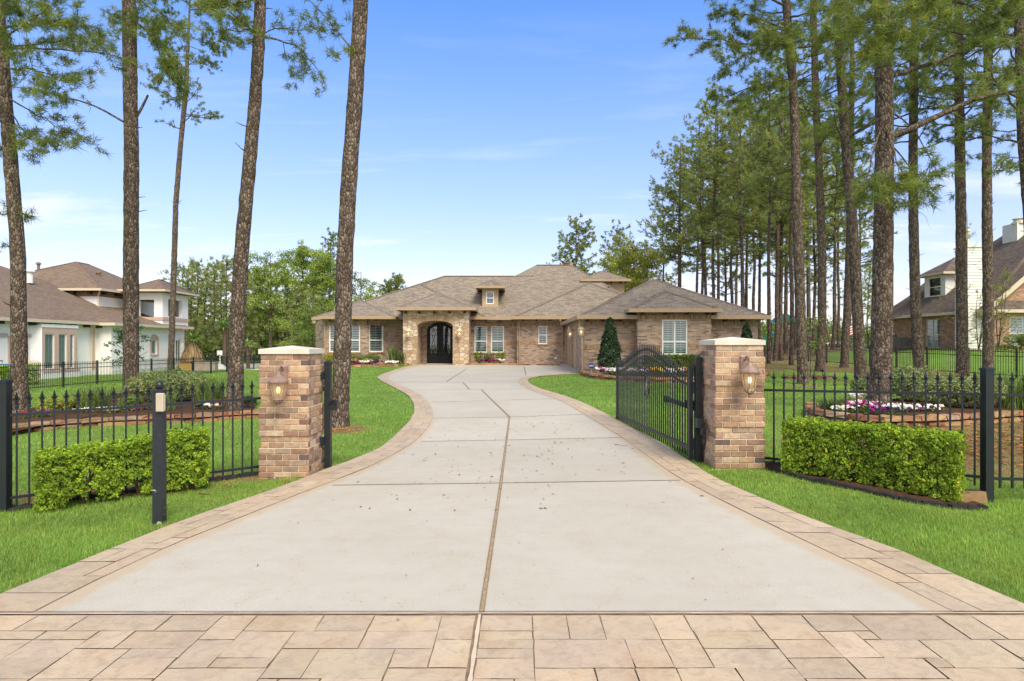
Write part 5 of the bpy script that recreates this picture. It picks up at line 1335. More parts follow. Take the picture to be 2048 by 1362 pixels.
    mb = MB(); ho = (.5, 1.5, 3.9, 5.0); wall(mb, (Xt-2.4, Y0), (Xt, Y0), 3.2, zt, [(.55, 1.75, 3.8, 5.2)], .3); frt = wall(mb, (Xt, Y0), (Xt, Y1), 2.9, zt, [(.8, 2.9, 3.95, 5.3)], .3); wall(mb, (Xt, Y1), (Xt-2.4, Y1), 2.9, zt)
    mb.box2((Xt-.25, Ye-.3, zb), (Xt+.02, Ye+.0, 3.3)); mb.build('tower', M['stucco'], t)
    bd = MB(); bd.box2((Xt-2.42, Y0-.05, 3.62), (Xt+.06, Y0+.0, 3.86)); bd.box2((Xt, Y0, 3.62), (Xt+.06, Y1+.05, 3.86)); bd.build('belt_trim', M['mauve'], t)
    hip(t, Xt-3.0, Xt+.5, Y0-.6, Y1+.6, zt+.18, (Xt-1.3, 50), (Xt-1.3, 50.4), zt+1.2, 'shingle_left', 'ridge_left', 'cream', gh=.14)
    for px, py, Yv_, s in ((77, 531, 50, .18), (59, 546, 43, .35), (197, 549, 49, .2), (7, 616, 36, .08)):
        v = MB(); c = P(px, py, Yv_); v.lathe([(s*.6, -.7), (s*.6, .05), (s, .08), (s, .2), (0, .3)], c, 8); v.build('roof_vent', M['white'] if s > .3 else M['soffit'], t)
    fl = MB(); fl.box2((X1, 50.5, -.35), (X2+7, 66, -.24)); fl.build('pool_deck', M['limestone'], t)
stucco_house()

# ------------------------------------------------------------------ the brick neighbour on the right
def right_house():
    t = thing('brick_house', 'brick neighbour house with steep dark roof and white siding chimney beyond the right fence', 'house', (36, 45, 1.1))
    X = 31.9; zb = .9; Ya, Yb = 42.0, 53.2
    yy = lambda px: X*F/(px-CX)
    He = 4.0
    mb = MB(); win = (Yb-yy(1851), Yb-yy(1879.5), 1.55, 3.65)
    w = (Yb-yy(1851), Yb-yy(1879.5), 1.5, 3.6); w = (min(w[:2]), max(w[:2]), 1.5, 3.65)
    fr = wall(mb, (X, Yb), (X, Ya), zb, He, [w], .1); wall(mb, (X+22, Yb), (X, Yb), zb, He)
    # front gable, facing the street
    wg = (1.55, 3.6, 1.6, 3.6); frg = wall(mb, (X, Ya), (X+11, Ya), zb, He, [wg], .1)
    mb.quad((X, Ya, He), (X+11, Ya, He), (X+5.5, Ya, He+4.7)); wall(mb, (X+11, Ya), (X+11, Ya+.6), zb, He); wall(mb, (X+11, Ya+.6), (X+23.4, Ya+.6), zb, He); wall(mb, (X+23.4, Ya+.6), (X+23.4, Yb), zb, He)
    mb.build('wall', M['brick_red'], t)
    window(t, fr, *w, mull=.45, cols=2, shutter='shutter_green', fmat='cream', glass='glass_green'); window(t, frg, *wg, mull=.45, cols=2, shutter='shutter_green', fmat='white', glass='glass_green')
    # gable roof over the front wing
    rf = MB(); e = .45; zr = He+5.1; 
    a, b = X-e, X+11+e; ze = He-.05; y0 = Ya-.4; y1 = 53
    rf.quad((a, y0, ze), (X+5.5, y0, zr), (X+5.5, y1, zr), (a, y1, ze)); rf.quad((X+5.5, y0, zr), (b, y0, ze), (b, y1, ze), (X+5.5, y1, zr)); 
    rf.build('roof', M['shingle_right'], t)
    rk = MB(); rk.bar((a, y0-.02, ze-.12), (X+5.5, y0-.02, zr-.12), .05, .3); rk.bar((X+5.5, y0-.02, zr-.12), (b, y0-.02, ze-.12), .05, .3); rk.box2((a-.05, y0-.05, ze-.25), (a+.7, Ya-.02, ze-.05)); rk.build('rake', M['cream'], t)
    # tall main roof
    hip(t, X-.5, X+24, Ya-.3, 54.0, He+.06, (42, 46.2), (50, 46.2), 13.5, 'shingle_right', 'ridge', 'cream', gh=.2, caps=False)
    ex = MB(); ex.quad((X+.2, Ya-1.2, He+1.1), (X+14, Ya-1.2, He+1.1), (X+14, 46, 9.2), (X+7, 46, 9.2)); 
    # dormer
    c = P(1868, 600, 45.5); d0 = A(c[0], c[1], 0)
    mb = MB(); xa, xb, ya, yb = 33.0, 36.2, 47.6, 50.0; z0, z1 = 5.2, 7.15
    wd = (.5, 1.9, 5.5, 6.95); frd = wall(mb, (xa, yb), (xa, ya), z0, z1, [wd], .08); wall(mb, (xa, ya), (xb+3, ya), z0, z1); wall(mb, (xb+3, yb), (xa, yb), z0, z1); mb.build('dormer', M['whitewood'], t)
    window(t, frd, *wd, mull=.5, shutter=None, dep=.08, fmat='white', glass='glass_green', name='dormer_window')
    hip(t, xa-.35, xb+4, ya-.35, yb+.35, z1+.1, (xa+1.5, 48.8), (xb+3, 48.8), z1+1.35, 'shingle_right', 'ridge', 'cream', gh=.16, name='dormer_roof', caps=False)
    # white siding chimney on the side wall
    c0, c1 = 42.2, 43.35; zc = CAMZ+(HY-495)/F*42.2
    mb = MB(); zq = zb
    while zq < zc:
        mb.hexa([(X-1.2, c0, zq), (X+.3, c0, zq), (X+.3, c1, zq), (X-1.2, c1, zq), (X-1.16, c0+.04, zq+.19), (X+.3, c0+.04, zq+.19), (X+.3, c1-.04, zq+.19), (X-1.16, c1-.04, zq+.19)]); zq += .19
    mb.box2((X-1.25, c0-.05, zq), (X+.35, c1+.05, zq+.08)); ch = mb.build('chimney', M['whitewood'], t)
    fl = MB(); cc = (X-.95, (c0+c1)/2); fl.lathe([(.28, zq), (.28, zq+1.1), (.36, zq+1.12), (.36, zq+1.22), (.28, zq+1.25), (.28, zq+1.35), (.36, zq+1.4), (0, zq+1.5)], (cc[0], cc[1], 0), 10); fl.build('flue', M['limestone'], ch)
    c = P(2046, 470, 47); mb = MB(); mb.box((c[0]+.6, c[1], c[2]-.9), (3.2, 1.4, 3.4)); c2 = mb.build('chimney', M['whitewood'], t)
    fl = MB(); fl.lathe([(.3, 0), (.3, .5), (.42, .52), (.42, .66), (.3, .7), (.3, .85), (.42, .9), (0, 1)], (P(2037, 462, 46.6)), 10); fl.build('flue', M['limestone'], c2)
right_house()
# ------------------------------------------------------------------ pines
UP = A(0, 0, 1)
def unit(v): return v/(np.linalg.norm(v)+1e-9)
class Tufts:
    def __init__(s): s.c = []; s.d = []; s.t = []
    def add(s, c, d, t=1.0): s.c.append(c); s.d.append(d); s.t.append(t)
    def build(s, mb, rng, k, L, w, spread=.62):
        C = np.array(s.c); D = np.array(s.d); T = np.array(s.t); n = len(C)
        if n == 0: return
        d = D[:, None, :]*rng.uniform(.15, 1.1, (n, k, 1))+rng.normal(0, spread, (n, k, 3))
        d /= np.linalg.norm(d, axis=2)[..., None]+1e-9
        ln = L*rng.uniform(.6, 1.15, (n, k, 1))
        b = C[:, None, :]+rng.normal(0, .025, (n, k, 3))-D[:, None]*rng.uniform(0, .12, (n, k, 1))
        pr = np.cross(d, rng.normal(0, 1, (n, k, 3))); pr /= np.linalg.norm(pr, axis=2)[..., None]+1e-9
        ww = w*rng.uniform(.7, 1.3, (n, k, 1))
        tip = b+d*ln-UP*ln*.12
        v = np.stack([b-pr*ww/2, b+pr*ww/2, tip], 2).reshape(-1, 3)
        t = (T[:, None]*rng.uniform(.75, 1.25, (n, k))).reshape(-1); y = (rng.random((n, 1))**4*.35+np.zeros((n, k))).reshape(-1)
        mb.add(v, np.arange(len(v)).reshape(-1, 3), np.stack([t*(1+1.0*y), t*(1+.5*y), t*(1-.2*y)], 1))
def bezier(pts, n):
    pts = np.asarray(pts, float)
    if len(pts) == 2: return pts[0]+(pts[1]-pts[0])*np.linspace(0, 1, n)[:, None]
    d = np.concatenate([[0], np.cumsum(np.linalg.norm(np.diff(pts, axis=0), axis=1))]); s = np.linspace(0, d[-1], n)
    q = np.stack([np.interp(s, d, pts[:, k]) for k in range(3)], 1)
    for _ in range(2): q[1:-1] = .25*q[:-2]+.5*q[1:-1]+.25*q[2:]
    return q
def pine_branch(W, T, pts, r0, rng, dens=5.0, start=.3, tw=.45, tuft=.13, sag=0.0, nseg=5, tip_r=.2, bare=False, wig=.03, droop=.0, tmul=1.0):
    n = 10; q = bezier(pts, n); L = np.linalg.norm(np.diff(q, axis=0), axis=1).sum()
    t = np.linspace(0, 1, n)
    q = q+UP*(sag*L*4*t*(1-t))[:, None]+rng.normal(0, wig*L*.3, (n, 3))*np.minimum(t*3, 1)[:, None]
    W.tube(q, r0*(1-t*(1-tip_r)), nseg)
    if bare: return
    axis = unit(q[-1]-q[0])
    m = max(2, int(L*dens*(1-start)))
    for s in np.linspace(start, 1, m):
        i = min(int(s*(n-1)), n-2); p = q[i]+(q[i+1]-q[i])*(s*(n-1)-i)
        rd = rng.normal(0, 1, 3); rd -= axis*rd.dot(axis); rd = unit(rd); rd[2] *= .55
        d = unit(axis*rng.uniform(.3, 1.0)+rd+UP*rng.uniform(-.1, .35)-UP*droop)
        ln = np.clip(tw*L*(1.15-.6*s)*rng.uniform(.35, 1.1), .12, 1.15)
        e = p+d*ln+UP*ln*rng.uniform(-.12, .18)
        md = p+d*ln*.5+rng.normal(0, .03*ln, 3)
        W.tube([p, md, e], [r0*.28*(1.2-s)+.004, .005, .003], 3, cap=False)
        k = max(2, int(ln/tuft))
        for a in np.linspace(.35, 1, k):
            c = p+(e-p)*a+rng.normal(0, .045, 3)
            T.add(c, unit(d+UP*.45+rng.normal(0, .35, 3)), rng.uniform(.7, 1.3)*tmul)
            if rng.random() < .8:
                c2 = c+rng.normal(0, .13, 3); T.add(c2, unit(d+UP*.4+rng.normal(0, .5, 3)), rng.uniform(.65, 1.25)*tmul)
    T.add(q[-1], axis, 1.1*tmul)
def trunk_mesh(path, radii, rng, n=16, flare=True):
    path = np.asarray(path, float); d = np.concatenate([[0], np.cumsum(np.linalg.norm(np.diff(path, axis=0), axis=1))])
    m = max(8, int(d[-1]/.22)); s = np.linspace(0, d[-1], m)
    q = np.stack([np.interp(s, d, path[:, k]) for k in range(3)], 1)
    for _ in range(4): q[1:-1] = .25*q[:-2]+.5*q[1:-1]+.25*q[2:]
    r = np.interp(s, d, radii)
    if flare: r = r*(1+.55*np.exp(-s/.28))
    mb = MB(); mb.tube(q, r, n, True, 1.0, .035, rng)
    return mb, q
def stubs(W, q, rng, z0, z1, n, r=.02, L=.35):
    for _ in range(n):
        z = rng.uniform(z0, z1); i = int(np.argmin(abs(q[:, 2]-z))); a = rng.uniform(0, 6.28)
        d = A(math.cos(a), math.sin(a), rng.uniform(-.1, .7)); W.tube([q[i], q[i]+d*L*.6, q[i]+d*L*rng.uniform(.8, 1.2)+UP*.05], [r, r*.7, r*.3], 5)
def auto_branches(W, T, q, rng, z0, z1, nb, Lmax, dens=3.2, tuft=.17, tw=.42, rb=.05, start=.3, az=None, shape=None, nseg=5, tmul=1.0):
    for k in range(nb):
        f = (k+rng.random())/nb; z = z0+(z1-z0)*f
        i = int(np.argmin(abs(q[:, 2]-z))); p = q[i]
        prof = (.55+.9*f-1.15*f*f) if shape is None else shape(f)
        L = Lmax*max(.18, prof)*rng.uniform(.6, 1.15)
        a = rng.uniform(0, 6.283) if az is None else rng.normal(az[0], az[1])
        el = rng.uniform(-.12, .45)+.35*f
        d = A(math.cos(a)*math.cos(el), math.sin(a)*math.cos(el), math.sin(el))
        mid = p+d*L*.5+A(0, 0, -.03*L); e = p+d*L+A(0, 0, .08*L)
        pine_branch(W, T, [p, mid, e], rb*(1.1-.6*f)*(.6+.4*L/Lmax), rng, dens, start, tw, tuft, nseg=nseg, tmul=tmul)
def near_pine(name, label, Y, px_path, w0, w1, seed, H=21, crown=None, branches=(), dead=(), nst=0, needles=(26, .20, .015), group=None, crown_kw={}, stubz=(2, 8)):
    """px_path: trunk centre in the photograph, base first; w0,w1 trunk diameters at base and frame top"""
    rng = R(seed)
    base = G(*px_path[0]) if Y is None else GY(px_path[0][0], Y); Y = base[1]
    pts = [base-A(0, 0, .3), base]+[P(px, py, Y) for px, py in px_path[1:]]
    d = unit(pts[-1]-pts[-2]); z = pts[-1][2]
    if z < H: 
        dd = d*.7+UP*.3; pts.append(pts[-1]+dd*(H-z)/dd[2])
    zs = [p[2] for p in pts]; rad = np.interp(zs, [base[2], pts[len(px_path)][2], H], [w0/2, w1/2, .05])
    t = thing(name, label, 'pine tree', base, group)
    tb, q = trunk_mesh(pts, rad, rng)
    W = tb; T = Tufts()
    for b in branches:
        pp = b[0]; kw = b[1]
        p3 = [P(*p) if len(p) == 3 else P(p[0], p[1], Y) for p in pp]
        # root the branch on the trunk axis
        i = int(np.argmin(np.linalg.norm(q-p3[0], axis=1))); p3[0] = q[i]
        pine_branch(W, T, p3, kw.get('r', .035), rng, **{k: v for k, v in kw.items() if k != 'r'})
    if nst: stubs(W, q, rng, *stubz, nst)
    if crown: auto_branches(W, T, q, rng, crown[0], H-.2, crown[1], crown[2], **crown_kw)
    W.build('trunk', M['bark'], t, smooth=True)
    if T.c:
        cm = MB(); T.build(cm, rng, *needles); cm.build('crown', M['needle'], t)
    return t
def B(*pp, **kw): return (pp, kw)
NE = (34, .19, .014)
# --- the row left of the drive
near_pine('pine_tree', 'pine at the left picture edge leaning left, red flowers at its foot', None, [(42, 838), (38, 700), (36, 500), (19, 300), (4, 100), (-4, 0)], .34, .24, 101, 20, (12.0, 16, 2.8),
    [B((3, 60), (70, 45, 14.0), (150, 35, 13.5), r=.03), B((3, 95), (100, 90, 14.6), (160, 70, 14.8), r=.03, sag=.02), B((6, 100), (130, 100, 15.2), (245, 112, 15.4), r=.03, start=.25),
     B((8, 130), (60, 140, 13.6), (130, 160, 13.2), r=.03), B((12, 200), (90, 240, 14.2), (163, 275, 14.0), r=.022, droop=.2, start=.4), B((14, 215), (45, 265, 14.2), (85, 288, 14.0), r=.02, droop=.2),
     B((17, 285), (45, 295), (66, 312), r=.014), B((19, 290), (0, 300), (-30, 320), r=.02), B((28, 420), (40, 425), (56, 432), r=.012), B((28, 425), (10, 430), (-20, 425), r=.02), B((30, 490), (10, 490), (-12, 500), r=.014),
     B((0, 50), (-60, 40, 13.5), (-140, 20, 13), r=.04), B((0, 20), (60, -5, 14), (150, -30, 13.6), r=.03), B((4, 140), (-40, 150, 14), (-80, 170, 14), r=.03), B((10, 190), (-20, 210), (-70, 230), r=.02), B((0, 70), (40, 60, 13.2), (90, 20, 12.8), r=.03)], nst=4, needles=NE)
near_pine('pine_tree', 'tall pine behind the left fence with a broken stub and one long low limb', None, [(262, 806), (262, 700), (262, 500), (263, 300), (260, 150), (258, 0)], .42, .36, 102, 22, (15.0, 16, 3.2),
    [B((256, 252), (175, 205), (90, 180), (14, 168), r=.035, dens=4.5, start=.35, tw=.22, sag=.0), B((268, 248), (284, 215), (296, 190), r=.05, bare=True, tip_r=.6, wig=.0), B((250, 40), (232, 30), (215, 26), r=.03, bare=True, tip_r=.5),
     B((256, 122), (230, 110), (180, 95), (130, 90), r=.02, start=.2, tw=.3), B((262, 8), (275, 50, 17.2), (330, 100, 16.8), (372, 140, 16.4), r=.045, dens=5, start=.35), B((262, -30), (300, 20, 17.4), (350, 45, 17), r=.03),
     B((258, 20), (230, 25, 17.2), (225, 45), r=.014)], nst=3, needles=NE)
near_pine('pine_tree', 'slim pine beside the round shrub, leaning right, with dead twig stubs', None, [(341, 748), (346, 600), (352, 400), (362, 280), (372, 180), (380, 0)], .40, .27, 103, 21.5, (16.5, 14, 3.2),
    [B((372, 140), (335, 95), (285, 40), r=.04, start=.3), B((371, 150), (335, 140), (312, 178), r=.03, droop=.2), B((376, 130), (400, 120), (430, 128), r=.03, droop=.2), B((376, 70), (420, 90), (462, 70), r=.04), B((378, 60), (330, 40), (300, 75), r=.04, droop=.1),
     B((379, 20), (420, 20), (490, 45), r=.05, droop=.1), B((380, 5), (350, -5), (300, -10), r=.05), B((378, 45), (400, 60), (450, 100), r=.04, droop=.2), B((377, 90), (410, 105), (420, 140), r=.03, droop=.3), B((379, 10), (400, 0), (460, 5), r=.04),
     B((374, 110), (350, 60), (330, 10), r=.03), B((373, 120), (345, 120), (320, 150), r=.03, droop=.2)], nst=9, needles=(24, .22, .024), stubz=(6, 13))
near_pine('pine_tree', 'leaning pine between the left pillar and the slim pine, clear of branches', None, [(469, 826), (474, 660), (483, 500), (494, 380), (506, 250), (516, 120), (521, 0)], .38, .27, 104, 21, (12.6, 18, 3.0),
    [B((513, 68), (490, 45), (455, 20), (430, -10), r=.045, start=.25), B((512, 65), (480, 60, 14.6), (440, 62, 14.4), r=.03), B((516, 66), (560, 75), (605, 100), (648, 155), r=.03, droop=.25, start=.3), B((516, 20), (530, 16), (545, 17), r=.03, bare=True), B((514, 66), (545, 55), (620, 60), r=.02),
     B((521, -10), (480, 10, 14.6), (400, 20, 14.2), r=.04), B((514, 80), (490, 90), (470, 75), r=.02), B((520, 5), (470, -10, 14.2), (380, 10, 13.9), r=.03)], nst=2, needles=NE)
near_pine('pine_tree', 'thick bare pine trunk standing on the lawn close to the drive', None, [(678, 853), (683, 760), (690, 500), (700, 330), (713, 160), (722, 0)], .36, .30, 105, 22, (13.0, 20, 3.2),
    [B((704, 112), (690, 85), (660, 40), (612, -5), r=.022, start=.3, droop=.1), B((716, 0), (700, -15), (690, -50), r=.05), B((704, 100), (696, 96), (672, 108), r=.012)], nst=1, needles=NE)
# --- the row right of the drive
near_pine('pine_tree', 'stout pine in the right flower bed with long limbs reaching right', None, [(1759, 826), (1763, 700), (1767, 450), (1769, 300), (1768, 100), (1764, 0)], .45, .34, 106, 22, (11.5, 36, 4.2),
    [B((1772, 282), (1840, 250), (1920, 210), (2048, 172), (2180, 130), r=.08, dens=5.5, start=.42, tw=.3, droop=.1), B((1772, 165), (1800, 142), (1880, 130), (1990, 45), (2060, 0), r=.06, dens=5, start=.4, tw=.3),
     B((1768, 250, 14.6), (1785, 222, 14.4), (1820, 240, 14.2), (1850, 292, 14.0), (1880, 350, 13.6), r=.028, start=.72, dens=9, tw=.28, droop=.4), B((1768, 255, 14.6), (1740, 330, 13.6), (1716, 390, 12.8), r=.03, start=.75, dens=10, tw=.28, droop=.1),
     B((1768, 250, 14.6), (1790, 340, 13.4), (1775, 395, 12.6), r=.03, start=.7, dens=10, tw=.3), B((1770, 260, 14.6), (1800, 350, 13.2), (1830, 385, 12.8), r=.028, start=.65, dens=10, tw=.28), B((1770, 270), (1820, 330, 13.6), (1870, 395, 13), r=.022, start=.6, dens=8, tw=.3, droop=.2),
     B((1767, 120, 14.6), (1765, 90, 13), (1750, 110, 12), r=.03, start=.5, dens=9, tw=.3), B((1767, 60, 14.6), (1790, 30, 13), (1800, 60, 12), r=.03, start=.4, dens=9), B((1766, 40, 14.6), (1730, 20, 13.2), (1690, 60, 12.4), r=.03, start=.4, dens=8), B((1766, 20), (1840, 10, 13.5), (1900, 30, 12.8), r=.04, start=.3, dens=8),
     B((1765, 10), (1700, -20, 14), (1640, 0, 13.8), r=.04, start=.3), B((1765, 0), (1900, -10, 14.2), (2010, 40, 13.8), r=.05, start=.3, dens=7), B((1766, 30), (1830, 60, 14), (1870, 110, 13.8), r=.03, start=.35, dens=7), B((1768, 150), (1740, 150, 14), (1715, 190, 13.6), r=.02, start=.4, dens=8)], nst=3, needles=(34, .21, .015))
near_pine('pine_tree', 'pine leaning left at its top, behind the stout pine of the right bed', 24.4, [(1722, 766), (1716, 640), (1706, 460), (1692, 300), (1682, 150), (1675, 0)], .42, .30, 107, 22, (8.5, 44, 3.6), [], nst=4, needles=(24, .22, .02))
near_pine('pine_tree', 'dark tall pine with a rough split base, first on the right lawn', 23.2, [(1606, 772), (1602, 660), (1596, 480), (1591, 300), (1587, 180), (1579, 95), (1572, 0)], .38, .28, 108, 21, (12.6, 30, 3.2),
    [B((1582, 95), (1500, 88), (1374, 75), r=.05, dens=5), B((1584, 100), (1520, 95, 22.6), (1446, 136, 22.2), r=.045, droop=.1, dens=5), B((1588, 162), (1510, 172), (1428, 200), r=.04, droop=.1, dens=5), B((1590, 188), (1560, 205), (1530, 238), r=.03, droop=.2), B((1584, 100), (1640, 90), (1700, 60), r=.05), B((1588, 160), (1640, 130), (1680, 100), r=.045),
     B((1578, 60), (1500, 30), (1430, 20), r=.05, dens=5), B((1576, 40), (1640, 20, 22), (1690, 20, 21.5), r=.05), B((1574, 10), (1500, -20), (1420, -10), r=.05), B((1589, 170), (1560, 180, 22), (1480, 220, 21.4), r=.03), B((1580, 90), (1560, 60, 21.5), (1560, 80, 20.4), r=.03, dens=8)], nst=6, needles=(26, .22, .019))
near_pine('pine_tree', 'pine standing left of the leaning one on the right lawn', 31.5, [(1640, 743), (1644, 640), (1644, 500), (1638, 330), (1631, 180), (1626, 0)], .43, .30, 109, 23, (8.4, 32, 3.6), [], nst=4, needles=(22, .23, .026))
near_pine('pine_tree', 'pine near the brown iron fence, leaning right above its flared base', 35.0, [(1688, 734), (1694, 620), (1699, 480), (1702, 300), (1704, 150)], .42, .28, 110, 22, (10, 30, 3.6), [], nst=3, needles=(22, .23, .026))
near_pine('pine_tree', 'straight pine right of the stout one, before the neighbour dormer', 29.0, [(1839, 750), (1831, 620), (1827, 450), (1826, 300), (1828, 150), (1831, 0)], .46, .32, 111, 23, (10.5, 44, 4.0), [B((1826, 380), (1850, 370), (1905, 330), r=.025, bare=True), B((1827, 420), (1850, 430), (1862, 462), r=.012, bare=True)], nst=6, needles=(22, .23, .024))
near_pine('pine_tree', 'pine in front of the neighbour white chimney', 27.3, [(1925, 754), (1924, 640), (1922, 450), (1920, 300), (1918, 150), (1917, 0)], .46, .33, 112, 22, (10.8, 46, 4.0), [], nst=5, needles=(22, .23, .024))
near_pine('pine_tree', 'pine right of the neighbour chimney, crossing its steep roof', 26.2, [(1976, 758), (1977, 640), (1974, 450), (1974, 300), (1976, 150), (1978, 0)], .42, .30, 113, 22, (10.2, 46, 4.0), [B((1974, 300), (2000, 310), (2030, 335), r=.02), B((1974, 300), (1945, 310), (1920, 330), r=.02)], nst=5, needles=(22, .23, .023))
near_pine('pine_tree', 'pine at the right picture edge, only its upper trunk in view', 19.5, [(2085, 780), (2072, 600), (2058, 400), (2046, 250), (2042, 80), (2038, 0)], .40, .30, 114, 21, (7.6, 44, 4.0), [B((2046, 260), (2000, 265), (1960, 245), r=.03), B((2048, 310), (2010, 315), (1985, 345), r=.02)], nst=3, needles=(26, .22, .019))

# ------------------------------------------------------------------ grove behind the garage
def grove_proto(seed, H, z0, nb, Lmax, r, lean=0, k=14, w=.048, L=.28, tuft=.19, dens=2.3, label='', name='grove_pine'):
    rng = R(seed); t = thing(name, label, 'pine tree', (0, 0, 0), 'pines of the grove behind the garage')
    n = 9; zz = np.linspace(-.4, H, n); pts = np.stack([np.cumsum(rng.normal(lean*.1, .07, n)), np.cumsum(rng.normal(0, .07, n)), zz], 1); pts -= [pts[0, 0], pts[0, 1], 0]
    tb, q = trunk_mesh(pts, np.interp(zz, [0, H], [r, .04]), rng, 10)
    W = tb; T = Tufts(); auto_branches(W, T, q, rng, z0, H, nb, Lmax, dens=dens, tuft=tuft, tw=.45, rb=.055, nseg=4, start=.25)
    stubs(W, q, rng, z0*.6, z0, 5, .02, .6)
    W.build('trunk', M['bark_far'], t, smooth=True); cm = MB(); T.build(cm, rng, k, L, w, .7); cm.build('crown', M['needle_far'], t)
    return t
GL = {'s': 'slender pine of the grove with a high narrow crown', 'b': 'broad-crowned pine of the grove behind the garage roof', 'm': 'mid-height pine of the grove with branches low on its trunk', 'y': 'short pine at the far end of the grove'}
PR = {'s': [grove_proto(1, 20, 10.5, 50, 3.3, .145, label=GL['s']), grove_proto(2, 21, 9.5, 54, 3.5, .15, .5, label=GL['s'])],
      'b': [grove_proto(3, 19, 8.0, 56, 4.4, .18, label=GL['b']), grove_proto(4, 20, 8.5, 54, 4.3, .18, -.4, label=GL['b'])],
      'm': [grove_proto(5, 18, 5.5, 66, 3.5, .15, label=GL['m'])],
      'y': [grove_proto(6, 13, 4.5, 44, 2.3, .13, label=GL['y'])]}
GROVE = [(1355, 55, 'b', 1.0), (1361, 57.5, 's', .86), (1405, 50, 's', .94), (1414, 58, 'b', 1.04), (1426, 47, 's', .95), (1437, 52, 's', 1.04), (1450, 66, 'm', 1.1), (1463, 60, 's', 1.1), (1486, 44.5, 'b', .98), (1493, 70, 'b', 1.2),
         (1508, 56, 's', 1.1), (1520, 62, 's', 1.12), (1537, 40, 's', .93), (1549, 44.5, 'b', .98), (1563, 46, 'm', 1.06), (1571, 60, 'b', 1.15), (1582, 38, 's', .95), (1617, 55, 'b', 1.12), (1627, 62, 'm', 1.15), (1665, 58, 'b', 1.1),
         (1676, 66, 's', 1.15), (1721, 66, 'b', 1.0), (1640, 84, 'y', 1.15), (1745, 88, 'y', 1.0), (1735, 80, 'y', .8), (1392, 80, 'b', 1.3), (1330, 76, 'b', .95), (1470, 90, 'b', 1.35), (1590, 90, 'm', 1.3), (1700, 95, 'y', 1.2), (1560, 52, 'b', 1.05)]
used = set(); rng0 = R(77)
for px, Y, k, sc in GROVE:
    c = GY(px, Y); j = int(rng0.integers(len(PR[k]))); root = PR[k][j]; rz = rng0.uniform(0, 6.28)
    if (k, j) not in used:
        used.add((k, j)); root.location = tuple(c); root.rotation_euler = (0, 0, rz); root.scale = (sc,)*3
    else: dup(root, c, rz, sc*rng0.uniform(.97, 1.03))
for k in PR:
    for j, r_ in enumerate(PR[k]):
        if (k, j) not in used:
            for c in kids(r_): bpy.data.objects.remove(c)
            bpy.data.objects.remove(r_)

# ------------------------------------------------------------------ leafy trees
def leafy_tree(name, label, base, H, crown_r, z0, seed, mat='leaf_light', n_clump=60, per=60, leaf=.16, r=.16, bark='bark_grey', group=None, spread=.35, tl=(.7, 1.35), shape=None, cat='tree', lean=(0, 0), forks=7, yel=.25):
    rng = R(seed); t = thing(name, label, cat, base, group); base = A(*base)
    tb, q = trunk_mesh([base-A(0, 0, .3), base, base+A(lean[0]*.5, lean[1]*.5, H*.45), base+A(lean[0], lean[1], H*.95)], [r, r, r*.65, .03], rng, 9)
    W = tb; C = []; N = []; T = []
    for k in range(forks*3):
        f = (k+rng.random())/(forks*3); z = base[2]+z0*.8+(H*.95-z0*.8)*f*.85; i = int(np.argmin(abs(q[:, 2]-z))); p = q[i]
        a = k*2.4+rng.normal(0, .3); rr = crown_r*(shape(f) if shape else (.6+.9*f-1.1*f*f))*rng.uniform(.7, 1.1)
        e = p+A(math.cos(a)*rr, math.sin(a)*rr, rr*rng.uniform(.3, .95)); m = p+(e-p)*.5+rng.normal(0, .08*rr, 3)-UP*.06*rr
        W.tube([p, m, e], [r*.38*(1.1-f*.8)+.008, r*.2*(1.1-f*.8)+.006, .008], 5)
        nc = max(2, int(n_clump/(forks*3)))
        for _ in range(nc):
            s = rng.uniform(.35, 1.08); b = p+(m-p)*min(1, s*2) if s < .5 else m+(e-m)*(s-.5)*2
            c = b+rng.normal(0, spread*.8, 3); W.tube([b, (b+c)/2+rng.normal(0, .05, 3), c], [.012, .008, .004], 3, cap=False)
            k2 = int(per*rng.uniform(.6, 1.4)); rad = spread*rng.uniform(.6, 1.3)
            pp = rng.normal(0, 1, (k2, 3)); pp /= np.linalg.norm(pp, axis=1)[:, None]; pp *= (rng.random((k2, 1))**.5)*rad*A(1.15, 1.15, .75)
            C.append(c+pp); N.append(pp/rad+A(0, 0, .6)); tt = tints(rng, k2, *tl, yel)*rng.uniform(.8, 1.2); T.append(tt)
    W.build('trunk', M[bark], t, smooth=True)
    cm = MB(); leaf_quads(cm, np.concatenate(C), np.concatenate(N), leaf, rng, np.concatenate(T), .3, .8); cm.build('crown', M[mat], t)
    return t
def bp(px, Y): return GY(px, Y)
leafy_tree('tulip_tree', 'open light green tree with a forked dark trunk, left of the brick house', bp(541, 66), 12.0, 3.6, 4.5, 201, n_clump=190, per=70, leaf=.19, spread=.55, r=.2)
leafy_tree('tulip_tree', 'tall bright green spring tree rising behind the left brick pillar', bp(606, 74), 15.3, 3.4, 4, 202, n_clump=260, per=70, leaf=.2, spread=.6, r=.2)
leafy_tree('tulip_tree', 'bright green tree touching the thick bare pine trunk from the left', bp(645, 70), 13.8, 2.4, 4, 203, n_clump=190, per=70, leaf=.19, spread=.55, r=.18)
leafy_tree('oak_tree', 'olive green tree just right of the thick bare pine trunk', bp(722, 72), 10.8, 2.6, 3, 204, 'leaf_mid', n_clump=100, per=60, leaf=.16, spread=.5, r=.18, yel=.5)
leafy_tree('oak_tree', 'low yellow-green tree behind the left roof slope of the brick house', bp(752, 66), 7.6, 2.8, 2, 205, 'leaf_light', n_clump=90, per=60, leaf=.15, spread=.5, r=.13, yel=.4)
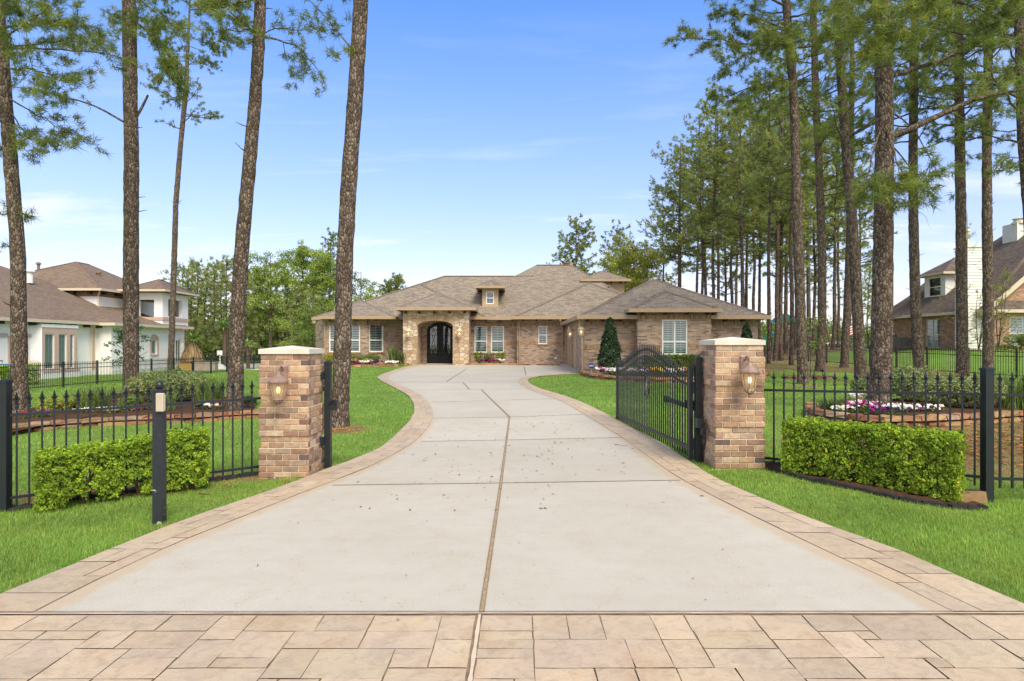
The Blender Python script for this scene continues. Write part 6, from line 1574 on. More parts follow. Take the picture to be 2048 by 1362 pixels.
leafy_tree('oak_tree', 'tall thin leafy tree behind the corner tower of the stucco house', bp(366, 68), 11.6, 2.4, 6, 206, 'leaf_mid', n_clump=36, per=26, leaf=.17, spread=.45, r=.12)
leafy_tree('sweetgum_tree', 'yellow-green leafy tree behind the upper right roof of the brick house', bp(1268, 64), 11.8, 4.3, 5, 207, 'leaf_olive', n_clump=260, per=75, leaf=.19, spread=.6, r=.2, yel=.4)
leafy_tree('sweetgum_tree', 'yellow-green leafy tree lower beside the garage roof peak', bp(1318, 60), 8.6, 2.6, 3, 208, 'leaf_olive', n_clump=80, per=50, leaf=.16, spread=.5, r=.15, yel=.4)
def lone_pine(label, px, Y, H, z0, Lm, seed, k=16, nb=95, w=.06, r=.15):
    t = grove_proto(seed, H, z0, nb, Lm, r, label=label, k=k, w=w, name='pine_tree'); t.location = tuple(GY(px, Y)); del t['group']; return t
lone_pine('round-topped pine behind the main roof ridge, left of the upper storey', 1150, 72, 15.4, 5.5, 3.7, 31)
lone_pine('dark pine top beside the yellow-green tree behind the house', 1240, 78, 15.6, 5, 3.8, 32)
lone_pine('tall dark pine hugging the left side of the thick bare trunk', 662, 76, 15.4, 4, 2.3, 33)
lone_pine('left of two pine tops peeking over the left roof slope', 774, 84, 10.2, 5, 2.0, 34)
lone_pine('right of two pine tops peeking over the left roof slope', 790, 82, 10.6, 5, 1.9, 35)
# dark young pines behind the neighbour pool
yp = grove_proto(41, 10, 1.2, 60, 2.1, .12, k=12, label='young dark pine in the thicket behind the pool', name='young_pine', tuft=.26); yp['group'] = 'young pines behind the neighbour pool'
yp2 = grove_proto(42, 11, 1.6, 62, 2.4, .13, k=12, label='young dark pine in the thicket behind the pool', name='young_pine', tuft=.26); yp2['group'] = yp['group']
YPS = [(372, 64, .95), (390, 66, .98), (408, 68, 1.0), (424, 63, .92), (441, 70, 1.12), (457, 66, 1.0), (470, 72, 1.15), (492, 74, 1.0), (505, 64, .8), (522, 70, .9), (556, 76, .95), (576, 66, .75), (590, 70, .85), (622, 64, .7), (640, 60, .65), (382, 76, 1.1), (430, 78, 1.2), (350, 80, 1.1), (330, 72, .9)]
for i, (px, Y, s) in enumerate(YPS):
    c = GY(px, Y); rz = rng0.uniform(0, 6.28); rt = (yp, yp2)[i % 2]
    if i < 2: rt.location = tuple(c); rt.rotation_euler = (0, 0, rz); rt.scale = (s, s, s)
    else: dup(rt, c, rz, s)
lt1 = leafy_tree('understory_tree', 'leafy understory tree at the edge of the woods left of the house', bp(585, 60), 5.2, 2.2, .6, 221, 'leaf_light', n_clump=80, per=50, leaf=.14, spread=.5, r=.07, group='understory trees left of the house', yel=.3)
lt2 = leafy_tree('understory_tree', 'leafy understory tree at the edge of the woods left of the house', bp(625, 57), 5.6, 2.3, .6, 222, 'leaf_mid', n_clump=90, per=50, leaf=.14, spread=.5, r=.07, group='understory trees left of the house', yel=.3)
for i, (px, Y, s) in enumerate([(505, 62, 1.0), (545, 58, .9), (565, 63, 1.1), (610, 63, 1.15), (640, 64, 1.2), (475, 64, .9), (450, 62, .8), (410, 61, .7), (660, 68, 1.4), (700, 66, 1.2)]):
    dup((lt1, lt2)[i % 2], GY(px, Y), rng0.uniform(0, 6.28), s)
# far woods: one dense mass of foliage on the skyline
def woods(label, x0, x1, y0, y1, h0, h1, n, seed, mat):
    rng = R(seed); mb = MB(); W = MB()
    x = rng.uniform(x0, x1, n); y = rng.uniform(y0, y1, n); top = h0+(h1-h0)*(.5+.5*np.sin(x*.31+1)*np.sin(x*.13+y*.2))*rng.uniform(.7, 1.1, n)
    z = gz(x, y)+top*rng.random(n)**.7
    C = np.stack([x, y, z], 1)+rng.normal(0, .3, (n, 3)); leaf_quads(mb, C, rng.normal(0, 1, (n, 3))+UP*.5, .46, rng, tints(rng, n, .6, 1.3, .3), .3, .8)
    o = mb.build('woods', M[mat], kind='stuff'); o['label'] = label; o['category'] = 'woods'
woods('dense far woodland undergrowth left of the brick house', -66, -4, 76, 92, 4.0, 8.0, 42000, 51, 'leaf_mid')
woods('pale far woodland beyond the pine grove', 16, 90, 104, 128, 2.0, 6, 26000, 52, 'leaf_mid')
# ------------------------------------------------------------------ plants
def blob_shrub(name, label, c, rx, ry, h, seed, mat='leaf_mid', n=5000, leaf=.05, z0=.05, cat='shrub', group=None, tl=(.65, 1.3), yel=.2, lumps=7, stem=True, box=0, two=None):
    rng = R(seed); t = thing(name, label, cat, c, group); c = A(*c)
    # union of lumps, points near their surface
    L = [(A(0, 0, h*.5), A(rx, ry, h*.5))]
    for k in range(lumps):
        a = rng.uniform(0, 6.28); L.append((A(math.cos(a)*rx*.55, math.sin(a)*ry*.55, h*rng.uniform(.35, .72)), A(rx, ry, h*.55)*rng.uniform(.4, .6)))
    P_ = []; N_ = []
    for cc, rr in L:
        k = n//len(L); d = rng.normal(0, 1, (k, 3)); d /= np.linalg.norm(d, axis=1)[:, None]
        if box: d = np.sign(d)*np.abs(d)**(1-box); 
        P_.append(cc+d*rr*(1-.28*rng.random((k, 1))**1.5)); N_.append(d)
    P_ = np.concatenate(P_); N_ = np.concatenate(N_); P_[:, 2] = np.maximum(P_[:, 2], z0+rng.random(len(P_))*.05)
    tn = tints(rng, len(P_), *tl, yel)
    mb = MB(); leaf_quads(mb, P_+c, N_+UP*.4, leaf, rng, tn, .3, .6); mb.build('foliage', M[mat], t)
    if two:
        k = rng.random(len(P_)) < two[1]; mb = MB(); leaf_quads(mb, P_[k]*A(1.02, 1.02, 1.0)+c+UP*.01, N_[k]+UP*.5, leaf, rng, tints(rng, k.sum(), .8, 1.2, .1), .3, .6); mb.build('new_growth', M[two[0]], t)
    if stem:
        W = MB()
        for k in range(6):
            a = rng.uniform(0, 6.28); W.tube([c-UP*.1, c+A(math.cos(a)*rx*.25, math.sin(a)*ry*.25, h*.45), c+A(math.cos(a)*rx*.5, math.sin(a)*ry*.5, h*.8)], [.02, .014, .006], 5)
        W.build('stem', M['twig'], t)
    return t
def spiky(name, label, c, h, r, n, seed, mat='blade', w=.018, cat='grass clump', group=None, tl=(.7, 1.3), up=.6):
    rng = R(seed); t = thing(name, label, cat, c, group); c = A(*c); mb = MB()
    for k in range(n):
        a = rng.uniform(0, 6.283); l = h*rng.uniform(.6, 1.15); out = r*rng.uniform(.15, 1.1); dx, dy = math.cos(a), math.sin(a)
        b = c+A(rng.normal(0, r*.18), rng.normal(0, r*.18), -.02); pts = [b, b+A(dx*out*.25, dy*out*.25, l*.5), b+A(dx*out*.65, dy*out*.65, l*.85), b+A(dx*out*1.15, dy*out*1.15, l*(1.0 if rng.random() < up else .72))]
        s = A(-dy, dx, 0); ww = w*rng.uniform(.7, 1.2)*A(.8, 1, .7, .08); v = [p+s*x for p, x in zip(pts, ww/2)]+[p-s*x for p, x in zip(pts, ww/2)]
        tt = rng.uniform(*tl); y = rng.random()**3
        mb.add(v, [[i, i+1, i+5, i+4] for i in range(3)], (tt*(1+.8*y), tt*(1+.35*y), tt))
    mb.build('blades', M[mat], t); return t
PETAL = {'white': (.92, .90, .86), 'red': (.5, .02, .02), 'magenta': (.52, .02, .30), 'purple': (.06, .015, .14), 'yellow': (.85, .62, .04), 'pink': (.8, .2, .35)}
def flowers(label, c, rx, ry, cols, seed, n=34, h=.16, s=.045, group=None, cat='flowers'):
    rng = R(seed); t = thing('flower_clump', label, cat, c, group); c = A(*c)
    k = int(n*5); d = np.stack([rng.normal(0, rx*.5, k), rng.normal(0, ry*.5, k), rng.uniform(.01, h*.85, k)], 1)
    mb = MB(); leaf_quads(mb, d+c, rng.normal(0, .5, (k, 3))+UP, .05, rng, tints(rng, k, .5, 1.1, .2), .3, .6); mb.build('leaves', M['leaf_mid'], t)
    mb = MB()
    for i in range(n):
        p = c+A(rng.normal(0, rx*.48), rng.normal(0, ry*.48), h*rng.uniform(.7, 1.1)); nz = unit(A(rng.normal(0, .5), rng.normal(-.45, .4), 1)); a = unit(np.cross(nz, A(1, .2, .1))); b = np.cross(nz, a)
        col = A(*PETAL[cols[rng.integers(len(cols))]])*rng.uniform(.8, 1.12); ss = s*rng.uniform(.75, 1.2)
        for q in range(5):
            th = q*2*math.pi/5; e = p+(a*math.cos(th)+b*math.sin(th))*ss; l = p+(a*math.cos(th+.55)+b*math.sin(th+.55))*ss*.75+nz*ss*.2; r = p+(a*math.cos(th-.55)+b*math.sin(th-.55))*ss*.75+nz*ss*.2
            mb.add([p, r, e, l], [[0, 1, 2, 3]], tuple(col*rng.uniform(.9, 1.05)))
    mb.build('blossom', M['petal'], t); return t
RT = [srgb(176, 128, 96), srgb(160, 112, 84), srgb(190, 150, 110), srgb(150, 122, 98), srgb(170, 138, 98), srgb(142, 98, 74), srgb(178, 150, 124)]
def stone_border(label, pts, seed, courses=2, sz=(.22, .5), th=.11, dp=.26, tone=1.0, px=True, group=None):
    rng = R(seed); p = gp(pts) if px else np.array([(x, y, g1(x, y)) for x, y in pts]); p, s = resamp(p, 240, 3); L = s[-1]
    t = thing('stone_border', label, 'stone edging', p[len(p)//2], group); mb = MB()
    for k in range(courses):
        x = -rng.uniform(0, .2)
        while x < L:
            l = rng.uniform(*sz); a, b = max(x, 0), min(x+l, L); x += l+.012
            if b-a < .08: continue
            q = [A(*[np.interp(v, s, p[:, j]) for j in (0, 1)]) for v in (a, b)]; d = unit(np.append(q[1]-q[0], 0))[:2]; nn = A(-d[1], d[0])
            z = g1(*((q[0]+q[1])/2))+k*th; hh = th*rng.uniform(.85, 1.05); w = dp*rng.uniform(.75, 1.1)/2; o = rng.normal(0, .015)
            col = A(*RT[rng.integers(len(RT))])*rng.uniform(.75, 1.15)*1.12*tone
            N = 4; us = np.linspace(0, 1, N)      # rounded, uneven slab
            prof = [(-w, .02), (-w*.9, hh*.55), (-w*.78, hh*.93), (w*.78, hh*.96), (w*.95, hh*.5), (w, .02)]
            ring = []
            for u_ in us:
                sc = 1-.10*(abs(2*u_-1)**3); c = q[0]+(q[1]-q[0])*u_
                for o_, z_ in prof: ring.append((*(c+nn*(o_*sc+o+rng.normal(0, .008))), z-.015+z_*(sc)+rng.normal(0, .004)))
            m = len(prof); f = [[i*m+j, i*m+j+1, (i+1)*m+j+1, (i+1)*m+j] for i in range(N-1) for j in range(m-1)]+[[j for j in range(m)][::-1]] if False else [[i*m+j, i*m+j+1, (i+1)*m+j+1, (i+1)*m+j] for i in range(N-1) for j in range(m-1)]
            mb.add(ring, f, tuple(col)); mb.add(ring[:m], [list(range(m))], tuple(col)); mb.add(ring[-m:], [list(range(m))[::-1]], tuple(col))
    o = mb.build('border_stones', M['rock'], t); return t, p
def bed(poly, seed, hgt=.06):
    "mulched bed inside a ground outline, gently mounded"
    poly = np.asarray(poly, float)[:, :2]; c = poly.mean(0); mb = MB(); n = len(poly); rings = [1, .8, .55, .3, 0.001]; V = []
    for k, r in enumerate(rings): q = c+(poly-c)*r; V.append(onz(q[:, 0], q[:, 1], .012+hgt*(1-r**2)**.5))
    f = [[k*n+i, k*n+(i+1) % n, (k+1)*n+(i+1) % n, (k+1)*n+i] for k in range(len(rings)-1) for i in range(n)]
    mb.add(np.concatenate(V), f); o = mb.build('mulch', M['mulch'], kind='stuff'); o['category'] = 'mulch'; o['label'] = 'dark bark mulch ' + {1: 'in the flower bed behind the left fence', 2: 'in the flower bed round the stout right pine', 3: 'in the bed under the left bay windows', 4: 'in the narrow bed right of the stone entry', 5: 'in the bed along the garage front', 6: 'inside the stone ring of the staked sapling'}[seed]
    NOGRASS.append(poly); return o
# --- left bed behind the fence
t, p = stone_border('long two-course tan stone border of the flower bed behind the left fence', [(-40, 885), (14, 867), (130, 857), (260, 849), (400, 843), (519, 835)], 1, 2, th=.105)
back = [G(519, 806), G(440, 792), G(380, 778), G(300, 778), G(150, 800), G(14, 826), G(-40, 840)]
bed(np.vstack([p[::12, :2]]+[b[None, :2] for b in back]), 1, .14)
def gb(px, py, dz=.1): return G(px, py, dz)
blob_shrub('variegated_shrub', 'large rounded variegated shrub behind the left fence, beside the slim pine', gb(335, 812), 1.05, .8, .98, 11, 'varieg', 9000, .055, yel=.2, two=('leaf_mid', .25))
flowers('red flower clump at the foot of the left edge pine', gb(58, 846), .28, .16, ['red', 'red', 'red'], 1, 22, .15, .038)
flowers('dark purple pansies right of the red flowers in the left bed', gb(88, 845), .22, .16, ['purple', 'purple', 'magenta'], 2, 30, .14)
flowers('white pansies in the left bed below the spiky grass clumps', gb(165, 838), .28, .12, ['white'], 3, 26, .13)
flowers('white pansy clump by the broken-stub pine in the left bed', gb(222, 838), .30, .14, ['white'], 4, 40, .15)
flowers('magenta pansies between the keypad post and the broken-stub pine', gb(276, 834), .24, .14, ['magenta'], 5, 36, .14)
flowers('white pansies right behind the keypad post', gb(306, 832), .2, .12, ['white'], 6, 24, .13)
flowers('white flowers beside the small black spotlight in the left bed', gb(412, 828), .3, .14, ['white'], 7, 34, .14)
flowers('red flowers at the foot of the leaning pine by the left pillar', gb(447, 825), .28, .16, ['red', 'red', 'red', 'pink'], 8, 22, .2, .05)
spiky('grass_clump', 'green spiky grass clump in the left bed, nearer the picture edge', gb(175, 836), .62, .5, 110, 21)
spiky('grass_clump', 'green spiky grass clump left of the broken-stub pine', gb(205, 832), .66, .55, 120, 22)
spiky('grass_clump', 'straw-coloured arching grass clump just right of the keypad post', gb(332, 832), .55, .5, 110, 23, 'blade', tl=(1.0, 1.8))
spiky('grass_clump', 'arching grass clump between the round shrub and the leaning pine', gb(412, 818), .72, .6, 130, 24, 'blade', tl=(.8, 1.4))
spiky('grass_clump', 'tall green grass clump against the leaning pine trunk', gb(432, 808), .7, .5, 90, 25)
blob_shrub('gold_shrub', 'small feathery gold-green shrub nearest the left edge pine', gb(92, 838), .22, .2, .42, 31, 'leaf_light', 900, .05, yel=.7)
blob_shrub('gold_shrub', 'small feathery gold-green shrub, middle one in the left bed', gb(122, 836), .24, .2, .42, 32, 'leaf_light', 900, .05, yel=.8)
blob_shrub('gold_shrub', 'small feathery gold-green shrub touching the spiky grass clumps', gb(148, 832), .22, .2, .40, 33, 'leaf_light', 800, .05, yel=.6)
blob_shrub('green_shrub', 'small dark green shrub at the base of the broken-stub pine', gb(262, 832), .30, .24, .42, 34, 'leaf_mid', 1200, .05)
blob_shrub('green_shrub', 'low dark green tuft on the bed end by the left brick pillar', gb(494, 818), .24, .2, .26, 35, 'holly', 700, .05)
def spotlight(label, c, yaw):
    t = thing('garden_spotlight', label, 'spotlight', c); c = A(*c)
    mb = MB(); mb.tube([c-UP*.1, c+UP*.10], .012, 6); mb.build('stake', M['iron'], t)
    d = A(math.cos(yaw), math.sin(yaw), .25); d = unit(d); b = c+UP*.14
    mb = MB(); mb.tube([b-d*.08, b-d*.06, b+d*.05, b+d*.09], [.03, .045, .05, .06], 10); mb.build('lamp_head', M['iron'], t)
    mb = MB(); mb.tube([b+d*.091, b+d*.094], .05, 10); mb.build('lens', M['white'], t)
spotlight('small black spotlight on the left stone border beside white flowers', gb(397, 829), .4)
spotlight('small black spotlight among purple pansies below the stout right pine', gb(1743, 832), 1.6)
spotlight('small black spotlight on the low stone ring around the staked sapling', G(1645, 757, .2), 2.4)
# --- right bed
t, p = stone_border('curved two-course tan stone border of the flower bed round the stout right pine', [(1622, 822), (1626, 838), (1680, 847), (1760, 855), (1860, 853), (1980, 846), (2090, 838)], 2, 2, th=.12)
back = [G(2090, 812), G(1980, 800), G(1850, 795), G(1760, 800), G(1690, 806), G(1640, 812)]
bed(np.vstack([p[::12, :2]]+[b[None, :2] for b in back]), 2, .14)
spiky('grass_clump', 'low dark green grassy tuft at the left end of the right bed', gb(1660, 834), .32, .45, 150, 41, 'blade', w=.012, tl=(.45, .8))
spiky('grass_clump', 'low grassy tuft beside the white and magenta flowers', gb(1690, 830), .32, .4, 130, 42, 'blade', w=.012, tl=(.5, .8))
flowers('tall white flowers left of the stout right pine', gb(1720, 824), .34, .16, ['white'], 11, 44, .34, .05)
flowers('magenta and white petunias in front of the stout right pine', gb(1722, 838), .34, .2, ['magenta', 'magenta', 'white'], 12, 60, .26, .055)
flowers('white flowers at the left front of the right bed', gb(1683, 838), .26, .12, ['white'], 13, 28, .16)
flowers('dark purple pansies at the foot of the stout right pine', gb(1765, 842), .45, .16, ['purple', 'purple', 'magenta'], 14, 40, .15)
flowers('large white pansy clump right of the stout right pine', gb(1802, 838), .36, .18, ['white'], 15, 52, .19, .055)
flowers('purple pansies between the two white clumps of the right bed', gb(1840, 836), .26, .14, ['purple', 'magenta', 'purple'], 16, 28, .15)
flowers('small white pansy clump furthest right in the right bed', gb(1868, 836), .24, .14, ['white'], 17, 28, .16)
blob_shrub('variegated_shrub', 'tall variegated cream and green shrub just right of the stout pine', gb(1830, 812), .72, .6, .92, 12, 'varieg', 6500, .06, yel=.15, two=('leaf_mid', .25))
blob_shrub('variegated_shrub', 'variegated shrub peeking out left of the stout right pine', gb(1742, 806), .5, .4, .66, 13, 'varieg', 3000, .06, yel=.15, two=('leaf_mid', .25))
blob_shrub('variegated_shrub', 'broad lower variegated shrub left of the right fence post', gb(1920, 826), .95, .6, .78, 14, 'varieg', 8000, .06, yel=.15, two=('leaf_mid', .2))
spiky('grass_clump', 'long-leaved grass clump right of the right fence post', gb(2015, 826), .8, .55, 110, 43, w=.022)
spiky('grass_clump', 'long-leaved grass clump at the right picture edge', gb(2046, 826), .75, .5, 90, 44, w=.022)
# --- stones behind the right hedge end
for i, (px, py, l, rz, lab) in enumerate([(1944, 996, .30, -.45, 'flat tan stone leaning at the right end of the right hedge'), (1934, 1003, .42, -.2, 'long flat brown stone lying by the right hedge edging')]):
    c = G(px, py, .06); t = thing('flat_stone', lab, 'stone', c); mb = MB(); rr = R(i+60); n = 9; ring = [(math.cos(a)*l/2*rr.uniform(.85, 1.1), math.sin(a)*l*.22*rr.uniform(.85, 1.1)) for a in np.linspace(0, 6.283, n, endpoint=False)]
    cs, sn = math.cos(rz), math.sin(rz); lo = [(c[0]+x*cs-y*sn, c[1]+x*sn+y*cs, c[2]-.06) for x, y in ring]; hi = [(c[0]+(x*cs-y*sn)*.92, c[1]+(x*sn+y*cs)*.92, c[2]+.025+x*.15) for x, y in ring]
    mb.add(lo+hi, [[k, (k+1) % n, n+(k+1) % n, n+k] for k in range(n)], tuple(A(*RT[i*4 % 7])*1.1)); mb.add(hi, [list(range(n))], tuple(A(*RT[i*4 % 7])*1.2)); mb.build('stone_body', M['rock'], t)
# --- planting along the house
t, p = stone_border('low stone edging of the bed under the left bay windows', [(655, 735), (720, 734), (790, 733), (838, 728)], 3, 1, (.3, .6), .16, .3)
bed(np.vstack([p[::20, :2], [[-5.8, 39.6], [-9, 38.3], [-11.5, 38.5]]]), 3, .06)
t, p = stone_border('low brown stone edging along the wall right of the stone entry', [(932, 730.5), (990, 731), (1040, 731.2), (1120, 731.5)], 4, 1, (.3, .6), .15, .3)
bed(np.vstack([p[::20, :2], [[3.2, 39.3], [.2, 39.3], [-2.7, 39.9]]]), 4, .05)
hs = lambda px, Y, dz=.08: GY(px, Y, dz)
spiky('grass_clump', 'tall green grass clump left of the stone entry', hs(787, 37.9), 1.05, .6, 110, 51, w=.05)
spiky('grass_clump', 'smaller dark grass clump touching the stone entry', hs(802, 37.4), .72, .4, 80, 52, w=.045, tl=(.5, .9))
for i, (px, Y, rx, h, mat, lab, n) in enumerate([(706, 37.6, .32, .36, 'leaf_light', 'yellow-green ball shrub under the wide left bay window', 700), (735, 37.7, .32, .34, 'leaf_light', 'yellow-green ball shrub under the gap between the bay windows', 700),
        (662, 38.0, .45, .75, 'leaf_olive', 'olive shrub at the left end of the bay window bed', 900), (716, 38.0, .55, .66, 'leaf_mid', 'brownish green shrub behind the yellow-green ball shrubs', 1000), (744, 38.2, .5, .66, 'leaf_mid', 'dark shrub under the angled bay window', 1000), (690, 38.0, .5, .7, 'leaf_olive', 'reddish olive shrub partly behind the thick bare pine', 900)]):
    blob_shrub('shrub', lab, hs(px, Y), rx, rx*.8, h, 60+i, mat, n, .08, yel=.9 if mat == 'leaf_light' else .5)
for i, (px, c, lab) in enumerate([(708, ['magenta', 'purple'], 'purple flowers under the wide bay window'), (728, ['white'], 'white flowers beneath the left bay'), (747, ['magenta', 'purple'], 'purple flowers under the angled bay window'), (781, ['white'], 'white flowers in front of the tall grass clump by the entry')]):
    flowers(lab, hs(px, 36.9), .42, .2, c, 70+i, 34, .2, .09)
for i, (px, h, lab) in enumerate([(958, .75, 'green leafy plant under the left of the paired windows'), (978, .6, 'darker leafy plant between the paired windows'), (1001, .75, 'green leafy plant under the right of the paired windows')]):
    blob_shrub('leafy_plant', lab, hs(px, 39.2), .32, .26, h, 80+i, 'leaf_light' if i != 1 else 'leaf_mid', 600, .10, yel=.2)
for i, (px, c, lab) in enumerate([(965, ['magenta', 'purple'], 'magenta flowers under the left of the paired windows'), (985, ['magenta', 'red'], 'red and magenta flowers under the paired windows'), (998, ['white', 'pink'], 'pink and white flowers under the right of the paired windows')]):
    flowers(lab, hs(px, 38.8), .36, .18, c, 84+i, 30, .22, .09)
# --- garage bed with the cone tree and the sign
t, p = stone_border('stone border of the flower bed along the garage front, curving by the cone tree', [(1163, 750), (1185, 757), (1230, 762), (1290, 765), (1350, 766), (1400, 764), (1470, 762), (1526, 757), (1536, 748)], 5, 2, (.25, .5), .12, .28)
bed(np.vstack([p[::12, :2], [[11.2, 29.3], [7, 28.7], [5.6, 29.3], [3.6, 29.3]]]), 5, .1)
def cone_tree(label, c, h, r, seed):
    rng = R(seed); t = thing('cone_tree', label, 'clipped tree', c); c = A(*c); n = 7000
    z = rng.random(n)**1.15; a = rng.uniform(0, 6.283, n); prof = np.where(z < .12, .72+z*2.3, 1.0-((z-.12)/.88)**1.25*.80)
    lump = 1+.11*np.sin(a*3+z*19)+.10*np.sin(a*5-z*31+1)+.05*np.sin(a*9+z*57); rr = r*prof*lump*(1-.25*rng.random(n)**2); rr = np.where(z > .98, rr*.3, rr)
    N = np.stack([np.cos(a), np.sin(a), .5+0*a], 1); mb = MB(); leaf_quads(mb, c+np.stack([rr*np.cos(a), rr*np.sin(a), .12+z*(h-.12)], 1), N, .10, rng, tints(rng, n, .6, 1.5, .2), .35, .6); mb.build('crown', M['holly'], t)
    W = MB(); W.tube([c-UP*.1, c+UP*h*.9], [.05, .015], 6); W.build('trunk', M['twig'], t); return t
c = hs(1220, 28.0); cone_tree('dark green cone-shaped clipped tree at the garage corner', c, (747-634)/F*28.0, .52, 91)
c = hs(1493, 28.4); cone_tree('dark clipped tree top showing above the right brick pillar', c, 2.3, .42, 92)
def security_sign():
    c = hs(1183, 28.3); t = thing('security_sign', 'blue octagonal yard sign with white ADT lettering by the garage corner', 'sign', c)
    zc = CAMZ+(HY-731.5)/F*28.3; r = .135
    mb = MB(); mb.tube([(c[0], c[1]+.02, c[2]-.2), (c[0], c[1]+.02, zc)], .012, 6); mb.build('stake', M['limestone'], t)
    mb = MB(); v = [(c[0]+r*math.cos(a), c[1], zc+r*math.sin(a)) for a in np.arange(8)*math.pi/4+math.pi/8]; w = [(x, y+.012, z) for x, y, z in v]
    mb.add(v, [list(range(8))]); mb.add(w, [list(range(8))[::-1]]); mb.add(v+w, [[k, 8+k, 8+(k+1) % 8, (k+1) % 8] for k in range(8)]); mb.build('sign_plate', m_plain('sign_blue', srgb(16, 62, 148), .4, .05), t)
    cu = bpy.data.curves.new('lettering', 'FONT'); cu.body = 'ADT'; cu.size = .098; cu.align_x = 'CENTER'; cu.align_y = 'CENTER'; cu.extrude = .002; cu.offset = .004
    o = bpy.data.objects.new('lettering', cu); COL.objects.link(o); o.rotation_euler = (math.pi/2, 0, 0); o.location = (c[0], c[1]-.005, zc); cu.materials.append(M['white'])
    bpy.context.view_layer.update(); dg = bpy.context.evaluated_depsgraph_get(); me = bpy.data.meshes.new_from_object(o.evaluated_get(dg)); loc = o.matrix_world.copy(); bpy.data.objects.remove(o)
    o = bpy.data.objects.new('lettering', me); COL.objects.link(o); me.transform(loc); setpar(o, t)
security_sign()
for i, (px, Y, rx, c, lab, n) in enumerate([(1216, 27.4, .4, ['white', 'white', 'magenta'], 'white and magenta flowers at the foot of the cone tree', 46), (1235, 26.9, .5, ['white'], 'white flowers right of the cone tree seen by the gate end', 40), (1266, 26.7, .5, ['white'], 'white flowers seen through the left of the gate', 40),
        (1286, 26.6, .35, ['magenta', 'purple'], 'maroon flowers seen through the gate by its emblem', 34), (1318, 27.2, .6, ['yellow'], 'yellow flowers seen through the middle of the gate', 50), (1338, 26.5, .55, ['white'], 'white flowers seen through the right of the gate', 46), (1362, 27.2, .5, ['yellow', 'pink'], 'yellow and pink flowers seen through the gate near its hinges', 40)]):
    flowers(lab, hs(px, Y, .12), rx, .3, c, 100+i, n, .26, .085)
spiky('grass_clump', 'bright green leafy clump between the cone tree and the gate', hs(1236, 27.4), .45, .3, 60, 53, w=.05, tl=(1.1, 1.7))
hedge('reddish green clipped hedge under the garage bay window', (6.0, 28.35), (9.0, 28.35), .7, .0, .92, .95, 95, n=6000, mat='leaf_mid', leaf=.09, name='window_hedge', stems=False, deep=.25)
for i, (px, Y, rx, h, lab) in enumerate([(1275, 27.6, .4, .5, 'low dark shrub behind the white flowers, left part of the gate'), (1306, 27.8, .45, .55, 'low dark shrub behind the gate emblem')]):
    blob_shrub('shrub', lab, hs(px, Y), rx, rx*.8, h, 110+i, 'leaf_mid', 700, .08)
# --- staked sapling in a stone ring on the right lawn
rc = G(1621, 757); th = np.linspace(0, 6.283, 30); stone_border('low ring of flat stones round the staked sapling on the right lawn', [(rc[0]+1.0*math.cos(a), rc[1]+.8*math.sin(a)) for a in th], 6, 1, (.25, .45), .12, .24, px=False)
bed([(rc[0]+.9*math.cos(a), rc[1]+.7*math.sin(a)) for a in th[:-1]], 6, .05)
leafy_tree('sapling', 'thin staked sapling with sparse light leaves in the stone ring', rc, 2.7, .5, 1.2, 120, 'leaf_light', n_clump=22, per=12, leaf=.09, r=.022, spread=.18, cat='sapling', forks=5)
# small glossy tree half hidden by the broken-stub pine
leafy_tree('magnolia_tree', 'small dark-leaved tree half hidden behind the broken-stub pine', GY(258, 33), 3.1, 1.1, 1.0, 121, 'holly', n_clump=46, per=16, leaf=.16, r=.05, spread=.25, forks=6, tl=(1.2, 2.6))
blob_shrub('shrub', 'small dark shrub at the base of the slim pine on the left lawn', GY(353, 30.5), .35, .3, .7, 122, 'holly', 700, .09, tl=(1, 2))
# bare spring tree in front of the neighbour chimney
def bare_tree(label, c, H, seed, n=26, leaf=14, spread=1.5, mat='leaf_olive', multi=1):
    rng = R(seed); t = thing('bare_tree', label, 'tree', c); c = A(*c); W = MB(); pts = []
    for k in range(multi):
        a = rng.uniform(0, 6.28); e = c+A(math.cos(a)*.5*(multi > 1), math.sin(a)*.5*(multi > 1), H*rng.uniform(.85, 1)); q = bezier([c-UP*.1, c+(e-c)*.5+A(*rng.normal(0, .1, 2), 0), e], 12); W.tube(q, np.linspace(.055 if multi == 1 else .035, .008, 12), 6)
        for j in range(n):
            f = rng.uniform(.12, .95); p = q[int(f*11)]; aa = rng.uniform(0, 6.28); l = spread*(1.05-f)*rng.uniform(.5, 1.1); el = rng.uniform(.05, .8); d = A(math.cos(aa)*math.cos(el), math.sin(aa)*math.cos(el), math.sin(el))
            m = p+d*l*.5+A(*rng.normal(0, .06, 3)); e2 = p+d*l+UP*l*.2; W.tube([p, m, e2], [.02*(1.1-f), .011*(1.1-f)+.003, .004], 4)
            for _ in range(4):
                s = rng.uniform(.4, 1); b = m+(e2-m)*(s*2-1) if s > .5 else p+(m-p)*s*2; e3 = b+d*.2*l+rng.normal(0, .16*l, 3)+UP*.08; W.tube([b, e3], [.007, .003], 3, cap=False); pts.append(e3); pts.append(b)
    W.build('trunk', M['bark_grey'], t, smooth=True); pts = np.array(pts); k = rng.integers(len(pts), size=leaf*len(pts)//8); mb = MB()
    leaf_quads(mb, pts[k]+rng.normal(0, .06, (len(k), 3)), rng.normal(0, 1, (len(k), 3))+UP, .075, rng, tints(rng, len(k), .7, 1.3, .4), .3, .6); mb.build('crown', M[mat], t); return t
bare_tree('nearly bare spring tree with dark twigs in front of the neighbour chimney', GY(1935, 38), 9.2, 131, 34, 10, 2.6)
bare_tree('small multi-stem bare tree with pale new leaves by the neighbour gable', GY(1996, 39.5), 5.6, 132, 20, 26, 1.7, multi=3)
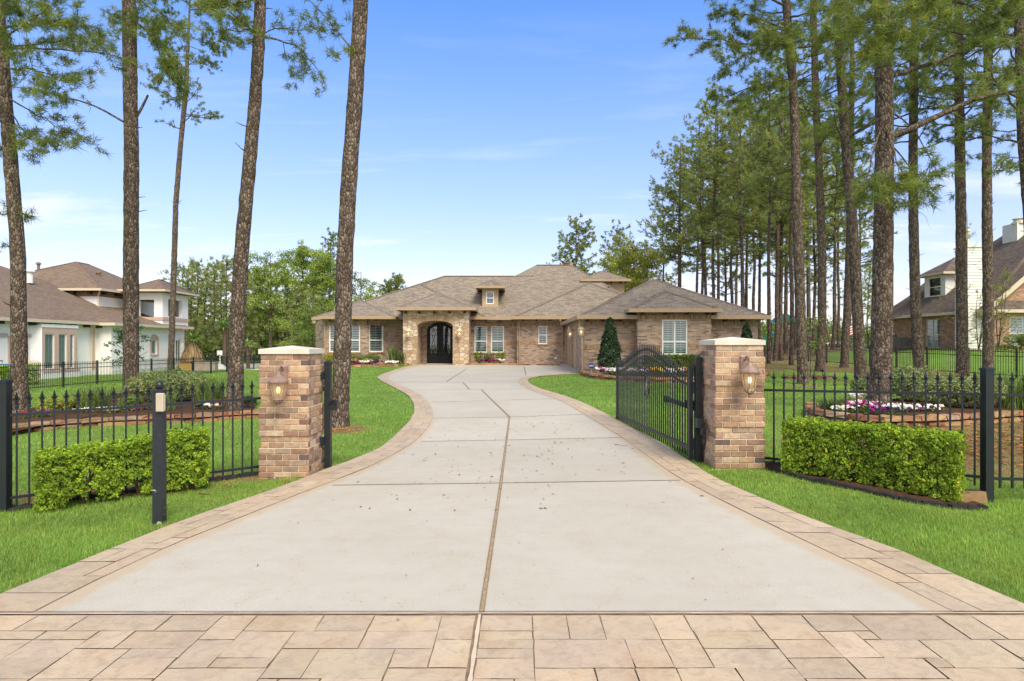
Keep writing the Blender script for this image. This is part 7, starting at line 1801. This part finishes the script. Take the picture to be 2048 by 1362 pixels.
bare_tree('small multi-stem bare tree right against the neighbour chimney', GY(1957, 41), 4.2, 133, 14, 16, 1.3, multi=3)
blob_shrub('shrub', 'dense bright green round shrub at the neighbour gable window', GY(2040, 40), .95, .8, 1.25, 134, 'leaf_light', 2500, .1, tl=(.5, .9))
blob_shrub('shrub', 'low green shrub left of the round shrub at the neighbour gable', GY(2010, 40.3), .8, .5, .4, 135, 'leaf_mid', 900, .08)
hedge('clipped green hedge beyond the left side fence near the blue bin', (-24.6, 27.0), (-24.6, 31.6), 1.6, .0, 1.05, 1.0, 141, n=7000, mat='hedge', leaf=.10, name='clipped_hedge', stems=False, deep=.3)
# shaggy dry palm, green palm, gold palm by the pool
def palm(label, c, h, seed, dry=True, mat='blade', n=70, r=1.3, trunk=.16, tl=(.8, 1.3)):
    rng = R(seed); t = thing('palm_tree', label, 'palm', c); c = A(*c); W = MB(); W.tube([c-UP*.2, c+UP*h], [trunk*1.2, trunk], 10); W.build('trunk', M['twig'], t)
    def frond(mb, top, a, el, l, w, fall, tt):
        d = A(math.cos(a), math.sin(a), 0); pts = [top, top+d*l*.35*math.cos(el)+UP*l*.35*math.sin(el), top+d*l*.7*math.cos(el)+UP*(l*.6*math.sin(el)-fall*.35), top+d*l*math.cos(el)+UP*(l*.75*math.sin(el)-fall)]
        s = A(-d[1], d[0], 0); ww = A(.5, 1, .9, .1)*w; v = [p+s*x for p, x in zip(pts, ww/2)]+[p-s*x for p, x in zip(pts, ww/2)]; mb.add(v, [[i, i+1, i+5, i+4] for i in range(3)], tt)
    g = MB()
    for k in range(n): tt = rng.uniform(*tl); frond(g, c+UP*h, rng.uniform(0, 6.28), rng.uniform(.1, 1.3), r*rng.uniform(.7, 1.1), .1, rng.uniform(.1, .5), (tt*1.5, tt*1.2, tt*.8))
    g.build('crown', M[mat], t)
    if dry:
        s = MB()
        for k in range(260):
            a = rng.uniform(0, 6.28); d = A(math.cos(a), math.sin(a), 0); z1 = h*rng.uniform(.75, 1.02); l = rng.uniform(.7, 1.15)*h; p0 = c+UP*z1+d*.12; p1 = c+d*rng.uniform(.3, .6)*1.3+UP*(z1-l*.4); p2 = c+d*rng.uniform(.6, 1.0)*1.15+UP*max(.05, z1-l); b = A(-d[1], d[0], 0)*.05
            tt = rng.uniform(.6, 1.25); s.add([p0-b*.4, p1-b, p2-b*.6, p0+b*.4, p1+b, p2+b*.6], [[0, 1, 4, 3], [1, 2, 5, 4]], (tt, tt, tt))
        s.build('dry_skirt', M['drystraw'], t)
    return t
palm('shaggy palm with a full skirt of dry brown fronds by the neighbour pool', GY(385, 50), 2.35, 151, True, 'blade', 90, 1.25, tl=(1.2, 1.9))
palm('green palm behind the white pool basket, beside the leaning pine', GY(449, 52), 3.4, 152, False, 'blade', 70, 1.5, .13, tl=(1, 1.6))
palm('small golden palm just right of the leaning pine, beyond the dark fence', GY(496, 52), 1.9, 153, False, 'blade', 60, 1.1, .13, tl=(1.4, 2.2))
# ------------------------------------------------------------------ far fences
def far_fence(label, pts, H, mat='iron', sp=.115, bay=2.42, pw=.065, name='iron_fence'):
    p = [A(*q) for q in pts]; t = thing(name, label, 'fence', (*p[0], g1(*p[0])))
    for a, b in zip(p[:-1], p[1:]):
        L = np.linalg.norm(b-a); nb = max(1, round(L/bay)); d = (b-a)/L; ang = math.atan2(d[1], d[0])
        for k in range(nb+1):
            q = a+(b-a)*k/nb; z = g1(*q); mb = MB(); mb.box((q[0], q[1], z+H/2), (pw, pw, H+.1), ang); mb.box((q[0], q[1], z+H+.055), (pw+.015, pw+.015, .02), ang); mb.build('post', M[mat], t)
            if k == nb: break
            r = a+(b-a)*(k+1)/nb; zr = g1(*r); mb = MB()
            for hz in (.12, H-.28, H-.08): mb.bar((*q, z+hz), (*r, zr+hz), .022, .03)
            n = int(L/nb/sp)
            for i in range(1, n):
                f = i/n; x, y = q+(r-q)*f; zz = z+(zr-z)*f; mb.box((x, y, zz+.05+(H-.0)/2), (.016, .016, H-.02), ang)
            mb.build('picket_panel', M[mat], t)
    return t
far_fence('long black iron fence along the left side of the lawn', [(-21.2, 17.6), (-20.8, 60)], 1.16)
far_fence('black iron pool fence behind the shaggy palm, across the far left lawn', [(-20.8, 60), (-14.2, 60), (-13.2, 52)], 1.16, sp=.13)
far_fence('brown iron fence along the right side of the lawn', [(22.2, 22), (20.6, 31), (20.2, 60)], 1.2, 'iron_brown')
far_fence('dark iron fence round the neighbour patio on the right', [(30.5, 53.5), (26.0, 53.5), (24, 62)], 1.25, 'iron_brown')
# ------------------------------------------------------------------ things beyond the fences
def blue_bin():
    c = GY(14, 32.8); t = thing('recycling_bin', 'blue recycling bin with a black lid handle, behind the clipped left hedge', 'bin', c); x, y, z = c[0]-.1, c[1], c[2]
    def tb(a, b, h0, h1, w0, w1): mb = MB(); mb.hexa([(x-w0, y-.35, h0), (x+w0, y-.35, h0), (x+w0, y+.35, h0), (x-w0, y+.35, h0), (x-w1, y-.4, h1), (x+w1, y-.4, h1), (x+w1, y+.4, h1), (x-w1, y+.4, h1)]); return mb
    bl = m_plain('bin_blue', srgb(28, 110, 190), .45, .06)
    tb(0, 0, z+.1, z+.75, .8, .95).build('body', m_plain('bin_grey', (.06, .07, .08), .5, .1), t); tb(0, 0, z+.752, z+1.0, 1.0, .9).build('lid', bl, t)
    mb = MB(); mb.tube([(x-.5, y-.3, z+1.0), (x-.5, y-.3, z+1.18), (x+.1, y-.3, z+1.18), (x+.1, y-.3, z+1.0)], .03, 6); mb.build('handle', M['iron'], t)
    for sx in (-.6, .6):
        mb = MB(); th = np.linspace(0, 6.283, 13)[:-1]; mb.tube([(x+sx, y-.2, z+.1), (x+sx+.08, y-.2, z+.1)], .12, 12); mb.build('wheel', M['iron'], t)
blue_bin()
def utility_box():
    c = GY(62, 35.2); t = thing('utility_cabinet', 'cream utility cabinet against the stucco wall right of the left edge pine', 'cabinet', c); mb = MB(); x, y, z = c
    th = np.linspace(0, math.pi, 9); pr = [(-.35, 0)]+[(-.35*math.cos(a), .95+.2*math.sin(a)) for a in th]+[(.35, 0)]
    f = [(x+u, y-.3, z+w) for u, w in pr]; b = [(x+u, y+.3, z+w) for u, w in pr]; n = len(f); mb.add(f, [list(range(n))]); mb.add(b, [list(range(n))[::-1]]); mb.add(f+b, [[k, n+k, n+(k+1) % n, (k+1) % n] for k in range(n)]); mb.build('body', M['cream'], t)
    mb = MB(); mb.box2((x-.25, y-.315, z+.15), (x+.25, y-.302, z+.85)); mb.build('door', M['limestone'], t)
utility_box()
def pool_stuff():
    x, y, z = GY(440, 51); t = thing('basketball_hoop', 'white pool basketball hoop standing beyond the left side fence', 'hoop', (x, y, z))
    mb = MB(); mb.hexa([(x-.25, y-.3, z), (x+.6, y-.3, z), (x+.6, y+.3, z), (x-.25, y+.3, z), (x-.12, y-.12, z+.5), (x+.2, y-.12, z+.4), (x+.2, y+.12, z+.4), (x-.12, y+.12, z+.5)]); mb.tube([(x, y, z+.3), (x, y, z+1.1)], .07, 8); mb.build('base', M['white'], t)
    mb = MB(); mb.box((x, y-.05, z+1.35), (.42, .05, .40)); mb.build('backboard', M['white'], t); mb = MB(); th = np.linspace(0, 6.283, 15); mb.tube([(x+.15*math.cos(a), y-.25+.15*math.sin(a), z+1.2) for a in th], .012, 5); mb.build('rim', M['iron'], t)
    for px, lab, col in ((410, 'low stone planter wall beside the pool, behind the fence', srgb(190, 170, 160)), (376, 'tan wooden planter box in front of the shaggy palm', srgb(200, 160, 96))):
        x, y, z = GY(px, 48.5); t = thing('planter', lab, 'planter', (x, y, z)); mb = MB(); w = .9 if px > 400 else .55
        for k in range(3): mb.box((x, y, z+.12+k*.2), (2*w, .5, .19))
        mb.box((x, y, z+.66), (2*w+.1, .6, .06)); mb.build('planter_body', m_plain('planter_mat', col, .8, .15, 3), t); mb = MB(); mb.box((x, y, z+.7), (2*w-.1, .4, .03)); mb.build('soil', M['mulch'], t)
pool_stuff()
def playset():
    x, y, z = GY(1566, 66); t = thing('playground_set', 'wooden playset with green slide and canopy among the grove pines', 'playset', (x, y, z)); mb = MB()
    for dx in (-.9, .9):
        for dy in (-.9, .9): mb.bar((x+dx, y+dy, z), (x+dx, y+dy, z+3.0), .14)
    mb.box((x, y, z+1.5), (1.9, 1.9, .12)); mb.bar((x+.9, y, z+2.5), (x+4.6, y, z+2.5), .14); mb.bar((x+4.6, y-1, z), (x+4.6, y, z+2.5), .12); mb.bar((x+4.6, y+1, z), (x+4.6, y, z+2.5), .12); mb.build('timber_frame', m_plain('playset_wood', srgb(110, 80, 58), .8, .2), t)
    gr = m_plain('slide_green', srgb(40, 160, 140), .4, .05)
    mb = MB(); pts = [(x-.9, y, z+1.55), (x-1.6, y, z+1.2), (x-2.5, y, z+.45), (x-3.1, y, z+.2)]
    for a, b in zip(pts[:-1], pts[1:]): mb.bar(a, b, .6, .05); mb.bar((a[0], a[1]-.3, a[2]+.1), (b[0], b[1]-.3, b[2]+.1), .05, .2); mb.bar((a[0], a[1]+.3, a[2]+.1), (b[0], b[1]+.3, b[2]+.1), .05, .2)
    mb.build('slide', gr, t); mb = MB(); mb.hexa([(x-1.1, y-1.1, z+2.9), (x+1.1, y-1.1, z+2.9), (x+1.1, y+1.1, z+2.9), (x-1.1, y+1.1, z+2.9), (x-.03, y-1.1, z+3.7), (x+.03, y-1.1, z+3.7), (x+.03, y+1.1, z+3.7), (x-.03, y+1.1, z+3.7)]); mb.build('canopy', gr, t)
    for dx in (2.0, 3.4):
        mb = MB(); mb.bar((x+dx-.2, y, z+2.45), (x+dx-.2, y, z+.6), .015); mb.bar((x+dx+.2, y, z+2.45), (x+dx+.2, y, z+.6), .015); mb.box((x+dx, y, z+.58), (.45, .2, .04)); mb.build('swing', gr, t)
playset()
def flag():
    x, y, z = GY(1713, 47); t = thing('flag', 'small red and white striped flag on a white pole by the leaning pine', 'flag', (x, y, z)); mb = MB(); mb.tube([(x, y, z), (x, y, z+2.7)], .025, 6); mb.build('pole', M['white'], t)
    mb = MB(); cols = [srgb(180, 40, 50), (.8, .78, .76)]
    for k in range(9):
        z0 = z+1.75+k*.09; n = 6
        for i in range(n):
            a, b = i/n*.62, (i+1)/n*.62; blue = k >= 5 and i < 3; wv = lambda u: .06*math.sin(u*11)
            mb.quad((x-a, y+wv(a), z0-a*.5), (x-b, y+wv(b), z0-b*.5), (x-b, y+wv(b), z0+.09-b*.5), (x-a, y+wv(a), z0+.09-a*.5), tint=srgb(50, 60, 120) if blue else cols[k % 2])
    mt, nt, out = new_mat('flag_cloth'); bsdf(nt, out, tint_node(nt), .8); mb.build('cloth', mt, t)
flag()
def grill():
    x, y, z = GY(1797, 47); t = thing('barbecue_grill', 'covered dark barbecue grill against the neighbour brick wall', 'grill', (x, y, z))
    mb = MB(); mb.hexa([(x-.75, y-.4, z), (x+.9, y-.4, z), (x+.9, y+.4, z), (x-.75, y+.4, z), (x-.7, y-.35, z+1.0), (x+.85, y-.35, z+.95), (x+.85, y+.35, z+.95), (x-.7, y+.35, z+1.0)]); mb.build('cover', m_plain('grill_cover', (.03, .03, .033), .8, .3, 6, .5, 12), t)
    mb = MB(); mb.lathe([(.0, 1.0), (.3, 1.0), (.28, 1.2), (.16, 1.35), (0, 1.4)], (x-.45, y, z), 12); mb.build('hood', M['iron'], t)
grill()
build_grass()
print('objects', len(bpy.data.objects))
